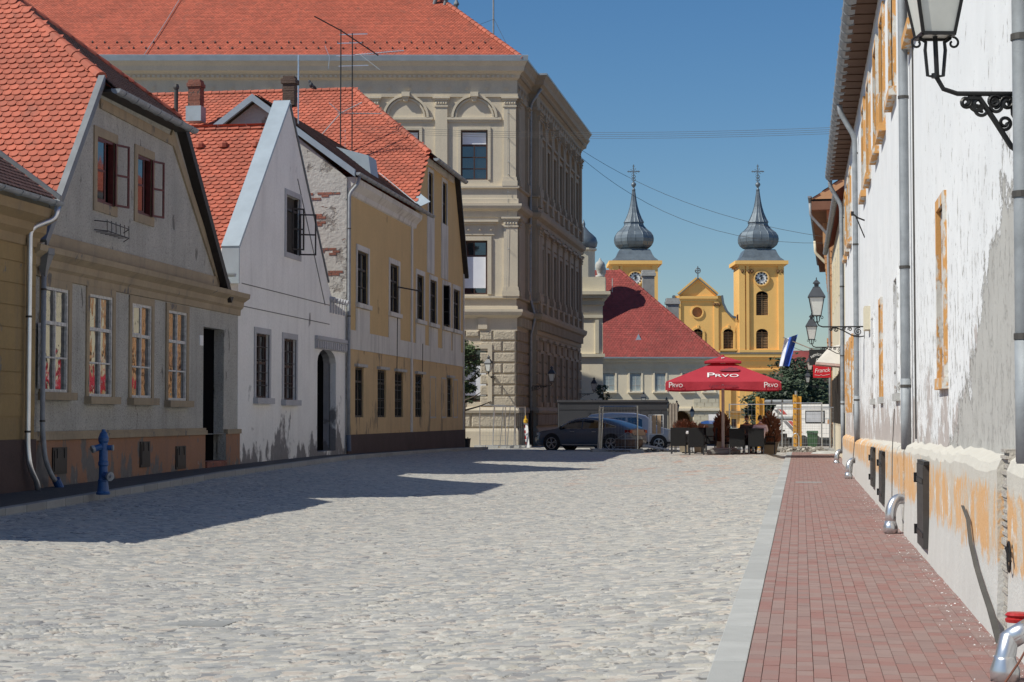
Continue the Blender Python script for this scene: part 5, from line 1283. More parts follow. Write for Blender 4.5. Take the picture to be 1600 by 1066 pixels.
# ---- cream house beyond
fc2 = F((1.52, 88.), (1.52, 62.45), False); fc2 = fc2 if fc2.n.x < 0 else F((1.52, 88.), (1.52, 62.45), True)
ch = thing('cream_house', 'narrow cream house with dark shutters squeezed between the white house and the orange one', 'house', (3, 75, 0))
wn = [(3.+i*4.2, 4.+i*4.2, 6.2, 8.0) for i in range(5)]; wn2 = [(3.+i*4.2, 4.+i*4.2, 1.3, 3.2) for i in range(5)]
wall(fc2, [(0, -.2), (fc2.L, -.2), (fc2.L, 9.1), (0, 9.1)], [rect_poly(r) for r in wn+wn2], 'wall', M['creamwhite'], ch, depth=6, rec=.15)
for r in wn+wn2: window(fc2, ch, r, M['whitewood'], M['glassdark'], .12, 2, (.5,), (.12, M['creamwhite'], .05), None)
for r in wn2:
    mb = MB(); fc2.box(mb, r[0]-.55, r[0]-.05, r[2], r[3], .03, .08); mb.build('shutter', M['blackwood'], ch); mb = MB(); fc2.box(mb, r[1]+.05, r[1]+.55, r[2], r[3], .03, .08); mb.build('shutter', M['blackwood'], ch)
gutter((1.22, 62.6, 9.0), (1.22, 88, 9.25), M['galv'], ch, .1)
mb = MB(); mb.add([(1.15, 62.5, 9.05), (1.15, 88, 9.3), (4.5, 88, 11.6), (4.5, 62.5, 11.4), (8, 88, 9), (8, 62.5, 9)], [(0, 3, 2, 1), (3, 5, 4, 2)]); mb.build('roof', M['tile'], ch)
# ---- orange house, deeper eaves
fo = F((2.3, 126.), (1.55, 88.2)); fo = fo if fo.n.x < 0 else F((2.3, 126.), (1.55, 88.2), True)
oh = thing('orange_house', 'tall orange house with deep brown eaves and plaster brackets at the far right', 'house', (4, 105, 0))
wo_ = [(2.+i*4.4, 3.3+i*4.4, z0, z1) for i in range(8) for z0, z1 in ((1.4, 3.6), (5.4, 7.7))]
wall(fo, [(0, -.3), (fo.L, -.3), (fo.L, 11.3), (0, 11.3)], [rect_poly(r) for r in wo_], 'wall', M['orangewall'], oh, depth=7, rec=.15)
for r in wo_: window(fo, oh, r, M['brownwood'], M['glassdark'], .12, 2, (.6,), (.2, M['orangewall'], .14), (M['orangewall'], .3, .2))
mb = MB(); a, b = fo.p(-.3, 0), fo.p(fo.L+.0, 0)
fo.box(mb, 0, fo.L, 10.9, 11.3, -.01, .25); fo.box(mb, 0, fo.L, 4.6, 4.8, -.01, .3)
for k in range(10): fo.box(mb, .3+k*3.9, .7+k*3.9, 9.9, 10.9, .0, .45); fo.box(mb, .3+k*3.9, .7+k*3.9, 8.4, 8.8, .0, .3)
mb.build('cornice', M['orangewall'], oh)
mb = MB(); fo.box(mb, -.4, fo.L+.3, 11.3, 11.7, -.2, .95); mb.build('eaves', plaster('brown_eaves', (.20, .10, .06), .15), oh)
gutter(fo.p(-.4, 11.85, 1.03), fo.p(fo.L+.3, 11.95, 1.03), M['galv'], oh, .1, hooks=False)
ea_, eb_ = fo.p(-.4, 11.8, .95), fo.p(fo.L+.35, 11.8, .95)
tiles([ea_, eb_, eb_+Vector((5, 0, 3.4)), ea_+Vector((5, 0, 3.4))], (ea_, eb_), M['tiledark'], 'roof', oh, .36, .3)
mb = MB(); q = eb_; mb.poly([q, q+Vector((5, -.0, 3.3)), q+Vector((9, 0, 0))]); mb.build('gable', M['orangewall'], oh)
downpipe([fo.p(fo.L-.5, 11.7, 1.03), fo.p(fo.L-.5, 11.1, 1.0), fo.p(fo.L-.6, 10.2, .2), fo.p(fo.L-.6, 5, .14), fo.p(fo.L-.6, .1, .14)], M['galv'], oh, .07)
downpipe([fo.p(18, 11.7, 1.03), fo.p(18, 11.0, 1.0), fo.p(18, 10.2, .2), fo.p(18, .1, .14)], M['creamwhite'], oh, .09)
mb = MB(); fo.box(mb, 27, 29, 4.3, 5.0, 0, .9); fo.box(mb, 27.2, 28.8, 3.6, 4.3, 0, .6); mb.build('balcony_bracket', plaster('brown_stone', (.25, .14, .09), .2), oh)
# ---- signs and canopy
def hang_sign(x0, x1, z0, z1, Y, mat, label, words, size, tm, arm=True, sh=0, cat='sign', sx=1., th=.12):
    t = thing('hanging_sign', label, cat, (WX, Y, z1))
    mb = MB(); mb.box(x0, x1, Y, Y+th, z0, z1); mb.build('panel', mat, t, bevel=.008)
    for wd, dx, dz, s_, rot in words:
        text(wd, tm, t, frame4(Vector(((x0+x1)/2+dx, Y-.003, (z0+z1)/2+dz)), Vector((math.cos(rot), 0, math.sin(rot))), Vector((-math.sin(rot), 0, math.cos(rot))), Vector((0, -1, 0))), s_, shear=sh, sx=sx)
    mb = MB(); mb.tube([(WX, Y+th/2, z1+.05), (x0, Y+th/2, z1+.05)], .014, 5)
    for x in (x0+.1, x1-.1): mb.tube([(x, Y+th/2, z1), (x, Y+th/2, z1+.05)], .01, 4)
    mb.build('arm', M['black'], t); return t
Yr = 76.; X0, X1 = atY(1270.5, 580, Yr).x, atY(1298.5, 580, Yr).x
zt1, zb1 = atY(1284, 570.5, Yr).z, atY(1284, 590.5, Yr).z
M['signred'] = simple('sign_red', (.56, .012, .022), .4, 0, .03)
s_ = hang_sign(X0, X1, zb1, zt1, Yr, M['signred'], 'square red hanging sign with white script lettering below the white canopy', [('Franck', 0, .04, .24, R(4))], .2, M['white'], sh=.25, sx=.95)
mb = MB(); cx_ = (X0+X1)/2; mb.tube([Vector((cx_-.3, Yr-.006, zb1+.12)), Vector((cx_-.1, Yr-.006, zb1+.09)), Vector((cx_-.04, Yr-.006, zb1+.13)), Vector((cx_+.02, Yr-.006, zb1+.09)), Vector((cx_+.3, Yr-.006, zb1+.14))], .009, 4); mb.build('flourish', M['white'], s_)
Yb = 80.; X0, X1 = atY(1264.5, 580, Yb).x, atY(1292, 580, Yb).x; zt1, zb1 = atY(1284, 546, Yb).z, atY(1284, 571, Yb).z
hang_sign(X0, X1, zb1, zt1, Yb, simple('sign_black', (.015, .016, .018), .5), 'black hanging sign with white hand lettering behind the white canopy', [('se', -.24, .05, .2, R(24)), ('mi', -.09, .115, .2, R(10)), ('cro', .12, .115, .2, R(-8)), ('C', -.02, -.12, .2, 0)], .2, M['white'])
cp = thing('shop_canopy', 'small white sloping canopy over a shop door under the iron lanterns', 'awning', (1.5, 72, 3.7)); Yc = 71.0
pa, pb, pc, pd = atY(1289, 547, Yc), atY(1274.5, 566, Yc), atY(1312, 571, Yc), atY(1312, 545, Yc); 
mb = MB(); 
V = [Vector((1.5, Yc-.2, pd.z+.15)), Vector((1.1, Yc-.2, pa.z+.1)), Vector((pb.x, Yc-.3, pb.z)), Vector((1.5, Yc-.3, pb.z-.08))]; V2 = [v+Vector((0, 2.2, 0)) for v in V]
mb.add(V+V2, [(0, 1, 2, 3), (4, 7, 6, 5), (1, 5, 6, 2), (0, 4, 5, 1)]); mb.build('cover', simple('canopy_white', (.72, .70, .66), .7, 0, .06), cp)
mb = MB(); mb.box3(V[2]+Vector((0, 0, -.09)), V[3]-V[2], Vector((0, 2.2, 0)), Vector((0, 0, .085))); mb.build('valance', simple('canopy_pink', (.5, .36, .33), .7), cp)
# flag
fl = thing('flag', 'hanging blue and white flag on a slanting pole above the umbrella', 'flag', atY(1262, 552, 100)); a_, b_ = atY(1264, 549, 100), atY(1224, 528, 100)
b_.y -= .3; mb = MB(); mb.tube([Vector((1.75, 100, a_.z-.35)), b_], .03, 6); mb.build('pole', M['galvlight'], fl)
def flagmesh(u0, u1, mat, nm):
    mb = MB(); n, m_ = 8, 14; V = []
    for j in range(m_+1):
        for i in range(n+1):
            u_ = u0+(u1-u0)*i/n; v_ = j/m_; drop = 1.55*v_; s_ = (1-.25*v_)
            V.append(b_+Vector((.42*(u_*1.4-.15)*s_+.12*(1-v_)-.18*v_, .10*math.sin(u_*7+v_*2)+.04*math.sin(v_*6), .02-.0-drop-.30*(1-u_)*0+.22*(.5-u_)*(1-v_)*-1)))
    mb.add(V, [(j*(n+1)+i, j*(n+1)+i+1, (j+1)*(n+1)+i+1, (j+1)*(n+1)+i) for j in range(m_) for i in range(n)]); return mb.build(nm, mat, fl, smooth=True)
flagmesh(0, .42, simple('flag_white', (.62, .64, .72), .8), 'white_stripe'); flagmesh(.42, 1.2, simple('flag_blue', (.035, .11, .48), .8), 'blue_field')
# ---- overhead wires
def wire(p0, p1, sag, label, r=.012, n=14):
    P = [Vector(p0)*(1-k/n)+Vector(p1)*(k/n)-Vector((0, 0, sag*4*(k/n)*(1-k/n))) for k in range(n+1)]; mb = MB(); mb.tube(P, r, 4); return tag(mb.build('overhead_wire', M['pipedark']), label, 'wire')
wire(Vector((-14.6, 124, atY(926, 233, 124).z)), Vector((1.35, 90, atY(1279, 371, 90).z)), .9, 'upper of the two sagging wires crossing the sky towards the right tower')
wire(Vector((-14.6, 122, atY(924, 240, 122).z)), Vector((1.35, 88, atY(1281, 380, 88).z)), 1.6, 'lower of the two sagging wires crossing the sky in front of the towers')
for k in range(4): wire(atY(540, 195+k*3.0, 78), Vector((1.3, 60, atY(1310, 199+k*3.2, 60).z)), .25, 'one of a bundle of fine wires stretched level across the palace front and sky', .006).__setitem__('group', 'level wires across the street')
wire(atY(1237, 541, 150), atY(1268, 550, 110), .1, 'short wire behind the blue and white flag', .02)
# ================================================================ BEYOND THE SQUARE
RT = Vector((math.cos(YA), math.sin(YA), 0)); FW = Vector((-math.sin(YA), math.cos(YA), 0))
def front(D, x0=0, x1=1600):
    """plane facing the camera at axis distance D; a=0 at pixel column x0"""
    a, b = FW*D+RT*(D*(x0-800)/FPX), FW*D+RT*(D*(x1-800)/FPX)
    return F((a.x, a.y), (b.x, b.y))
class PX:
    """convenience: draw on a front plane with pixel readings"""
    def __init__(s, D, x0): s.f = front(D, x0, x0+100); s.D = D
    def a(s, x): return s.f.px(x, 600)[0]
    def z(s, y, x=1100): return s.f.px(x, y)[1]
    def r(s, x0, x1, y0, y1): return s.f.rect(x0, x1, y0, y1)
# ---- cream arcaded building with the dark red hipped roof
q = PX(152, 915); f = q.f; cb = thing('arcade_building', 'cream building with a dark red hipped roof and archway beyond the grey container', 'building', f.p(8, -.2))
za, ze = q.z(640), q.z(560); xa, xb = q.a(905), q.a(1124)
wins = [q.r(942, 961, 583, 612), q.r(984, 1002, 583, 612), q.r(1023, 1040, 583, 612), q.r(1066, 1083, 583, 612), q.r(1100, 1116, 583, 612)]
arch = arch_poly(q.r(1050, 1082, 642, 706), None, 12)
wall(f, [(xa, -.35), (xb, -.35), (xb, ze), (xa, ze)], [rect_poly(r) for r in wins]+[arch], 'wall', M['cream'], cb, depth=11, rec=.3)
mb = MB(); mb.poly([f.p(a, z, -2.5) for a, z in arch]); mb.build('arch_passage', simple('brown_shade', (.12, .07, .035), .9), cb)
mb = MB(); m_ = len(arch)
for i in range(m_): mb.poly([f.p(*arch[i], -.3), f.p(*arch[(i+1) % m_], -.3), f.p(*arch[(i+1) % m_], -2.5), f.p(*arch[i], -2.5)])
mb.build('arch_reveal', M['cream'], cb)
shut = simple('pale_blue_shutter', (.48, .56, .58), .6, 0, .08, 9)
for r in wins:
    w_ = window(f, cb, r, M['whitewood'], shut, .1, 2, (.33, .66), (.14, M['cream'], .05), (M['cream'], .2, .12), fw=.05)
    mb = MB(); f.box(mb, r[0]-.35, r[1]+.35, r[3]+.35, r[3]+.45, -.01, .12); mb.build('window_cornice', M['cream'], cb)
    mb = MB(); n = 14
    for k in range(n): f.box(mb, r[0]+.06, r[1]-.06, r[2]+.05+(r[3]-r[2]-.1)*k/n, r[2]+.05+(r[3]-r[2]-.1)*(k+.6)/n, -.1, -.05)
    mb.build('shutter_slats', shut, cb)
mb = MB(); f.box(mb, xa, xb+.1, ze-.35, ze-.12, -.01, .2); f.box(mb, xa, xb+.15, ze-.12, ze+.03, -.01, .35); f.box(mb, xa, xb, za-.1, za+.1, -.01, .15); f.box(mb, q.a(922), q.a(932), za, ze-.35, -.01, .15); mb.build('cornice', M['cream'], cb)
mb = MB()
for j in range(9):
    for i in range(8):
        a0 = q.a(1083)+i*.62-(.3 if j % 2 else 0); a1 = a0+.6
        a0 = max(a0, q.a(1083)); a1 = min(a1, xb-.05)
        if a1-a0 > .15: f.box(mb, a0+.02, a1-.02, -.2+j*.36, .14+j*.36, -.01, .03)
mb.build('stone_blocks', M['creamwhite'], cb)
A_, B_, C_, D_ = f.p(xa-.3, ze, .45), f.p(xb+.2, ze, .45), f.p(q.a(975), q.z(413), -6.2), f.p(q.a(890), q.z(413), -6.2)
tiles([A_, B_, C_, D_], (A_, B_), M['tilechurch'], 'roof', cb, .24, .22, .03)
mb = MB(); E_ = f.p(xb+.2, ze, -12.5); G_ = f.p(xa-.3, ze, -12.5); mb.poly([B_, E_, C_]); mb.poly([E_, G_, D_, C_]); mb.build('rear_roof', M['tilechurch'], cb)
ridge([B_+Vector((0, 0, .03)), C_], M['tilechurch'], cb, .16, .5)
mb = MB(); sd = f.p(0, 0, 0); mb.box3(f.p(xa, ze-.02, .5), f.u*(xb-xa+.4), f.n*-.15, Vector((0, 0, .12))); mb.build('gutter', M['zinc'], cb)
c = f.p(q.a(999), q.z(533), -1.2); mb = MB(); mb.add([c+f.u*-.45+f.n*.5+Vector((0, 0, -.35)), c+f.u*.45+f.n*.5+Vector((0, 0, -.35)), c+Vector((0, 0, .65))+f.n*.2, c+f.n*-1.1+Vector((0, 0, .5))], [(0, 1, 2), (0, 2, 3), (1, 3, 2)]); mb.build('roof_dormer', M['zinc'], cb)
# ---- tall cream palace block with urns at the left, its shadow lies on the red roof
q = PX(139, 900); f = q.f; tb = thing('corner_block', 'cream corner block with cornice, balustrade and stone urns beside the dark red roof', 'building', f.p(1, -.2))
xl, xr = q.a(905), q.a(942); zt = q.z(462)
mb = MB(); wall(f, [(xl-14, -.35), (xr, -.35), (xr, zt), (xl-14, zt)], [], depth=7, mb=mb); mb.build('wall', M['cream'], tb)
mb = MB(); f.box(mb, xl-14, xr+.1, zt-.7, zt-.45, -7, .18); f.box(mb, xl-14, xr+.35, zt-.2, zt+.05, -7.2, .4); f.box(mb, xl-14, xr+.55, zt+.05, zt+.3, -7.4, .6); f.box(mb, xl-14, xr, q.z(497), q.z(492), -7, .14); f.box(mb, q.a(930), xr-.3, q.z(552), q.z(500), -.01, .12); f.box(mb, xl-14, xr+.15, q.z(558), q.z(553), -7, .2); f.box(mb, xl-14, xr+.2, zt+.3, q.z(433), -1.2, .1)
mb.build('cornice', M['creamwhite'], tb)
for x in (938.5, 949.5):
    b = f.p(q.a(x) if x < 945 else q.a(945), q.z(433), -.5 if x < 945 else -5); mb = MB(); mb.lathe(b, [(.35, 0), (.35, .15), (.15, .2), (.15, .35), (.34, .6), (.38, .95), (.3, 1.15), (.15, 1.25), (.05, 1.45), (0, 1.5)], 12); mb.build('urn', M['concrete'], tb, smooth=True)
mb = MB(); f.box(mb, xl-3, q.a(934), zt+1.35, zt+1.42, -.6, -.5)
for k in range(9): a = xl-1.5+k*.5; f.box(mb, a, a+.06, zt+.3, zt+1.35, -.6, -.5)
mb.build('railing', M['whitewood'], tb)
def onion(f_, c, R0, prof, mat, par, name='dome', n=8, seams=True):
    mb = MB(); mb.lathe(c, [(r*R0, z*R0) for r, z in prof], n, rot=YA+R(22.5)); o = mb.build(name, mat, par)
    return o
ot = thing('onion_turret', 'small turret with a dark onion dome peeping past the far end of the palace', 'tower', f.p(xl, 0)); c = atY(912, 412, 153.5)
mb = MB(); mb.lathe(c, [(.95, -14), (.95, 1.0), (1.1, 1.1), (1.1, 1.25)], 12); mb.build('drum', M['creamwhite'], ot); mb = MB(); mb.lathe(c+Vector((0, 0, 1.2)), [(.9, 0), (1.1, .2), (1.18, .55), (1.05, .95), (.75, 1.25), (.45, 1.5), (.25, 1.75), (.12, 1.9), (.15, 2.1), (.02, 2.5)], 14); mb.build('dome', M['lead'], ot, smooth=True)
for x, y0, y1, w_ in ((1014, 422, 480, 21), (1052, 466, 520, 21)):
    b = q2 = PX(158, 915); z0_, z1_ = b.z(y1)-1, b.z(y0); ff = b.f; a = b.a(x)
    t = thing('chimney', 'tall grey rendered chimney in front of the left church tower' if x < 1030 else 'grey rendered chimney in front of the church gable, left edge', 'chimney', ff.p(a, z0_)); mb = MB(); ff.box(mb, a-.5, a+.5, z0_, z1_-.5, -1, 0); mb.build('stack', simple('grey_render', (.30, .30, .29), .9, 0, .15, 2), t); mb = MB(); ff.box(mb, a-.62, a+.62, z1_-.5, z1_-.25, -1.1, .1); ff.box(mb, a-.55, a+.55, z1_-.25, z1_, -1.05, .05); mb.build('cap', M['concrete'], t)
# ---- the church
D = 268; q = PX(D, 950); f = q.f; s = D/FPX
chh = thing('yellow_church', 'yellow Baroque church with two onion-domed towers, clocks and a curved gable', 'church', f.p(15, -.3))
def S_(px): return px*s
Yc_ = M['churchyellow']
# body
zb_, zc = q.z(552), -.3
gl, gr = q.a(1033), q.a(1155)
tlx = (q.a(958), q.a(1028)); trx = (q.a(1155), q.a(1225))
gab = [(q.a(1033), q.z(552)), (q.a(1150), q.z(552)), (q.a(1150), q.z(498)), (q.a(1143), q.z(496)), (q.a(1135), q.z(488)), (q.a(1129), q.z(475)), (q.a(1127), q.z(462)), (q.a(1120), q.z(462)), (q.a(1091), q.z(437)), (q.a(1062), q.z(462)), (q.a(1055), q.z(462)), (q.a(1053), q.z(475)), (q.a(1047), q.z(488)), (q.a(1033), q.z(498))]
an = [arch_poly(q.r(1083, 1098, 514, 545), S_(5)), arch_poly(q.r(1130, 1146, 514, 545), S_(6))]
oc = [(q.a(1090)+S_(8)*math.cos(k*math.pi/8), q.z(488)+S_(8)*math.sin(k*math.pi/8)) for k in range(16)]
wall(f, gab, an+[oc], 'gable', Yc_, chh, depth=1.2, rec=.5)
wall(f, [(q.a(1033), -.35), (q.a(1155), -.35), (q.a(1155), q.z(556)), (q.a(1033), q.z(556))], [], 'front_wall', Yc_, chh, depth=25)
def louvre(r, name='louvred_window', d=-.35, rise=S_(6)):
    mb = MB(); o = arch_poly(r, rise); mb.poly([f.p(a, z, d-.14) for a, z in o]); w_ = mb.build(name, M['dark'], chh)
    mb = MB(); n = 11
    for k in range(n):
        z = r[2]+(r[3]-r[2]-rise*.6)*k/n; mb.box3(f.p(r[0]+.05, z, d), f.u*(r[1]-r[0]-.1), f.n*-.1+Vector((0, 0, .1)), Vector((0, 0, .06)))
    f.box(mb, (r[0]+r[1])/2-.05, (r[0]+r[1])/2+.05, r[2], r[3]-.3, d, d+.06)
    mb.build('slats', simple('tan_slats', (.26, .16, .08), .8), w_)
    mb = MB(); c = (r[0]+r[1])/2; w2_ = (r[1]-r[0])/2; n = 12
    for k in range(n):
        t0, t1 = math.pi*k/n, math.pi*(k+1)/n
        e = .28; polyprism(f, [(c+w2_*math.cos(t0), r[3]-rise+rise*math.sin(t0)), (c+(w2_+e)*math.cos(t0), r[3]-rise+(rise+e)*math.sin(t0)), (c+(w2_+e)*math.cos(t1), r[3]-rise+(rise+e)*math.sin(t1)), (c+w2_*math.cos(t1), r[3]-rise+rise*math.sin(t1))], -.01, .16, mb)
    f.box(mb, r[0]-.3, r[0], r[2]-.05, r[3]-rise, -.01, .14); f.box(mb, r[1], r[1]+.3, r[2]-.05, r[3]-rise, -.01, .14); f.box(mb, r[0]-.45, r[1]+.45, r[2]-.3, r[2]-.05, -.01, .22); f.box(mb, c-.15, c+.15, r[3]+.1, r[3]+.55, -.01, .26)
    mb.build('surround', Yc_, w_)
louvre(q.r(1083, 1098, 514, 545)); louvre(q.r(1130, 1146, 514, 545))
mb = MB(); mb.poly([f.p(a, z, -.4) for a, z in oc]); ow = mb.build('round_window', simple('amber_window', (.38, .18, .07), .6), chh)
mb = MB(); c = (q.a(1090), q.z(488)); n = 20
for k in range(n):
    t0, t1 = 2*math.pi*k/n, 2*math.pi*(k+1)/n; a_, b_2 = S_(8.2), S_(10.2); polyprism(f, [(c[0]+a_*math.cos(t0), c[1]+a_*math.sin(t0)), (c[0]+b_2*math.cos(t0), c[1]+b_2*math.sin(t0)), (c[0]+b_2*math.cos(t1), c[1]+b_2*math.sin(t1)), (c[0]+a_*math.cos(t1), c[1]+a_*math.sin(t1))], -.01, .15, mb)
mb.build('surround', Yc_, ow)
mb = MB(); lead = MB()
for a, b in zip(gab[7:9], gab[8:10]): pass
pts = gab[7:11]; strip_along(f, [gab[7], gab[8], gab[9]], -.45, -.2, .35, mb); f.box(mb, q.a(1060), q.a(1122), q.z(467), q.z(463), -.01, .4); f.box(mb, q.a(1062), q.a(1120), q.z(471), q.z(467), -.01, .22)
for x0, x1 in ((1058, 1064), (1116, 1123)): f.box(mb, q.a(x0), q.a(x1), q.z(548), q.z(471), -.01, .22); f.box(mb, q.a(x0)-.2, q.a(x1)+.2, q.z(552), q.z(548), -.01, .3)
for x0 in (1151,): f.box(mb, q.a(x0)+ (.0), q.a(x0)+.5, q.z(552), q.z(500), -.01, .16)
f.box(mb, q.a(1033), q.a(1228), q.z(558), q.z(553), -.3, .9); f.box(mb, q.a(1033), q.a(1226), q.z(563), q.z(558), -.3, .5); f.box(mb, q.a(1033), q.a(1226), q.z(582), q.z(579), -.3, .4); f.box(mb, q.a(1033), q.a(1228), q.z(579), q.z(577), -.3, .7)
for x0 in (1131, 1165, 1218): f.box(mb, q.a(x0), q.a(x0)+1., -.3, q.z(582), -.01, .35)
mb.build('cornice', Yc_, chh)
strip_along(f, gab[1:7][::-1] if False else gab[2:7], -.28, -1.2, .4, lead); strip_along(f, gab[10:14], -.28, -1.2, .4, lead); strip_along(f, [(gab[7][0]+.1, gab[7][1]+.05), (gab[8][0], gab[8][1]+.12), (gab[9][0]-.1, gab[9][1]+.05)], -.1, -.3, .5, lead); f.box(lead, q.a(1033), q.a(1229), q.z(553)+.0, q.z(552)+.05, -.3, 1.0); lead.build('gable_flashing', M['lead'], chh)
mb = MB(); 
for x in (1053, 1119, 1162, 1218):
    for k in range(3): c = f.p(q.a(x)+k*.35-.2, q.z(476 if x < 1130 else 425.5), .2); mb.lathe(c, [(0, -.35), (.22, -.1), (.2, .15), (0, .3)], 6)
for x in (1160, 1170, 1175, 1216, 1222): mb.lathe(f.p(q.a(x), q.z(424.5), .55), [(0, -.4), (.25, -.1), (.22, .15), (0, .3)], 6)
o_ = mb.build('stucco_ornament', simple('brown_gilt', (.16, .08, .03), .8), chh); o_['kind'] = 'stuff'
mb = MB(); g_ = f.p(q.a(1091), q.z(437)); mb.tube([g_, f.p(q.a(1091), q.z(418))], .09, 6)
mb.tube([f.p(q.a(1091)+S_(4)*math.cos(t), q.z(423)+S_(4)*math.sin(t)) for t in np.linspace(0, 6.3, 14)], .08, 5); mb.tube([f.p(q.a(1088), q.z(423)), f.p(q.a(1094), q.z(423))], .07, 5); mb.tube([f.p(q.a(1091), q.z(428)), f.p(q.a(1091), q.z(416))], .07, 5)
mb.build('gable_cross', M['lead'], chh)
def tower(xc, vis):
    w_ = S_(70); f0 = q.a(xc)-w_/2; a1 = f0+w_; zt_ = q.z(408); B = Yc_
    bw = [q.r(1181, 1200, 455, 493), q.r(1181, 1200, 514, 545)]; dx = q.a(xc)-q.a(1190); bw = [(r[0]+dx, r[1]+dx, r[2], r[3]) for r in bw]
    wall(f, [(f0, -.3), (a1, -.3), (a1, zt_), (f0, zt_)], [arch_poly(r, S_(7)) for r in bw], 'tower_wall', B, chh, depth=w_, rec=.5, d=.3)
    for r in bw: louvre(r, d=-.1, rise=S_(7))
    mb = MB(); cx = q.a(xc); d = .3
    for a0, b0 in ((f0, S_(9)), (f0+S_(11), S_(4.5)), (a1-S_(9), S_(9))): f.box(mb, a0, a0+b0, q.z(552), q.z(416), d-.01, d+.3)
    f.box(mb, f0-.25, a1+.25, q.z(416), q.z(413.5), -w_-.0, d+.35); f.box(mb, f0-.6, a1+.6, q.z(413.5), q.z(408), -w_-.3, d+.7); f.box(mb, f0, a1, q.z(551), q.z(547), d-.01, d+.4)
    mb.build('tower_cornice', B, chh)
    mb = MB(); n = 28; zc_ = q.z(435.5)
    for k in range(n):
        t0, t1 = 2*math.pi*k/n, 2*math.pi*(k+1)/n; a_, b_2 = S_(10.2), S_(12.2); polyprism(f, [(cx+a_*math.cos(t0), zc_+a_*math.sin(t0)), (cx+b_2*math.cos(t0), zc_+b_2*math.sin(t0)), (cx+b_2*math.cos(t1), zc_+b_2*math.sin(t1)), (cx+a_*math.cos(t1), zc_+a_*math.sin(t1))], d-.01, d+.3, mb)
    ring_ = mb
    mb = MB(); polyprism(f, [(cx+S_(10.3)*math.cos(2*math.pi*k/n), zc_+S_(10.3)*math.sin(2*math.pi*k/n)) for k in range(n)], d, d+.1, mb); clk = mb.build('clock', simple('clock_white', (.72, .73, .72), .5), chh)
    ring_.build('clock_ring', B, clk)
    mb = MB()
    for h_ in range(12):
        t = 2*math.pi*h_/12; r0, r1 = S_(7.3), S_(9.6); dirv = (math.sin(t), math.cos(t)); wv = (math.cos(t), -math.sin(t)); o = .11 if h_ % 3 else .16
        polyprism(f, [(cx+dirv[0]*r0-wv[0]*o, zc_+dirv[1]*r0-wv[1]*o), (cx+dirv[0]*r0+wv[0]*o, zc_+dirv[1]*r0+wv[1]*o), (cx+dirv[0]*r1+wv[0]*o, zc_+dirv[1]*r1+wv[1]*o), (cx+dirv[0]*r1-wv[0]*o, zc_+dirv[1]*r1-wv[1]*o)], d+.1, d+.13, mb)
    mb.build('hour_marks', M['black'], clk)
    mb = MB()
    for t, L_ in ((R(-8), S_(5.5)), (R(240), S_(8.3))):
        dv = (math.sin(t), math.cos(t)); wv = (math.cos(t), -math.sin(t))
        for u0, u1, o in ((-.35, .55, .07), (.55, .82, .26), (.82, 1, .1)):
            polyprism(f, [(cx+dv[0]*L_*u0-wv[0]*o, zc_+dv[1]*L_*u0-wv[1]*o), (cx+dv[0]*L_*u0+wv[0]*o, zc_+dv[1]*L_*u0+wv[1]*o), (cx+dv[0]*L_*u1+wv[0]*o*.6, zc_+dv[1]*L_*u1+wv[1]*o*.6), (cx+dv[0]*L_*u1-wv[0]*o*.6, zc_+dv[1]*L_*u1-wv[1]*o*.6)], d+.14, d+.2, mb)
    mb.build('clock_hands', M['black'], clk)
    # stepped roof: flared skirt, bulb, flared neck, ball and cross
    c = f.p(cx, 0, d-w_/2)
    prof4 = [(37, 408), (36.5, 406.5), (31, 402), (28, 397), (25.5, 391), (24, 389)]
    mb = MB(); mb.lathe(c, [(S_(r)*1.414*.98, q.z(y)) for r, y in prof4], 4, rot=YA+R(45)); mb.build('skirt_roof', M['lead'], chh)
    prof8 = [(20, 389.5), (20.5, 386.5), (25, 385), (30, 381), (32.5, 376), (33, 371), (32, 366), (28.5, 361), (23, 357), (18, 352), (16, 349), (15.5, 345.5), (17, 345), (13, 338), (9.5, 330), (6.5, 320), (4.5, 310), (3, 300), (2.4, 296), (2.4, 293)]
    mb = MB(); mb.lathe(c, [(S_(r)*1.0, q.z(y)) for r, y in prof8], 8, rot=YA+R(22.5)); on = mb.build('onion_dome', M['lead'], chh)
    mb = MB()
    for k in range(8):
        t = YA+R(22.5)+k*math.pi/4; mb.tube([c+Vector((S_(r)*math.cos(t), S_(r)*math.sin(t), q.z(y))) for r, y in prof8], .045, 4)
        t2 = t+math.pi/8; mb.tube([c+Vector((S_(r)*.93*math.cos(t2), S_(r)*.93*math.sin(t2), q.z(y))) for r, y in prof8], .03, 4)
    mb.build('seams', M['lead'], on)
    mb = MB(); mb.lathe(c, [(S_(2), q.z(294)), (S_(3.4), q.z(293)), (S_(1.6), q.z(291.5)), (S_(1.4), q.z(289)), (S_(2.5), q.z(288)), (S_(4), q.z(285.5)), (S_(4), q.z(284)), (S_(2.5), q.z(281.5)), (S_(.6), q.z(280.5))], 12); mb.build('ball', M['lead'], chh, smooth=True)
    mb = MB(); rr = .075
    P = lambda x, y: f.p(cx+S_(x), q.z(y), d-w_/2)
    mb.tube([P(0, 281), P(0, 253)], rr, 5); mb.tube([P(-10, 264), P(10, 264)], rr, 5)
    for k in range(8): t = k*math.pi/4; mb.tube([P(2*math.cos(t), 264-2*math.sin(t)), P(6*math.cos(t+.2), 264-6*math.sin(t+.2))], .05, 4)
    for sgn in (-1, 1):
        for yy in (272, 277): mb.tube([P(sgn*(.3+2.6*math.sin(t)), yy-2.2*math.cos(t)) for t in np.linspace(0, 3.9, 9)], .06, 4)
        mb.tube([P(sgn*8, 262.5), P(sgn*8, 265.5)], .06, 4)
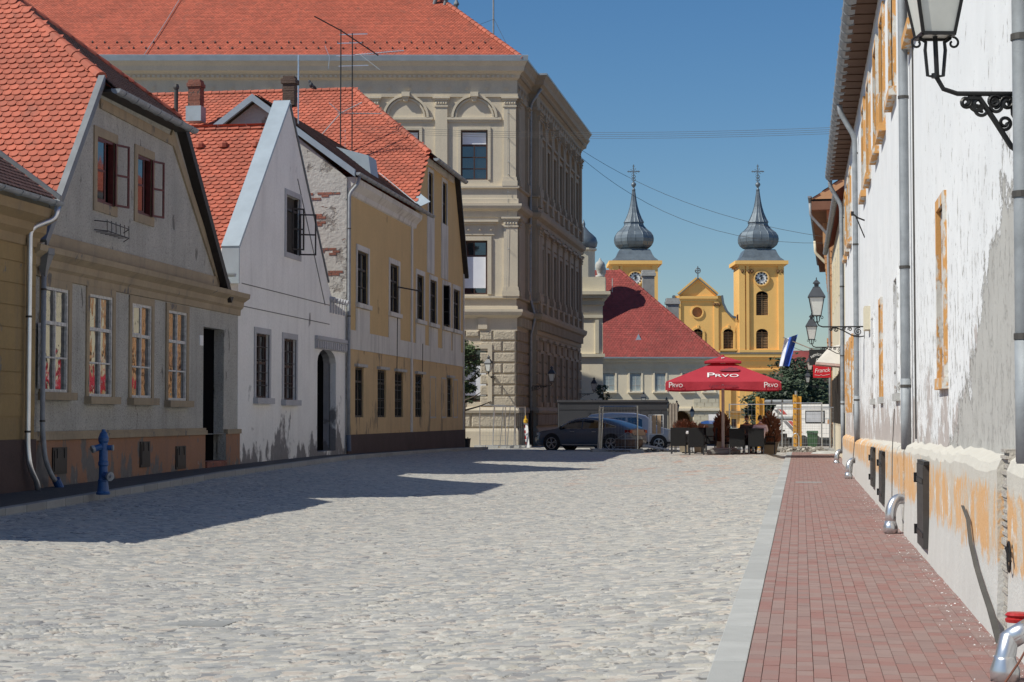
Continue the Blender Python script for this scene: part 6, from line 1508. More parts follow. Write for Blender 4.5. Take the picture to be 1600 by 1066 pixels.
    mb.tube([P(-2, 255.5), P(2, 255.5)], .06, 4); mb.build('cross', M['lead'], chh)
tower(1190, 1); tower(993, 0)
mb = MB(); mb.poly([f.p(q.a(1040), q.z(500), -1), f.p(q.a(1091), q.z(440), -1), f.p(q.a(1091), q.z(440), -26), f.p(q.a(1040), q.z(500), -26)]); mb.poly([f.p(q.a(1145), q.z(500), -1), f.p(q.a(1091), q.z(440), -1), f.p(q.a(1091), q.z(440), -26), f.p(q.a(1145), q.z(500), -26)]); mb.build('nave_roof', M['tilechurch'], chh)
mb = MB(); r = q.r(1142, 1150, 655, 700); f.box(mb, r[0], r[1], r[2], r[3], 0, .05); mb.build('door', M['brownwood'], chh)
mb = MB(); f.box(mb, r[0]-.8, r[1]+1.6, r[3]+.9, r[3]+1.2, 0, .6); mb.build('door_hood', plaster('tan_hood', (.35, .22, .1), .1), chh)
# red roofed house behind the tree
q = PX(225, 1225); f = q.f; t = thing('red_roofed_house', 'house with a plain dark red roof mostly hidden behind the dark trees', 'house', f.p(3, 0)); mb = MB()
mb.poly([f.p(q.a(1222), q.z(575)), f.p(q.a(1330), q.z(592)), f.p(q.a(1330), q.z(545), -5), f.p(q.a(1236), q.z(546), -5)]); mb.build('roof', M['tilechurch'], t); mb = MB(); f.box(mb, q.a(1226), q.a(1330), -.3, q.z(580), -9, -.6); mb.build('wall', plaster('reddish_wall', (.22, .12, .09), .15), t)
# ---- trees
def leafmat(nm, c):
    m = MT(nm, .6); r = m.attr(); m.col(m.mix(r, sc(c, .55), sc(c, 1.5))); 
    m.b.inputs['Transmission Weight'].default_value = 0; return m.m
M['leafdark'] = leafmat('dark_conifer_foliage', (.032, .052, .022)); M['leaf'] = leafmat('broad_foliage', (.045, .075, .022)); M['bark'] = simple('bark', (.08, .06, .045), .9, 0, .3, 9)
def tree(name, base, h, blobs, label, cat, lm, n=5000, ls=.16, group=None):
    t = thing(name, label, cat, tuple(base), group); b = Vector(base); mb = MB(); mb.tube([b, b+Vector((.05, 0, h*.5)), b+Vector((0, .05, h*.92))], h*.028, 8, h*.006)
    rg = random.Random(int(base[0]*13+base[1]))
    for k in range(14):
        z = h*rg.uniform(.25, .85); a = rg.uniform(0, 6.28); L_ = (1-z/h)*h*.32+.4; mb.tube([b+Vector((0, 0, z)), b+Vector((L_*.6*math.cos(a), L_*.6*math.sin(a), z+.15*L_)), b+Vector((L_*math.cos(a), L_*math.sin(a), z+.3*L_))], h*.009, 5, h*.003)
    mb.build('trunk', M['bark'], t); mb = MB()
    tot = sum(r**2 for _, _, _, r, _ in blobs)
    for x, y, z, r, sq in blobs:
        m_ = int(n*r*r/tot); cl = []
        for _ in range(max(6, m_//26)):
            v = Vector((rg.gauss(0, 1), rg.gauss(0, 1), rg.gauss(0, 1))).normalized()*r*rg.uniform(.55, 1.0); cl.append((v, rg.uniform(.16, .34)*r, rg.random()))
        for _ in range(m_):
            v, cr, cb_ = rg.choice(cl); o = v+Vector((rg.gauss(0, 1), rg.gauss(0, 1), rg.gauss(0, .7)))*cr*.6; p = b+Vector((x+o.x, y+o.y, z+o.z*sq))
            a = Vector((rg.gauss(0, 1), rg.gauss(0, 1), rg.gauss(0, .5))).normalized(); c_ = a.orthogonal().normalized(); s_ = ls*rg.uniform(.6, 1.3)
            mb.add([p-a*s_, p+c_*s_*.45, p+a*s_, p-c_*s_*.45], [(0, 1, 2, 3)], min(1, max(0, cb_*.7+rg.random()*.3)))
    mb.build('crown', lm, t); return t
def conif(h, r, n):
    L_ = []
    for k in range(n):
        q_ = k/(n-1); z = h*(.16+.80*q_); rr = r*(1-q_)**.8+.25; m_ = max(1, int(5*(1-q_)+1))
        for j in range(m_): a = 6.28*j/m_+k; L_.append((rr*.62*math.cos(a) if m_ > 1 else 0, rr*.62*math.sin(a) if m_ > 1 else 0, z, rr*.55, .5))
    return L_
def tb_(px0, Y): p = atY(px0, 700, Y); return (p.x, p.y, -.3)
k175 = lambda y, Y=175: CH+(650-y)*Y/FPX
tree('conifer_tree', tb_(1234, 205), k175(518, 205), conif(k175(518, 205), 4.6, 11), 'dark conifer rising just right of the clock tower behind the flag', 'tree', M['leafdark'], 6500, .26, 'dark trees behind the caravan')
tree('broad_tree', tb_(1242, 168), 7.6, [(0, 0, 4.2, 2.6, .9), (-1.6, .5, 3.4, 1.9, .8), (1.8, -.3, 3.6, 2.0, .8), (.2, 0, 5.9, 1.6, .8), (-.6, 0, 2.0, 2.4, .7), (1.6, 0, 2.0, 2., .7)], 'broad dark green tree directly behind the orange umbrella edge and caravan', 'tree', M['leafdark'], 9000, .2, 'dark trees behind the caravan')
tree('broad_tree', tb_(1222, 160), 6.0, [(0, 0, 3.6, 2.1, .8), (-1.2, .5, 2.4, 1.7, .8), (1.2, 0, 2.2, 1.8, .8)], 'lower dark bushy tree showing just right of the umbrella', 'tree', M['leafdark'], 5000, .2, 'dark trees behind the caravan')
tree('broad_tree', tb_(1275, 178), 6.6, [(0, 0, 3.6, 2.2, .8), (1.2, 0, 2.8, 2.0, .8), (-1, 0, 2.0, 2.0, .8), (.8, 0, 5.2, 1.2, .9)], 'dark tree behind the red hanging sign at the right end of the trees', 'tree', M['leafdark'], 5000, .2, 'dark trees behind the caravan')
p = atY(733, 700, 93.5); tree('corner_tree', (p.x-.35, 93.5, -.1), 5.9, [(0, 0, 4.6, .85, 1.1), (.25, 0, 3.6, .75, 1), (-.2, 0, 5.2, .6, 1), (.15, 0, 2.9, .55, .9)], 'leafy green tree at the far corner of the mustard house before the palace', 'tree', M['leaf'], 2600, .09)
p = atY(926, 690, 131); tree('creeper_shrub', (-13.9, 131.5, -.1), 4.2, [(0, 0, 3.3, .45, 1.5), (.1, 0, 2.2, .5, 1.4)], 'dark climbing shrub at the far corner of the shaded palace side', 'shrub', M['leafdark'], 900, .1)
# ================================================================ ON THE SQUARE AND THE CAFE TERRACE
def ftext(s_, mat, par, o, u, v, size, **k):
    u = Vector(u).normalized(); v = Vector(v).normalized(); return text(s_, mat, par, frame4(Vector(o), u, v, u.cross(v)), size, **k)
# ---- cars: side loft. x forward, y across, z up
def car(name, label, cat, loc, rz, L, top, belt, hw, paint, wins, wheels, zr_=.34, rim=None, roofin=.17, group=None):
    t = thing(name, label, cat, loc, group, rz); N = 46
    xs = np.linspace(-L/2, L/2, N); V = []
    for i, x in enumerate(xs):
        zt_ = np.interp(x, [p[0] for p in top], [p[1] for p in top]); zb_ = np.interp(x, [p[0] for p in belt], [p[1] for p in belt]); zb_ = min(zb_, zt_-.0)
        e = 1-max(0, abs(x)/(L/2)-.86)/.14*.22
        w_ = hw*e; g = max(0., (zt_-zb_))/.6; wr = w_*(1-roofin*min(1, g)*1.15)
        zl = .22+.10*max(0, abs(x)/(L/2)-.85)/.15
        V += [(x, 0, zl-.02), (x, w_*.86, zl), (x, w_*.97, zl+.1), (x, w_, zl+.32), (x, w_*.985, (zl+zb_)/2+.12), (x, w_*.95, zb_-.01), (x, w_*.93, zb_+.015), (x, wr*.98, zb_+(zt_-zb_)*.75), (x, wr*.90, zb_+(zt_-zb_)*.93), (x, wr*.6, zt_-.0), (x, 0, zt_+.02)]
    K = 11; VV = V+[(x, -y, z) for x, y, z in V]; n0 = len(V); fs = []
    for i in range(N-1):
        for j in range(K-1):
            a = i*K+j; fs.append((a, a+K, a+K+1, a+1)); b = n0+a; fs.append((b, b+1, b+K+1, b+K))
    for e, i in ((0, 0), (1, N-1)):
        lp = [i*K+j for j in range(K)]+[n0+i*K+j for j in range(K-1, -1, -1)]; fs.append(tuple(lp if e else lp[::-1]))
    mb = MB(); mb.add(VV, fs); body = mb.build('body', paint, t, smooth=True, local=True)
    bm = bmesh.new(); bm.from_mesh(body.data); bmesh.ops.remove_doubles(bm, verts=bm.verts, dist=.002); bm.normal_update(); bmesh.ops.recalc_face_normals(bm, faces=bm.faces); bm.to_mesh(body.data); bm.free()
    def side(x, z):
        zt_ = np.interp(x, [p[0] for p in top], [p[1] for p in top]); zb_ = np.interp(x, [p[0] for p in belt], [p[1] for p in belt]); g = max(0., zt_-zb_)/.6; e = 1-max(0, abs(x)/(L/2)-.86)/.14*.22
        w_ = hw*e; wr = w_*(1-roofin*min(1, g)*1.15)
        return np.interp(z, [.3, zb_-.01, zb_+.015, zb_+(zt_-zb_)*.75, zb_+(zt_-zb_)*.93], [w_, w_*.95, w_*.93, wr*.98, wr*.90])+.008
    for W_ in wins:
        for sg in (1, -1):
            # subdivide outline polygon to a grid in x
            x0_, x1_ = min(p[0] for p in W_), max(p[0] for p in W_); mb = MB(); n = 14; Vv = []
            lo_ = sorted([p for p in W_ if p[2] == 0]); hi_ = sorted([p for p in W_ if p[2] == 1])
            for k in range(n+1):
                x = x0_+(x1_-x0_)*k/n; zl = np.interp(x, [p[0] for p in lo_], [p[1] for p in lo_]); zh = np.interp(x, [p[0] for p in hi_], [p[1] for p in hi_])
                for m_ in range(4): z = zl+(zh-zl)*m_/3; Vv.append((x, sg*side(x, z), z))
            mb.add(Vv, [((k*4+m_), (k+1)*4+m_, (k+1)*4+m_+1, k*4+m_+1)[::sg] for k in range(n) for m_ in range(3)]); mb.build('side_window', M['carglass'], t, local=True)
            tr = MB(); tr.tube([Vv[k*4+3] for k in range(n+1)], .012, 4); tr.tube([Vv[k*4] for k in range(n+1)], .010, 4); tr.build('window_trim', M['galvlight'], t, local=True)
    for x in wheels:
        for sg in (1, -1):
            mb = MB(); y = sg*hw; a = []
            mb.tube([(x, y-sg*.02, zr_+.03), (x, y+sg*.006, zr_+.03)], zr_+.075, 28); mb.build('wheel_arch', M['black'], t, local=True)
            mb = MB(); mb.tube([(x, y-sg*.2, zr_), (x, y+sg*.015, zr_)], zr_, 28); w_ = mb.build('wheel', M['tyre'], t, local=True)
            mb = MB(); mb.tube([(x, y+sg*.012, zr_), (x, y+sg*.02, zr_)], zr_*.72, 24); mb.build('rim_back', M['black'], w_, local=True)
            mb = MB()
            for k in range(5):
                q_ = 2*math.pi*k/5+.3; 
                for dq in (-.16, .16): mb.tube([(x+.03*math.cos(q_), y+sg*.03, zr_+.03*math.sin(q_)), (x+zr_*.70*math.cos(q_+dq), y+sg*.03, zr_+zr_*.70*math.sin(q_+dq))], .017, 4)
            mb.tube([(x+zr_*.71*math.cos(q), y+sg*.022, zr_+zr_*.71*math.sin(q)) for q in np.linspace(0, 6.2832, 25)], .014, 4); mb.tube([(x, y+sg*.02, zr_), (x, y+sg*.04, zr_)], .05, 10); mb.build('rim', M['galvlight'], w_, local=True)
    return t
def paint(nm, c, r=.28, me=.5):
    m = MT(nm, r, me); m.col(c); m.b.inputs['Coat Weight'].default_value = .6; m.b.inputs['Coat Roughness'].default_value = .08; return m.m
M['carglass'] = glassm('car_glass', (.004, .005, .007), .05, 0.0001); M['tyre'] = simple('tyre_rubber', (.02, .02, .02), .8)
M['cargrey'] = paint('graphite_paint', (.09, .105, .13), .35, .15); M['carsilver'] = paint('silver_blue_paint', (.36, .38, .41), .35, .1); M['carblue'] = paint('blue_paint', (.03, .08, .25), .3, .2)
pf, pr_ = gnd(848, 703, -.02), gnd(1000, 706, -.0)
F_, R_ = Vector((-11.75, 87.0, 0)), Vector((-7.25, 84.6, 0)); F_ = atY(848, 700, 86.4); R_ = atY(1000, 700, 84.6); cl_ = ((F_-R_).length); mid_ = (F_+R_)/2; rz_c = math.atan2(F_.y-R_.y, F_.x-R_.x)
k = cl_/4.5; print('car length', cl_)
top = [(-2.25*k, .72), (-2.2*k, .98), (-2.0*k, 1.10), (-1.7*k, 1.24), (-1.2*k, 1.42), (-.6*k, 1.53), (0, 1.56), (.4*k, 1.52), (.75*k, 1.38), (1.15*k, 1.08), (1.35*k, 1.02), (1.9*k, .93), (2.12*k, .80), (2.25*k, .55)]
belt = [(-2.25*k, .72), (-2.2*k, .95), (-1.9*k, 1.02), (-1.2*k, 1.03), (0, .98), (1.0*k, .95), (1.3*k, .95), (2.0*k, .82), (2.25*k, .55)]
suv = car('parked_suv', 'dark grey coupe-roofed SUV parked side-on in the shade of the palace', 'car', (mid_.x, mid_.y, -.02), rz_c, 4.5*k, top, belt, .93, M['cargrey'],
    [[(-1.0*k, 1.05, 0), (-.02, 1.03, 0), (-1.0*k, 1.30, 1), (-.5*k, 1.43, 1), (-.02, 1.48, 1)], [(.04, 1.03, 0), (.95*k, 1.02, 0), (.04, 1.48, 1), (.35*k, 1.45, 1), (.65*k, 1.34, 1), (.95*k, 1.10, 1)], [(-1.55*k, 1.10, 0), (-1.06*k, 1.06, 0), (-1.55*k, 1.14, 1), (-1.06*k, 1.29, 1)]],
    (-1.35*k, 1.38*k), .36)
# nearer side of the car faces -n; details on it
def on(t, mb, name, mat, smooth=False): return mb.build(name, mat, t, local=True, smooth=smooth)
sgn = 1 if (Matrix.Rotation(rz_c, 3, 'Z') @ Vector((0, 1, 0))).y < 0 else -1
for sg in (1, -1):
    mb = MB(); mb.lathe((.9*k, sg*1.02, 1.02), [(.02, -.05), (.09, 0), (.1, .08), (.04, .14)], 10); on(suv, mb, 'wing_mirror', M['black'])
    mb = MB(); mb.box3((2.0*k, sg*.60, .74), (.16, 0, -.03), (0, sg*.2, 0), (0, 0, .12)); on(suv, mb, 'headlight', M['frost'])
    mb = MB(); mb.box3((-2.2*k, sg*.66, .82), (.3, 0, .02), (0, sg*.23, 0), (0, 0, .15)); on(suv, mb, 'tail_light', simple('red_lens', (.25, .01, .01), .2))
    mb = MB(); mb.box3((-.85*k, sg*.93, .28), (1.75*k, 0, 0), (0, sg*.015, 0), (0, 0, .035)); on(suv, mb, 'sill_trim', M['galvlight'])
    for x in (-.65*k, .35*k): mb = MB(); mb.box3((x, sg*.915, .88), (.2, 0, 0), (0, sg*.02, 0), (0, 0, .03)); on(suv, mb, 'door_handle', M['galvlight'])
    mb = MB(); mb.tube([(2.16*k, sg*.55, .62), (2.2*k, sg*.6, .42), (2.12*k, sg*.72, .38)], .02, 5); on(suv, mb, 'grille_trim', M['galvlight'])
mb = MB(); mb.box(2.17*k, 2.27*k, -.55, .55, .38, .72); on(suv, mb, 'grille', M['black'])
# silver people carrier behind, nose to the right
F_ = atY(1056, 700, 89.5); F_.z = 0; mid_ = F_+Vector((-2.2, .15, 0)); 
top = [(-2.2, .8), (-2.15, 1.5), (-1.95, 1.72), (-1.0, 1.80), (.2, 1.79), (.75, 1.66), (1.3, 1.16), (1.5, 1.08), (2.0, .98), (2.15, .82), (2.2, .55)]; belt = [(-2.2, .8), (-2.1, 1.05), (0, 1.05), (1.2, 1.02), (1.5, 1.02), (2.0, .93), (2.2, .55)]
van = car('parked_van', 'silver blue van parked nose to the right behind the dark SUV', 'van', (mid_.x, mid_.y, -.06), R(2), 4.4, top, belt, .9, M['carsilver'], [[(-.1, 1.12, 0), (.6, 1.12, 0), (-.1, 1.60, 1), (.35, 1.60, 1), (.6, 1.5, 1)], [(-1.9, 1.12, 0), (-.2, 1.12, 0), (-1.9, 1.55, 1), (-.2, 1.6, 1)]], (-1.35, 1.4), .33)
mb = MB(); mb.box(1.95, 2.1, -.8, -.5, .78, .95); on(van, mb, 'headlight', M['frost']); mb = MB(); mb.box(-2.0, 2.0, -.915, -.9, .33, .42); on(van, mb, 'side_trim', M['black'])
p = atY(1118, 700, 95); bc = car('parked_car', 'blue car half hidden behind the left cafe chairs with a white roof box', 'car', (p.x, p.y, -.1), R(88), 4.1, [(-2.05, .7), (-1.9, 1.2), (-1.3, 1.45), (0, 1.46), (.6, 1.3), (1.1, .98), (1.9, .88), (2.05, .5)], [(-2.05, .7), (0, .95), (1.1, .93), (2.05, .5)], .86, M['carblue'], [[(-1.2, 1.0, 0), (.6, 1.0, 0), (-1.2, 1.35, 1), (.3, 1.35, 1), (.6, 1.2, 1)]], (-1.25, 1.3), .31)
mb = MB(); mb.box(-2.1, -2.07, -.26, .26, .48, .6); on(bc, mb, 'number_plate', M['white']); mb = MB(); mb.box(-2.0, -1.9, -.7, .7, 1.05, 1.3); on(bc, mb, 'rear_window', M['carglass'])
mb = MB(); mb.box(-1.2, -.2, -.4, .25, 1.47, 1.78); on(bc, mb, 'roof_box', M['white'])
# ---- grey container cabin
fcn = front(100.5, 916, 1043); t = thing('container_cabin', 'dark grey container cabin standing behind the parked cars', 'container', fcn.p(2, -.15)); zt_ = fcn.px(980, 628)[1]; Lc = fcn.L
mb = MB(); wall(fcn, [(-1.5, -.1), (Lc, -.1), (Lc, zt_), (-1.5, zt_)], depth=2.4, mb=mb); mb.build('body', simple('container_grey', (.042, .044, .05), .8, 0, .1, 1), t)
mb = MB(); fcn.box(mb, -1.55, Lc+.04, zt_-.02, zt_+.1, -2.45, .05); fcn.box(mb, -1.5, Lc, zt_-.42, zt_-.39, -.01, .02)
for k in range(8): fcn.box(mb, .1+k*.56, .12+k*.56, 0, zt_-.42, -.01, .015)
mb.build('edge_rails', simple('rail_grey', (.06, .06, .065), .5), t)
text('MONTMONT', M['black'], t, frame4(fcn.p(fcn.px(958, 650)[0], fcn.px(958, 649)[1], .02), fcn.u, Vector((0, 0, 1)), fcn.n), .36, sx=1.2)
mb = MB(); fcn.box(mb, Lc+.06, Lc+.55, -.1, zt_-.1, -.35, -.05)
for k in range(3): fcn.box(mb, Lc+.1+k*.16, Lc+.2+k*.16, -.1, zt_-.05, -.05, .0)
mb.build('timber_side', simple('pale_boards', (.36, .31, .25), .85, 0, .15, 6), t)
# ---- umbrella
TY = lambda Y: 71+(Y-78)*.93
PU = Vector((atY(1130, 700, 71).x, 71, .165)); um = thing('cafe_umbrella', 'large red square cafe umbrella with white lettering over the terrace', 'umbrella', PU, None, R(2.5)); WOu = WO[um]
redm = MT('umbrella_red_canvas', .85); redm.col(redm.mix(redm.noise(2, 4), (.42, .028, .045), (.50, .042, .065)))
tr_ = redm.n('ShaderNodeBsdfTranslucent'); tr_.inputs[0].default_value = (.55, .02, .04, 1); mx = redm.n('ShaderNodeMixShader'); mx.inputs[0].default_value = .22; redm.l(redm.b.outputs[0], mx.inputs[1]); redm.l(tr_.outputs[0], mx.inputs[2]); redm.l(mx.outputs[0], redm.t.nodes['Material Output'].inputs[0]); redm.bump(redm.noise(3, 3), .05, .6); RED = redm.m
hw_, zt_, zn = 2.13, 3.45, 2.70; ztop = 3.72; zn = 2.70
def sq(h, z): return [Vector((-h, -h, z)), Vector((h, -h, z)), Vector((h, h, z)), Vector((-h, h, z))]
mb = MB(); inner, outer = sq(.42, 3.42), sq(hw_, zn)
for i in range(4):
    a, b, c, d = inner[i], inner[(i+1) % 4], outer[(i+1) % 4], outer[i]; n = 12; V = []
    for j in range(n+1):
        v_ = j/n
        for m_ in range(n+1): u_ = m_/n; p = (a*(1-u_)+b*u_)*(1-v_)+(d*(1-u_)+c*u_)*v_; p.z -= .03*math.sin(math.pi*u_)*v_*math.sin(math.pi*min(1, v_*.9)); V.append(p)
    mb.add(V, [(j*(n+1)+m_, (j+1)*(n+1)+m_, (j+1)*(n+1)+m_+1, j*(n+1)+m_+1) for j in range(n) for m_ in range(n)])
can = mb.build('canopy', RED, um, local=True, smooth=True)
mb = MB()
for i in range(4):
    d, c = outer[i], outer[(i+1) % 4]; n = 30; V = []
    for m_ in range(n+1):
        u_ = m_/n; p = d*(1-u_)+c*u_; o = (p.xy.normalized()*.03*math.sin(u_*22+i)) ; V += [p, p+Vector((o.x, o.y, -.29-.03*math.sin(u_*9)))]
    mb.add(V, [(2*m_, 2*m_+1, 2*m_+3, 2*m_+2) for m_ in range(n)])
val_ = mb.build('valance', RED, um, local=True, smooth=True)
mb = MB(); i2, o2 = sq(.02, 3.72), sq(.70, 3.50)
for i in range(4): mb.poly([i2[i], o2[i], o2[(i+1) % 4], i2[(i+1) % 4]]); mb.poly([o2[i], o2[i]-Vector((0, 0, .06)), o2[(i+1) % 4]-Vector((0, 0, .06)), o2[(i+1) % 4]])
mb.lathe(Vector((0, 0, 3.70)), [(.07, 0), (.06, .04), (.02, .07)], 8); mb.build('top_cap', RED, um, local=True)
mb = MB(); mb.tube([(0, 0, .1), (0, 0, 3.68)], .06, 12); mb.tube([(0, 0, 3.2), (0, 0, 3.5)], .1, 8); mb.build('pole', simple('weathered_alu', (.42, .38, .34), .6), um, local=True)
mb = MB()
for i in range(4): mb.tube([Vector((0, 0, 3.38)), outer[i]+Vector((0, 0, -.03))], .02, 5); m_ = (outer[i]+outer[(i+1) % 4])/2; mb.tube([Vector((0, 0, 3.38)), m_+Vector((0, 0, -.12))], .018, 5); mb.tube([Vector((0, 0, 2.5)), m_*.5+Vector((0, 0, 1.5))], .018, 5)
mb.build('ribs', M['whitewood'], um, local=True)
mb = MB(); mb.box(-.62, .62, -.55, .55, 0, .14); mb.box(-.5, .5, -.45, .45, .14, .22); mb.build('base', simple('slab_base', (.25, .24, .22), .9), um, local=True, bevel=.02)
sl_u = Vector((1, 0, 0)); sl_v = Vector((0, (hw_-.42), (3.42-zn))).normalized(); 
def utext(s_, x, y_from_edge, size, mat=M['white'], sx=1, par=can):
    o = Vector((x, -hw_, zn))+sl_v*y_from_edge+Vector((0, -.005, .012)); return text(s_, mat, None, Matrix.Identity(4), size) 
def put(s_, o, u, v, size, mat, sx=1, shear=0, off=.006):
    n = u.cross(v); M4 = WO[um] @ frame4(o+n*off, u, v, n); return text(s_, mat, um, M4, size, sx=sx, shear=shear)
oo = Vector((0, -hw_, zn))
put('P', oo+sl_v*.62+Vector((-.46, 0, 0)), sl_u, sl_v, .66, M['white'], 1.0, off=.014); put('RVO', oo+sl_v*.57+Vector((.14, 0, 0)), sl_u, sl_v, .41, M['white'], 1.1, off=.014)
darkred = simple('faded_print', (.20, .03, .05), .9); put('Lager Premium', Vector((0, -hw_-.03, zn-.15)), sl_u, Vector((0, 0, 1)), .17, darkred, 1.0, .3, .02)
for x in (-1.78, 1.72): put('P', Vector((x-.16, -hw_-.035, zn-.13)), sl_u, Vector((0, 0, 1)), .30, M['white'], off=.015); put('RVO', Vector((x+.10, -hw_-.035, zn-.145)), sl_u, Vector((0, 0, 1)), .185, M['white'], 1.05, off=.015)
cv = Vector((0, .68, .22)).normalized(); put('P', Vector((0, -.40, 3.61))+Vector((0, 0, .01)), sl_u, cv, .26, M['white'], off=.012)
# plain dark printed patch above the lettering
mb = MB(); rg = random.Random(3)
base_o = oo+sl_v*1.1+Vector((.22, 0, 0)); n_ = sl_u.cross(sl_v)
out = [(-.42, -.12), (-.3, .05), (-.22, .02), (-.15, .16), (-.05, .14), (.0, .27), (.14, .30), (.22, .2), (.33, .24), (.4, .08), (.5, .0), (.42, -.14), (.1, -.17)]
V = [base_o+sl_u*a*.85+sl_v*b*.9+n_*.05 for a, b in out]; mb.add(V+[v-n_*.02 for v in V], [tuple(range(len(V)))]+[(i, (i+1) % len(V), len(V)+(i+1) % len(V), len(V)+i) for i in range(len(V))]); mb.build('printed_patch', darkred, um, local=True)
# ---- cafe furniture
rat = simple('black_woven_rattan', (.010, .010, .011), .95, 0, .25, 30, .004, 160); legm = simple('grey_chair_leg', (.06, .06, .065), .5, .4)
def make_chair(loc, rz, label):
    t = thing('cafe_chair', label, 'chair', loc, 'rattan chairs round the cafe tables', rz); w_, d_ = .29, .28
    mb = MB(); mb.box(-w_, w_, -d_, d_, .36, .46); mb.build('seat', rat, t, local=True, bevel=.02)
    mb = MB(); mb.box3((-w_, -d_-.02, .30), (2*w_, 0, 0), (0, .055, 0), (0, -.05, .69)); mb.build('backrest', rat, t, local=True, bevel=.012)
    for sx in (-1, 1):
        mb = MB(); mb.tube([(sx*(w_-.02), -d_+.02, .46), (sx*(w_-.02), -d_+.04, .66), (sx*(w_-.02), d_-.04, .66), (sx*(w_-.02), d_-.02, .46)], .02, 6); mb.build('armrest', rat, t, local=True)
        for sy in (-1, 1): mb = MB(); mb.box(sx*(w_-.025)-.018, sx*(w_-.025)+.018, sy*(d_-.03)-.018, sy*(d_-.03)+.018, 0, .37); mb.build('leg', legm, t, local=True)
    return t
def table(loc, label, rz=0):
    t = thing('cafe_table', label, 'table', loc, 'tables of the cafe terrace', rz); mb = MB(); mb.box(-.42, .42, -.42, .42, .71, .745); mb.build('tabletop', simple('dark_top', (.05, .045, .04), .4), t, local=True, bevel=.008)
    mb = MB(); mb.tube([(0, 0, .03), (0, 0, .71)], .035, 8); mb.build('stem', M['black'], t, local=True); mb = MB()
    for k in range(4): a = k*math.pi/2+.78; mb.box3(Vector((0, 0, 0))+Vector((-.03*math.sin(a), .03*math.cos(a), 0)), Vector((.36*math.cos(a), .36*math.sin(a), 0)), Vector((.06*math.sin(a), -.06*math.cos(a), 0)), (0, 0, .035))
    mb.build('foot', M['black'], t, local=True); return t
def gx(px0, Y): return atY(px0, 700, Y).x
c0_ = make_chair((gx(1060.5, TY(77.2)), TY(77.2), .165), 0, 'black rattan chair at the far left of the terrace, back turned to the street')
def ch_(px0, Y, rz, label):
    Y = TY(Y); return dup(c0_, (gx(px0, Y), Y, zr(gx(px0, Y), Y)), rz, label)
ch_(1088.5, 77.2, 0, 'black rattan chair second from the left, back turned to the street')
ch_(1107, 79.3, R(95), 'black rattan chair between the left table and the umbrella pole, side on'); ch_(1066, 80.4, R(178), 'black rattan chair on the far side of the left table beside the planter'); ch_(1092, 80.4, R(183), 'black rattan chair on the far side of the left table, seen through the front chairs'); ch_(1112, 81.2, R(170), 'black rattan chair in the back row just left of the umbrella pole')
ch_(1152, 77.0, 0, 'black rattan chair right of the umbrella pole, back turned to the street'); ch_(1182, 76.9, 0, 'black rattan chair in which the man in the pink shirt sits'); ch_(1166, 79.9, R(176), 'black rattan chair across the right table, in which the second guest sits'); ch_(1200, 78.6, R(-88), 'black rattan chair side on at the right edge of the terrace'); ch_(1143, 79.4, R(85), 'black rattan chair side on just right of the umbrella pole')
table((gx(1077, TY(78.8)), TY(78.8), .165), 'dark square table between the chairs left of the umbrella pole'); table((gx(1170, TY(78.5)), TY(78.5), .165), 'dark square table where the two guests sit')
tc = thing('napkin_box', 'small white box standing on the left cafe table', 'box', (gx(1076, TY(78.7)), TY(78.7), .91)); mb = MB(); mb.box(-.11, .11, -.06, .06, 0, .08); mb.build('box', M['white'], tc, local=True, bevel=.006); mb = MB(); mb.box(-.08, .08, -.03, .03, .08, .11); mb.build('napkins', M['sheet'], tc, local=True)
# glass on the right table
tc = thing('drinking_glass', 'tall amber drink glass on the table of the two guests', 'glass', (gx(1163, TY(78.2)), TY(78.2), .91)); mb = MB(); mb.lathe((0, 0, 0), [(.03, 0), (.035, .16), (.032, .16), (.028, .01)], 10); mb.build('glass', simple('amber_drink', (.25, .09, .03), .2), tc, local=True)
# ---- planters
M['leafor'] = leafmat('orange_brown_foliage', (.20, .075, .04))
def planter(px0, Y, w_, h_, label, spread, n=900, ht=.6, up=.6):
    Y = TY(Y); x = gx(px0, Y); t = thing('planter', label, 'planter', (x, Y, zr(x, Y) if Y < 97 else -.1)); mb = MB(); mb.lathe((0, 0, 0), [(w_*.36*1.414, 0), (w_*.5*1.414, h_*.9), (w_*.53*1.414, h_*.9), (w_*.53*1.414, h_), (w_*.45*1.414, h_), (w_*.43*1.414, h_-.06)], 4, rot=R(45)); mb.build('pot', simple('buff_pot', (.32, .27, .20), .85), t, local=True, bevel=.01)
    rg = random.Random(int(px0)); mb = MB()
    for _ in range(n):
        a = rg.uniform(0, 6.28); r_ = spread*.85*math.sqrt(rg.random()); z = h_+rg.random()*ht*(1.15-.5*r_/spread); p = Vector((r_*math.cos(a), r_*math.sin(a)*.7, z)); d_ = Vector((math.cos(a)*.5, math.sin(a)*.5, up+rg.uniform(-.2, .6))).normalized(); s_ = rg.uniform(.05, .11); sd = d_.orthogonal().normalized()
        mb.add([p-d_*s_, p+sd*s_*.3, p+d_*s_, p-sd*s_*.3], [(0, 1, 2, 3)], rg.random())
    mb.build('shrub', M['leafor'], t, local=True); mb = MB()
    for _ in range(12): a = rg.uniform(0, 6.28); mb.tube([(0, 0, h_-.05), (spread*.6*math.cos(a), spread*.4*math.sin(a), h_+ht*.7)], .008, 4)
    mb.build('stems', M['bark'], t, local=True); return t
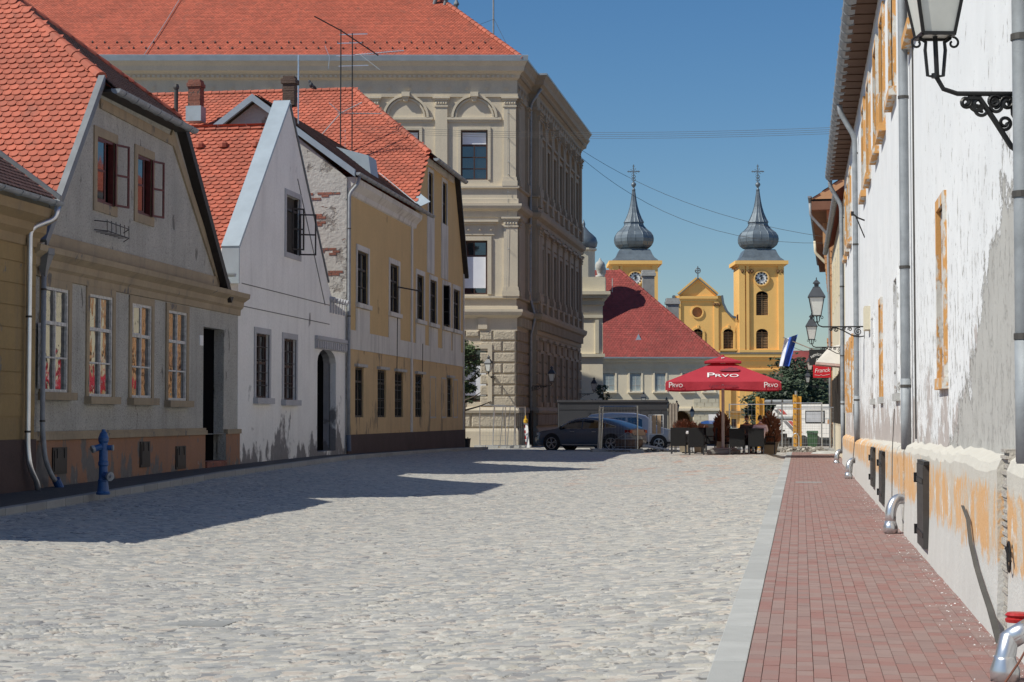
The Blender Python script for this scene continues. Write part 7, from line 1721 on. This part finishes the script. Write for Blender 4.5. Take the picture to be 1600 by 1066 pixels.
planter(1070, 82.3, .5, .72, 'square planter with orange foliage behind the left chairs', .55, 700, .62); planter(1092, 82.6, .45, .7, 'low planter of orange foliage behind the second chair', .5, 420, .5); planter(1128, 80.6, .5, .45, 'planter with tall brown orange shrub behind the umbrella pole', .38, 1100, 1.15); planter(1204, 79.8, .62, .48, 'square stone planter with a rusty orange shrub at the right end of the terrace', .46, 1500, 1.1)
# ---- people
def skinned(name, pts, edges, rad, mat, par, sub=2, loc=None):
    me = bpy.data.meshes.new(name); me.from_pydata([tuple(p) for p in pts], edges, []); o = bpy.data.objects.new(name, me); S.collection.objects.link(o); o.parent = par; WO[o] = WO[par]
    me.materials.append(mat); m = o.modifiers.new('s', 'SKIN'); m.use_smooth_shade = True
    for i, r in enumerate(rad): sv = me.skin_vertices[0].data[i]; sv.radius = (r if isinstance(r, tuple) else (r, r)); sv.use_root = (i == 0)
    m2 = o.modifiers.new('u', 'SUBSURF'); m2.levels = sub; m2.render_levels = sub
    return o
skin = simple('skin', (.42, .23, .16), .55, 0, .05, 20); hairm = simple('dark_hair', (.018, .013, .010), .7)
def seated(loc, rz, label, shirt, lean=0., tilt=0.):
    t = thing('person', label, 'person', loc, None, rz)
    # faces +y, seat at .47
    P = [(0, -.06, .53), (0, -.09, .66), (0, -.08+lean*.3, .82), (0, -.06+lean*.6, .98), (0, -.04+lean, 1.075), (0, -.01+lean*1.15, 1.15), (0, .03+lean*1.25, 1.21),  # 0-6 spine to neck
         (.185, -.05+lean*.8, 1.03), (.255, .02+lean, .82), (.20, .25+lean, .76), (.13, .33+lean, .80),
         (-.185, -.05+lean*.8, 1.03), (-.265, .0+lean, .82), (-.22, .24+lean, .77), (-.14, .33+lean, .81),
         (.10, .0, .52), (.13, .40, .53), (.13, .42, .12), (.13, .52, .05),
         (-.10, .0, .52), (-.13, .40, .53), (-.13, .42, .12), (-.13, .52, .05)]
    E = [(0, 1), (1, 2), (2, 3), (3, 4), (4, 5), (5, 6), (4, 7), (7, 8), (8, 9), (9, 10), (4, 11), (11, 12), (12, 13), (13, 14), (0, 15), (15, 16), (16, 17), (17, 18), (0, 19), (19, 20), (20, 21), (21, 22)]
    rad = [(.15, .12), (.15, .11), (.165, .12), (.17, .11), (.10, .09), .058, .055, .07, .05, .038, .028, .07, .05, .038, .028, .085, .07, .045, .035, .085, .07, .045, .035]
    body = skinned('body', P, E, rad, skin, t)
    sh = skinned('shirt', [P[0], P[1], P[2], P[3], P[4], P[7], P[8], P[11], P[12]], [(0, 1), (1, 2), (2, 3), (3, 4), (4, 5), (5, 6), (4, 7), (7, 8)], [(.175, .14), (.18, .13), (.195, .14), (.20, .13), (.125, .11), .095, .072, .095, .072], shirt, t)
    co_ = MB(); co_.tube([(0, -.02+lean*1.1, 1.13), (0, 0+lean*1.15, 1.175)], .074, 14, .064); co_.build('collar', shirt, t, local=True, smooth=True)
    tr = skinned('trousers', [P[0], P[15], P[16], P[17], P[19], P[20], P[21]], [(0, 1), (1, 2), (2, 3), (0, 4), (4, 5), (5, 6)], [(.16, .13), .10, .085, .06, .10, .085, .06], simple('dark_trousers', (.03, .03, .035), .9), t)
    for sg in (-1, 1): mb = MB(); mb.lathe((sg*.13, .46, 0), [(.05, 0), (.055, .05), (.045, .09), (.02, .1)], 10); mb.box(sg*.13-.045, sg*.13+.045, .44, .64, 0, .06); mb.build('shoe', M['black'], t, local=True, bevel=.02)
    # head
    hc = Vector((0, .055+lean*1.35, 1.335)); bm = bmesh.new(); bmesh.ops.create_icosphere(bm, subdivisions=4, radius=1)
    for v in bm.verts:
        x, y, z = v.co; z2 = z; w_ = .076*(1-.16*max(0, -z)); y2 = y*.098; zz = z*.118
        if y > .3 and z < 0: zz -= .006
        v.co = Vector((x*w_, y2+(.012 if z < -.2 and y > 0 else 0), zz))
        n_ = math.exp(-((x/.18)**2+((z+.12)/.22)**2)) if y > 0 else 0; v.co.y += .022*n_
        for ex in (-.38, .38): v.co.y -= .008*math.exp(-(((x-ex)/.17)**2+((z-.08)/.12)**2)) if y > 0 else 0
        v.co.y -= .004*math.exp(-((x/.35)**2+((z+.5)/.05)**2)) if y > 0 else 0
    for v in bm.verts: v.co = Matrix.Rotation(tilt, 3, 'Z') @ Matrix.Rotation(-.15, 3, 'X') @ v.co+hc
    me = bpy.data.meshes.new('head'); bm.to_mesh(me); bm.free(); me.materials.append(skin); me.polygons.foreach_set('use_smooth', [True]*len(me.polygons)); h = bpy.data.objects.new('head', me); S.collection.objects.link(h); h.parent = t
    bm = bmesh.new(); bmesh.ops.create_icosphere(bm, subdivisions=4, radius=1); rg = random.Random(2)
    for v in bm.verts:
        x, y, z = v.co; k_ = 1.0 if (z > .25 or (y < -.05 and z > -.55)) else .82; v.co = Vector((x*.082*k_, y*.104*k_, z*.124*k_))+Vector((rg.gauss(0, .001), rg.gauss(0, .001), rg.gauss(0, .001)))
    for v in bm.verts: v.co = Matrix.Rotation(tilt, 3, 'Z') @ Matrix.Rotation(-.15, 3, 'X') @ v.co+hc
    me = bpy.data.meshes.new('hair'); bm.to_mesh(me); bm.free(); me.materials.append(hairm); me.polygons.foreach_set('use_smooth', [True]*len(me.polygons)); h = bpy.data.objects.new('hair', me); S.collection.objects.link(h); h.parent = t
    mb = MB()
    for sg in (-1, 1): mb.lathe(hc+Vector((sg*.078, 0, -.03)), [(.004, 0), (.016, .012), (.018, .035), (.012, .055), (.003, .062)], 8)
    mb.build('ears', skin, t, local=True, smooth=True)
    mb = MB()
    for sg in (-1, 1): mb.lathe(hc+Vector((sg*.03, .092, .004)), [(.002, 0), (.009, .004), (.009, .01), (.002, .014)], 8)
    mb.build('eyes', M['black'], t, local=True)
    # hands, five fingers each
    for sg in (-1, 1):
        w0 = Vector((sg*.135, .33+lean, .805)); mb = MB(); mb.tube([w0, w0+Vector((-sg*.02, .05, -.005)), w0+Vector((-sg*.03, .085, -.01))], .03, 8, .034)
        for k, L_ in enumerate((.06, .07, .065, .05)):
            b0 = w0+Vector((-sg*.03+(k-1.5)*.019, .085, -.008)); mb.tube([b0, b0+Vector((0, L_*.5, -.002)), b0+Vector((0, L_*.9, -.02))], .009, 6, .006)
        b0 = w0+Vector((-sg*.045, .02, 0)); mb.tube([b0, b0+Vector((-sg*.03, .03, .0)), b0+Vector((-sg*.035, .055, -.008))], .011, 6, .008); mb.build('hand', skin, t, local=True, smooth=True)
    return t
seated((gx(1188, TY(77.05)), TY(77.05), .175), R(6), 'man in a pale pink shirt seated with his back to the street', simple('pink_shirt', (.62, .47, .50), .85, 0, .06, 3), .02, R(-8))
seated((gx(1167, TY(79.75)), TY(79.75), .175), R(184), 'second guest with dark hair half hidden behind the man in pink', simple('dark_tee', (.05, .05, .06), .9), -.0, 0)
# ---- building site: shoring, fences, rubble, caravan, bin
ysh = simple('shoring_yellow', (.62, .31, .04), .6, 0, .15, 3)
t = thing('trench_shoring', 'yellow steel trench shoring posts joined by grey round struts', 'shoring', (gx(1246, 88), 88, -.1)); x1, x2 = gx(1246, 88), gx(1188, 88)
for xx, yt in ((x1, 617), (x2, 620)):
    zt_ = atY(1246, yt, 88).z; mb = MB(); mb.box(xx-.2, xx-.02, 87.9, 88.2, -.1, zt_); mb.box(xx-.02, xx+.2, 88.0, 88.35, -.1, zt_-.08); po = mb.build('post', ysh, t, bevel=.01); mb = MB()
    for k in range(9): z = .3+k*.28; mb.lathe(Vector((xx-.11, 87.89, z)), [(.0, -.03), (.03, 0), (0, .03)], 8)
    hm = mb.build('pin_holes', M['black'], po); hm['kind'] = 'stuff'
for y in (628, 654): z = atY(1215, y, 88).z; mb = MB(); mb.tube([(x2+.2, 88.1, z), (x1-.2, 88.1, z)], .1, 12); st_ = mb.build('strut', M['galv'], t); mb = MB(); [mb.tube([(x2+.5+k*.5, 88.1, z), (x2+.56+k*.5, 88.1, z)], .13, 12) for k in range(3)]; mb.build('strut_rings', M['pipedark'], st_)
mb = MB(); mb.tube([(x1-.05, 88.1, atY(1246, 617, 88).z), (x1-.05, 88.1, atY(1246, 611, 88).z)], .06, 8); mb.build('pin', M['galv'], t)
def fence(A, B, z0, h_, label, lean=0, mesh=True, lo=None, group='construction fence panels', mid=0):
    A, B = Vector((*A, z0)), Vector((*B, z0)); u = (B-A); L_ = u.length; u.normalize(); nn_ = Vector((-u.y, u.x, 0)); up = (Vector((0, 0, 1))+nn_*lean).normalized(); t = thing('fence_panel', label, 'fence', A, group); mb = MB()
    mb.tube([A, A+up*h_], .03, 6); mb.tube([B, B+up*h_], .03, 6); mb.tube([A+up*(h_-.03), B+up*(h_-.03)], .02, 6); mb.tube([A+up*.12, B+up*.12], .02, 6)
    for k_ in range(mid): p_ = A+u*(L_*(k_+1)/(mid+1)); mb.tube([p_, p_+up*h_+u*.12], .024, 6)
    mb.build('frame', M['galvlight'], t); mb = MB()
    if mesh:
        n = int(L_/.16)
        for k in range(1, n): p = A+u*(L_*k/n); mb.tube([p+up*.12, p+up*(h_-.03)], .0035, 3)
        for k in range(1, 8): z = .12+(h_-.15)*k/8; mb.tube([A+up*z, B+up*z], .004, 3)
        mb.build('wire_mesh', M['galv'], t)
    mb = MB()
    for p in (A, B): mb.box(p.x-.3, p.x+.3, p.y-.1, p.y+.1, p.z, p.z+.13)
    mb.build('feet', M['concrete'], t); return t
Yg = 82.2
fence((gx(937, Yg), Yg), (gx(996, Yg-1), Yg-1), 0, 2.05, 'construction fence panel standing in front of the dark SUV')
fence((gx(930, Yg+.5), Yg+1.6), (gx(939, Yg), Yg+.05), 0, 2.0, 'short leaning fence panel seen edge-on beside the SUV door', .04)
fence((gx(1140, 84.), 84.), (gx(1222, 84), 84.), 0, 2.15, 'construction fence panel behind the right cafe chairs'); fence((gx(1222, 83.5), 83.5), (gx(1284, 83), 83.), 0, 2.2, 'construction fence panel in front of the yellow shoring and caravan', .02); fence((gx(1216, 86.5), 86.5), (gx(1297, 86), 86.), 0, 1.95, 'further construction fence panel between shoring and caravan'); fence((gx(1284, 83), 83.05), (gx(1304, 82.2), 81.5), 0, 2.0, 'last construction fence panel meeting the cream house')
# fence leaning before the palace corner
b_ = lambda px0, Y, z=-.08: Vector((gx(px0, Y), Y, z))
fence(b_(750, 97.2)[:2], b_(790, 97.6)[:2], -.1, 2.3, 'bare steel fence panel leaning by the sunlit palace corner, left one', .05, True, mid=1); fence(b_(770, 96.4)[:2], b_(803, 97)[:2], -.1, 2.25, 'bare steel fence panel before the sunlit palace corner, middle one', -.09, True, mid=2); fence(b_(806, 98.2)[:2], b_(822, 99)[:2], -.1, 2.2, 'bare steel fence panel at the shaded edge of the palace corner', .03, True)
t = thing('waste_bin', 'small black litter bin at the end of the mustard house', 'bin', (gx(730, 90), 90, -.05)); mb = MB(); mb.lathe((0, 0, 0), [(.13, 0), (.17, .5), (.19, .5), (.19, .54), (.15, .54), (.13, .45)], 12); mb.build('body', M['black'], t, local=True); mb = MB(); mb.tube([(.0, .16, 0), (.0, .16, .6)], .02, 6); mb.build('stand', M['black'], t, local=True)
t = thing('barrier_board', 'white and red barrier board with a yellow lamp leaning at the palace corner', 'barrier', (gx(824, 98.3), 98.3, -.1)); mb = MB(); mb.box3((-.08, 0, 0), (.2, 0, 0), (0, .04, 0), (-.14, .25, 1.3)); o_ = mb.build('board', M['white'], t, local=True); mb = MB()
for k in range(4): q_ = .15+k*.32; mb.box3(Vector((-.08, -.006, 0))+Vector((-.14, .25, 1.3))*(q_/1.35), (.06, 0, 0), (0, .004, 0), Vector((-.14, .25, 1.3))*.13)
mb.build('red_bands', simple('barrier_red', (.4, .03, .03), .5), o_, local=True); mb = MB(); mb.lathe(Vector((-.13, .25, 1.3)), [(.05, 0), (.12, .05), (.12, .2), (.06, .25), (.03, .42)], 10); mb.build('lamp', simple('amber_lens', (.65, .38, .03), .4), t, local=True)
# sign frame with boards
t = thing('board_sign', 'white framed stand holding two plain wooden boards beside the silver van', 'sign', (gx(1025, 83.6), 83.6, 0)); k = 83.6/FPX
zt_, zb_ = atY(1025, 648, 83.6).z, atY(1025, 678, 83.6).z; w_ = .31; mb = MB()
mb.box(-w_-.03, -w_, 0, .03, 0, zt_); mb.box(w_, w_+.03, 0, .03, zb_, zt_); mb.box(-w_, w_, 0, .03, zt_-.03, zt_); mb.box(-w_, w_, 0, .03, zb_-.03, zb_); mb.box(-.32, -.29, .0, .5, 0, .03)
for z in (zb_+.28, zb_+.56): mb.box(-w_, w_, .03, .045, z, z+.025)
mb.build('frame', M['white'], t, local=True); bd = simple('plain_board', (.42, .30, .19), .8, 0, .15, 8)
for x in (-.17, .06): mb = MB(); mb.box(x, x+.17, -.02, .0, zb_, zt_-.03); mb.build('board', bd, t, local=True)
mb = MB(); mb.box(-w_+.02, -.19, -.012, 0, zb_+.02, zt_-.05); mb.build('white_panel', M['white'], t, local=True)
# brown tub with a wire cradle
p = Vector((gx(983, 82.8), 82.8, .03)); t = thing('mortar_tub', 'brown bulging mortar tub in a light wire cradle behind the fence panel', 'tub', p); mb = MB(); mb.lathe((0, 0, 0), [(.40, .05), (.56, .18), (.62, .35), (.62, .48), (.66, .52), (.58, .52), (.54, .4), (.3, .3)], 20); mb.build('tub', simple('brown_tub', (.12, .08, .065), .8, 0, .2, 5), t, local=True, smooth=False)
mb = MB(); mb.lathe((0, 0, .40), [(.54, 0), (.45, .08), (.3, .14), (.05, .17)], 14); mb.build('mortar_heap', simple('pinkish_mortar', (.26, .21, .18), .95, 0, .2, 9, .02, 20), t, local=True); mb = MB()
mb.tube([(-.72, -.5, .0), (-.72, -.5, .45), (-.3, -.7, .66), (.0, -.72, .85), (.35, -.7, .66), (.35, -.7, 0)], .012, 4); mb.tube([(-.72, -.6, .2), (.5, -.72, .2)], .012, 4); mb.tube([(-.1, -.72, .82), (-.1, -.72, 0)], .012, 4); mb.build('wire_cradle', M['galv'], t, local=True)
def rubble(x0, x1, Y0, Y1, n, label, s0=.04, s1=.16, hm=.2, mat=None):
    mb = MB(); rg = random.Random(int(x0*3+n))
    for _ in range(n):
        x = rg.uniform(x0, x1); y = rg.uniform(Y0, Y1); s_ = rg.uniform(s0, s1); z = rg.random()**2*hm; a = rg.uniform(0, 3); u = Vector((math.cos(a), math.sin(a), rg.uniform(-.3, .3)))*s_*1.3; v = Vector((-math.sin(a), math.cos(a), rg.uniform(-.3, .3)))*s_; mb.box3((x, y, z-.03), u, v, Vector((rg.uniform(-.02, .02), 0, s_*.7)), rg.random())
    return tag(mb.build('rubble', mat or M['rubble']), label, 'rubble', kind='stuff')
mr = MT('building_rubble', .95); mr.col(mr.mix(mr.attr(), (.20, .18, .16), (.46, .43, .38))); mr.bump(mr.noise(30, 4), .01); M['rubble'] = mr.m
rubble(gx(925, 82.6), gx(1045, 82.6), 82.1, 83.4, 330, 'grey stone rubble at the foot of the fence before the SUV', .03, .1, .12); rubble(gx(1208, 83), gx(1290, 83), 82.0, 84.2, 420, 'mixed stone rubble along the end of the cobbled street on the right', .04, .15, .16); rubble(gx(1045, 83), gx(1208, 83), 82.6, 84.5, 200, 'scattered stones behind the cafe terrace', .03, .1, .05)
p = Vector((gx(1022, 82.5), 82.5, .02)); t = thing('loose_slab', 'pale slab lying tilted on the rubble below the board sign', 'slab', p); mb = MB(); mb.box3((-.5, 0, .2), (1.15, 0, -.2), (.0, .5, .05), (0, .0, .06)); mb.build('slab', M['concrete'], t, local=True)
p = Vector((1.05, 78.2, .03)); t = thing('concrete_patch', 'low heap of set concrete on the pavers near the cream house', 'heap', p); mb = MB(); mb.lathe((0, 0, 0), [(.62, 0), (.55, .05), (.3, .1), (.05, .12)], 14); mb.build('heap', M['concrete'], t, local=True)
# caravan
_a, _b = atY(1203, 650, 108), atY(1291, 650, 106.4); fcv = F((_a.x, _a.y), (_b.x, _b.y)); t = thing('caravan', 'white caravan with slanting grey and red stripes and a wide window', 'caravan', fcv.p(1.5, -.12)); zt_ = fcv.px(1240, 632)[1]; Lc = fcv.L+.3; wh_ = simple('caravan_white', (.70, .70, .69), .45, 0, .05)
mb = MB(); wall(fcv, [(.25, .38), (Lc, .38), (Lc, zt_), (.45, zt_), (.12, zt_-.5), (0, 1.2)], depth=2.2, mb=mb); mb.build('body', wh_, t)
r = fcv.rect(1260, 1287, 643.5, 659.5); mb = MB(); fcv.box(mb, r[0]-.07, r[1]+.07, r[2]-.07, r[3]+.07, .0, .03); w_ = mb.build('window', M['black'], t, bevel=.02); mb = MB(); fcv.box(mb, *r, .03, .04); mb.build('pane', simple('net_curtain', (.40, .42, .46), .4, 0, .1, 4), w_)
for c_, o0 in (((.16, .16, .17), 0), ((.42, .06, .05), .32)):
    mb = MB(); 
    for (xa, ya, xb_, yb_) in ((1209, 640, 1216, 648), (1223, 658, 1240, 676)):
        P_ = [fcv.px(xa, ya), fcv.px(xb_, yb_)]; o = [(P_[0][0]+o0, P_[0][1]), (P_[1][0]+o0, P_[1][1]), (P_[1][0]+o0+.26, P_[1][1]), (P_[0][0]+o0+.26, P_[0][1])]; polyprism(fcv, o, -.01, .008, mb)
    mb.build('stripe', simple('stripe', c_, .5), t)
for k in range(6): pass
mb = MB(); fcv.box(mb, .0, Lc, 1.42, 1.45, -.01, .012); fcv.box(mb, .3, Lc, zt_-.16, zt_-.12, -.01, .02); mb.build('seam', M['galv'], t)
for a in (Lc*.55, Lc*.55+.8): mb = MB(); c_ = fcv.p(a, .2, .02); mb.tube([c_, c_-fcv.n*.2], .3, 20); mb.build('wheel', M['tyre'], t)
mb = MB(); fcv.box(mb, .4, Lc, -.05, .38, -2., -.3); mb.build('chassis', M['black'], t)
p = Vector((gx(1269.5, 87.2), 87.2, -.05)); t = thing('wheelie_bin', 'green wheeled rubbish bin standing in front of the caravan', 'bin', p); gm = simple('bin_green', (.035, .10, .04), .5, 0, .1); mb = MB(); mb.add([(-.2, -.22, .08), (.2, -.22, .08), (.2, .2, .08), (-.2, .2, .08), (-.25, -.28, .85), (.25, -.28, .85), (.25, .28, .85), (-.25, .28, .85)], [(3, 2, 1, 0), (4, 5, 6, 7), (0, 1, 5, 4), (1, 2, 6, 5), (2, 3, 7, 6), (3, 0, 4, 7)]); mb.build('body', gm, t, local=True, bevel=.02)
mb = MB(); mb.add([(-.28, -.31, .85), (.28, -.31, .85), (.28, .31, .88), (-.28, .31, .88), (-.26, -.27, .92), (.26, -.27, .92), (.26, .28, .96), (-.26, .28, .96)], [(3, 2, 1, 0), (4, 5, 6, 7), (0, 1, 5, 4), (1, 2, 6, 5), (2, 3, 7, 6), (3, 0, 4, 7)]); mb.build('lid', gm, t, local=True, bevel=.01)
for sx in (-.22, .22): mb = MB(); mb.tube([(sx-.02, .22, .09), (sx+.02, .22, .09)], .09, 14); mb.build('wheel', M['black'], t, local=True)
p = Vector((gx(1243.5, 82.6), 82.6, 0)); t = thing('steel_hoop', 'low bent steel hoop barrier in front of the yellow shoring post', 'hoop', p); mb = MB(); mb.tube([(-.13, 0, 0), (-.13, 0, .7), (-.08, 0, .8), (0, 0, .83), (.08, 0, .8), (.13, 0, .7), (.13, 0, 0)], .025, 7); mb.build('hoop', M['galvlight'], t, local=True)
p = Vector((gx(1207, 90), 90, -.1)); t = thing('equipment_pile', 'dark heap of covered building equipment left of the yellow shoring', 'equipment', p); mb = MB(); mb.box(-.5, .1, -.4, .4, 0, .7); mb.box(.12, .8, -.3, .5, 0, .5); mb.box(.3, .7, -.3, .3, .5, .85); mb.tube([(-.4, -.42, .9), (.6, -.42, 1.0)], .05, 6); mb.build('heap', M['pipedark'], t, local=True, bevel=.05)
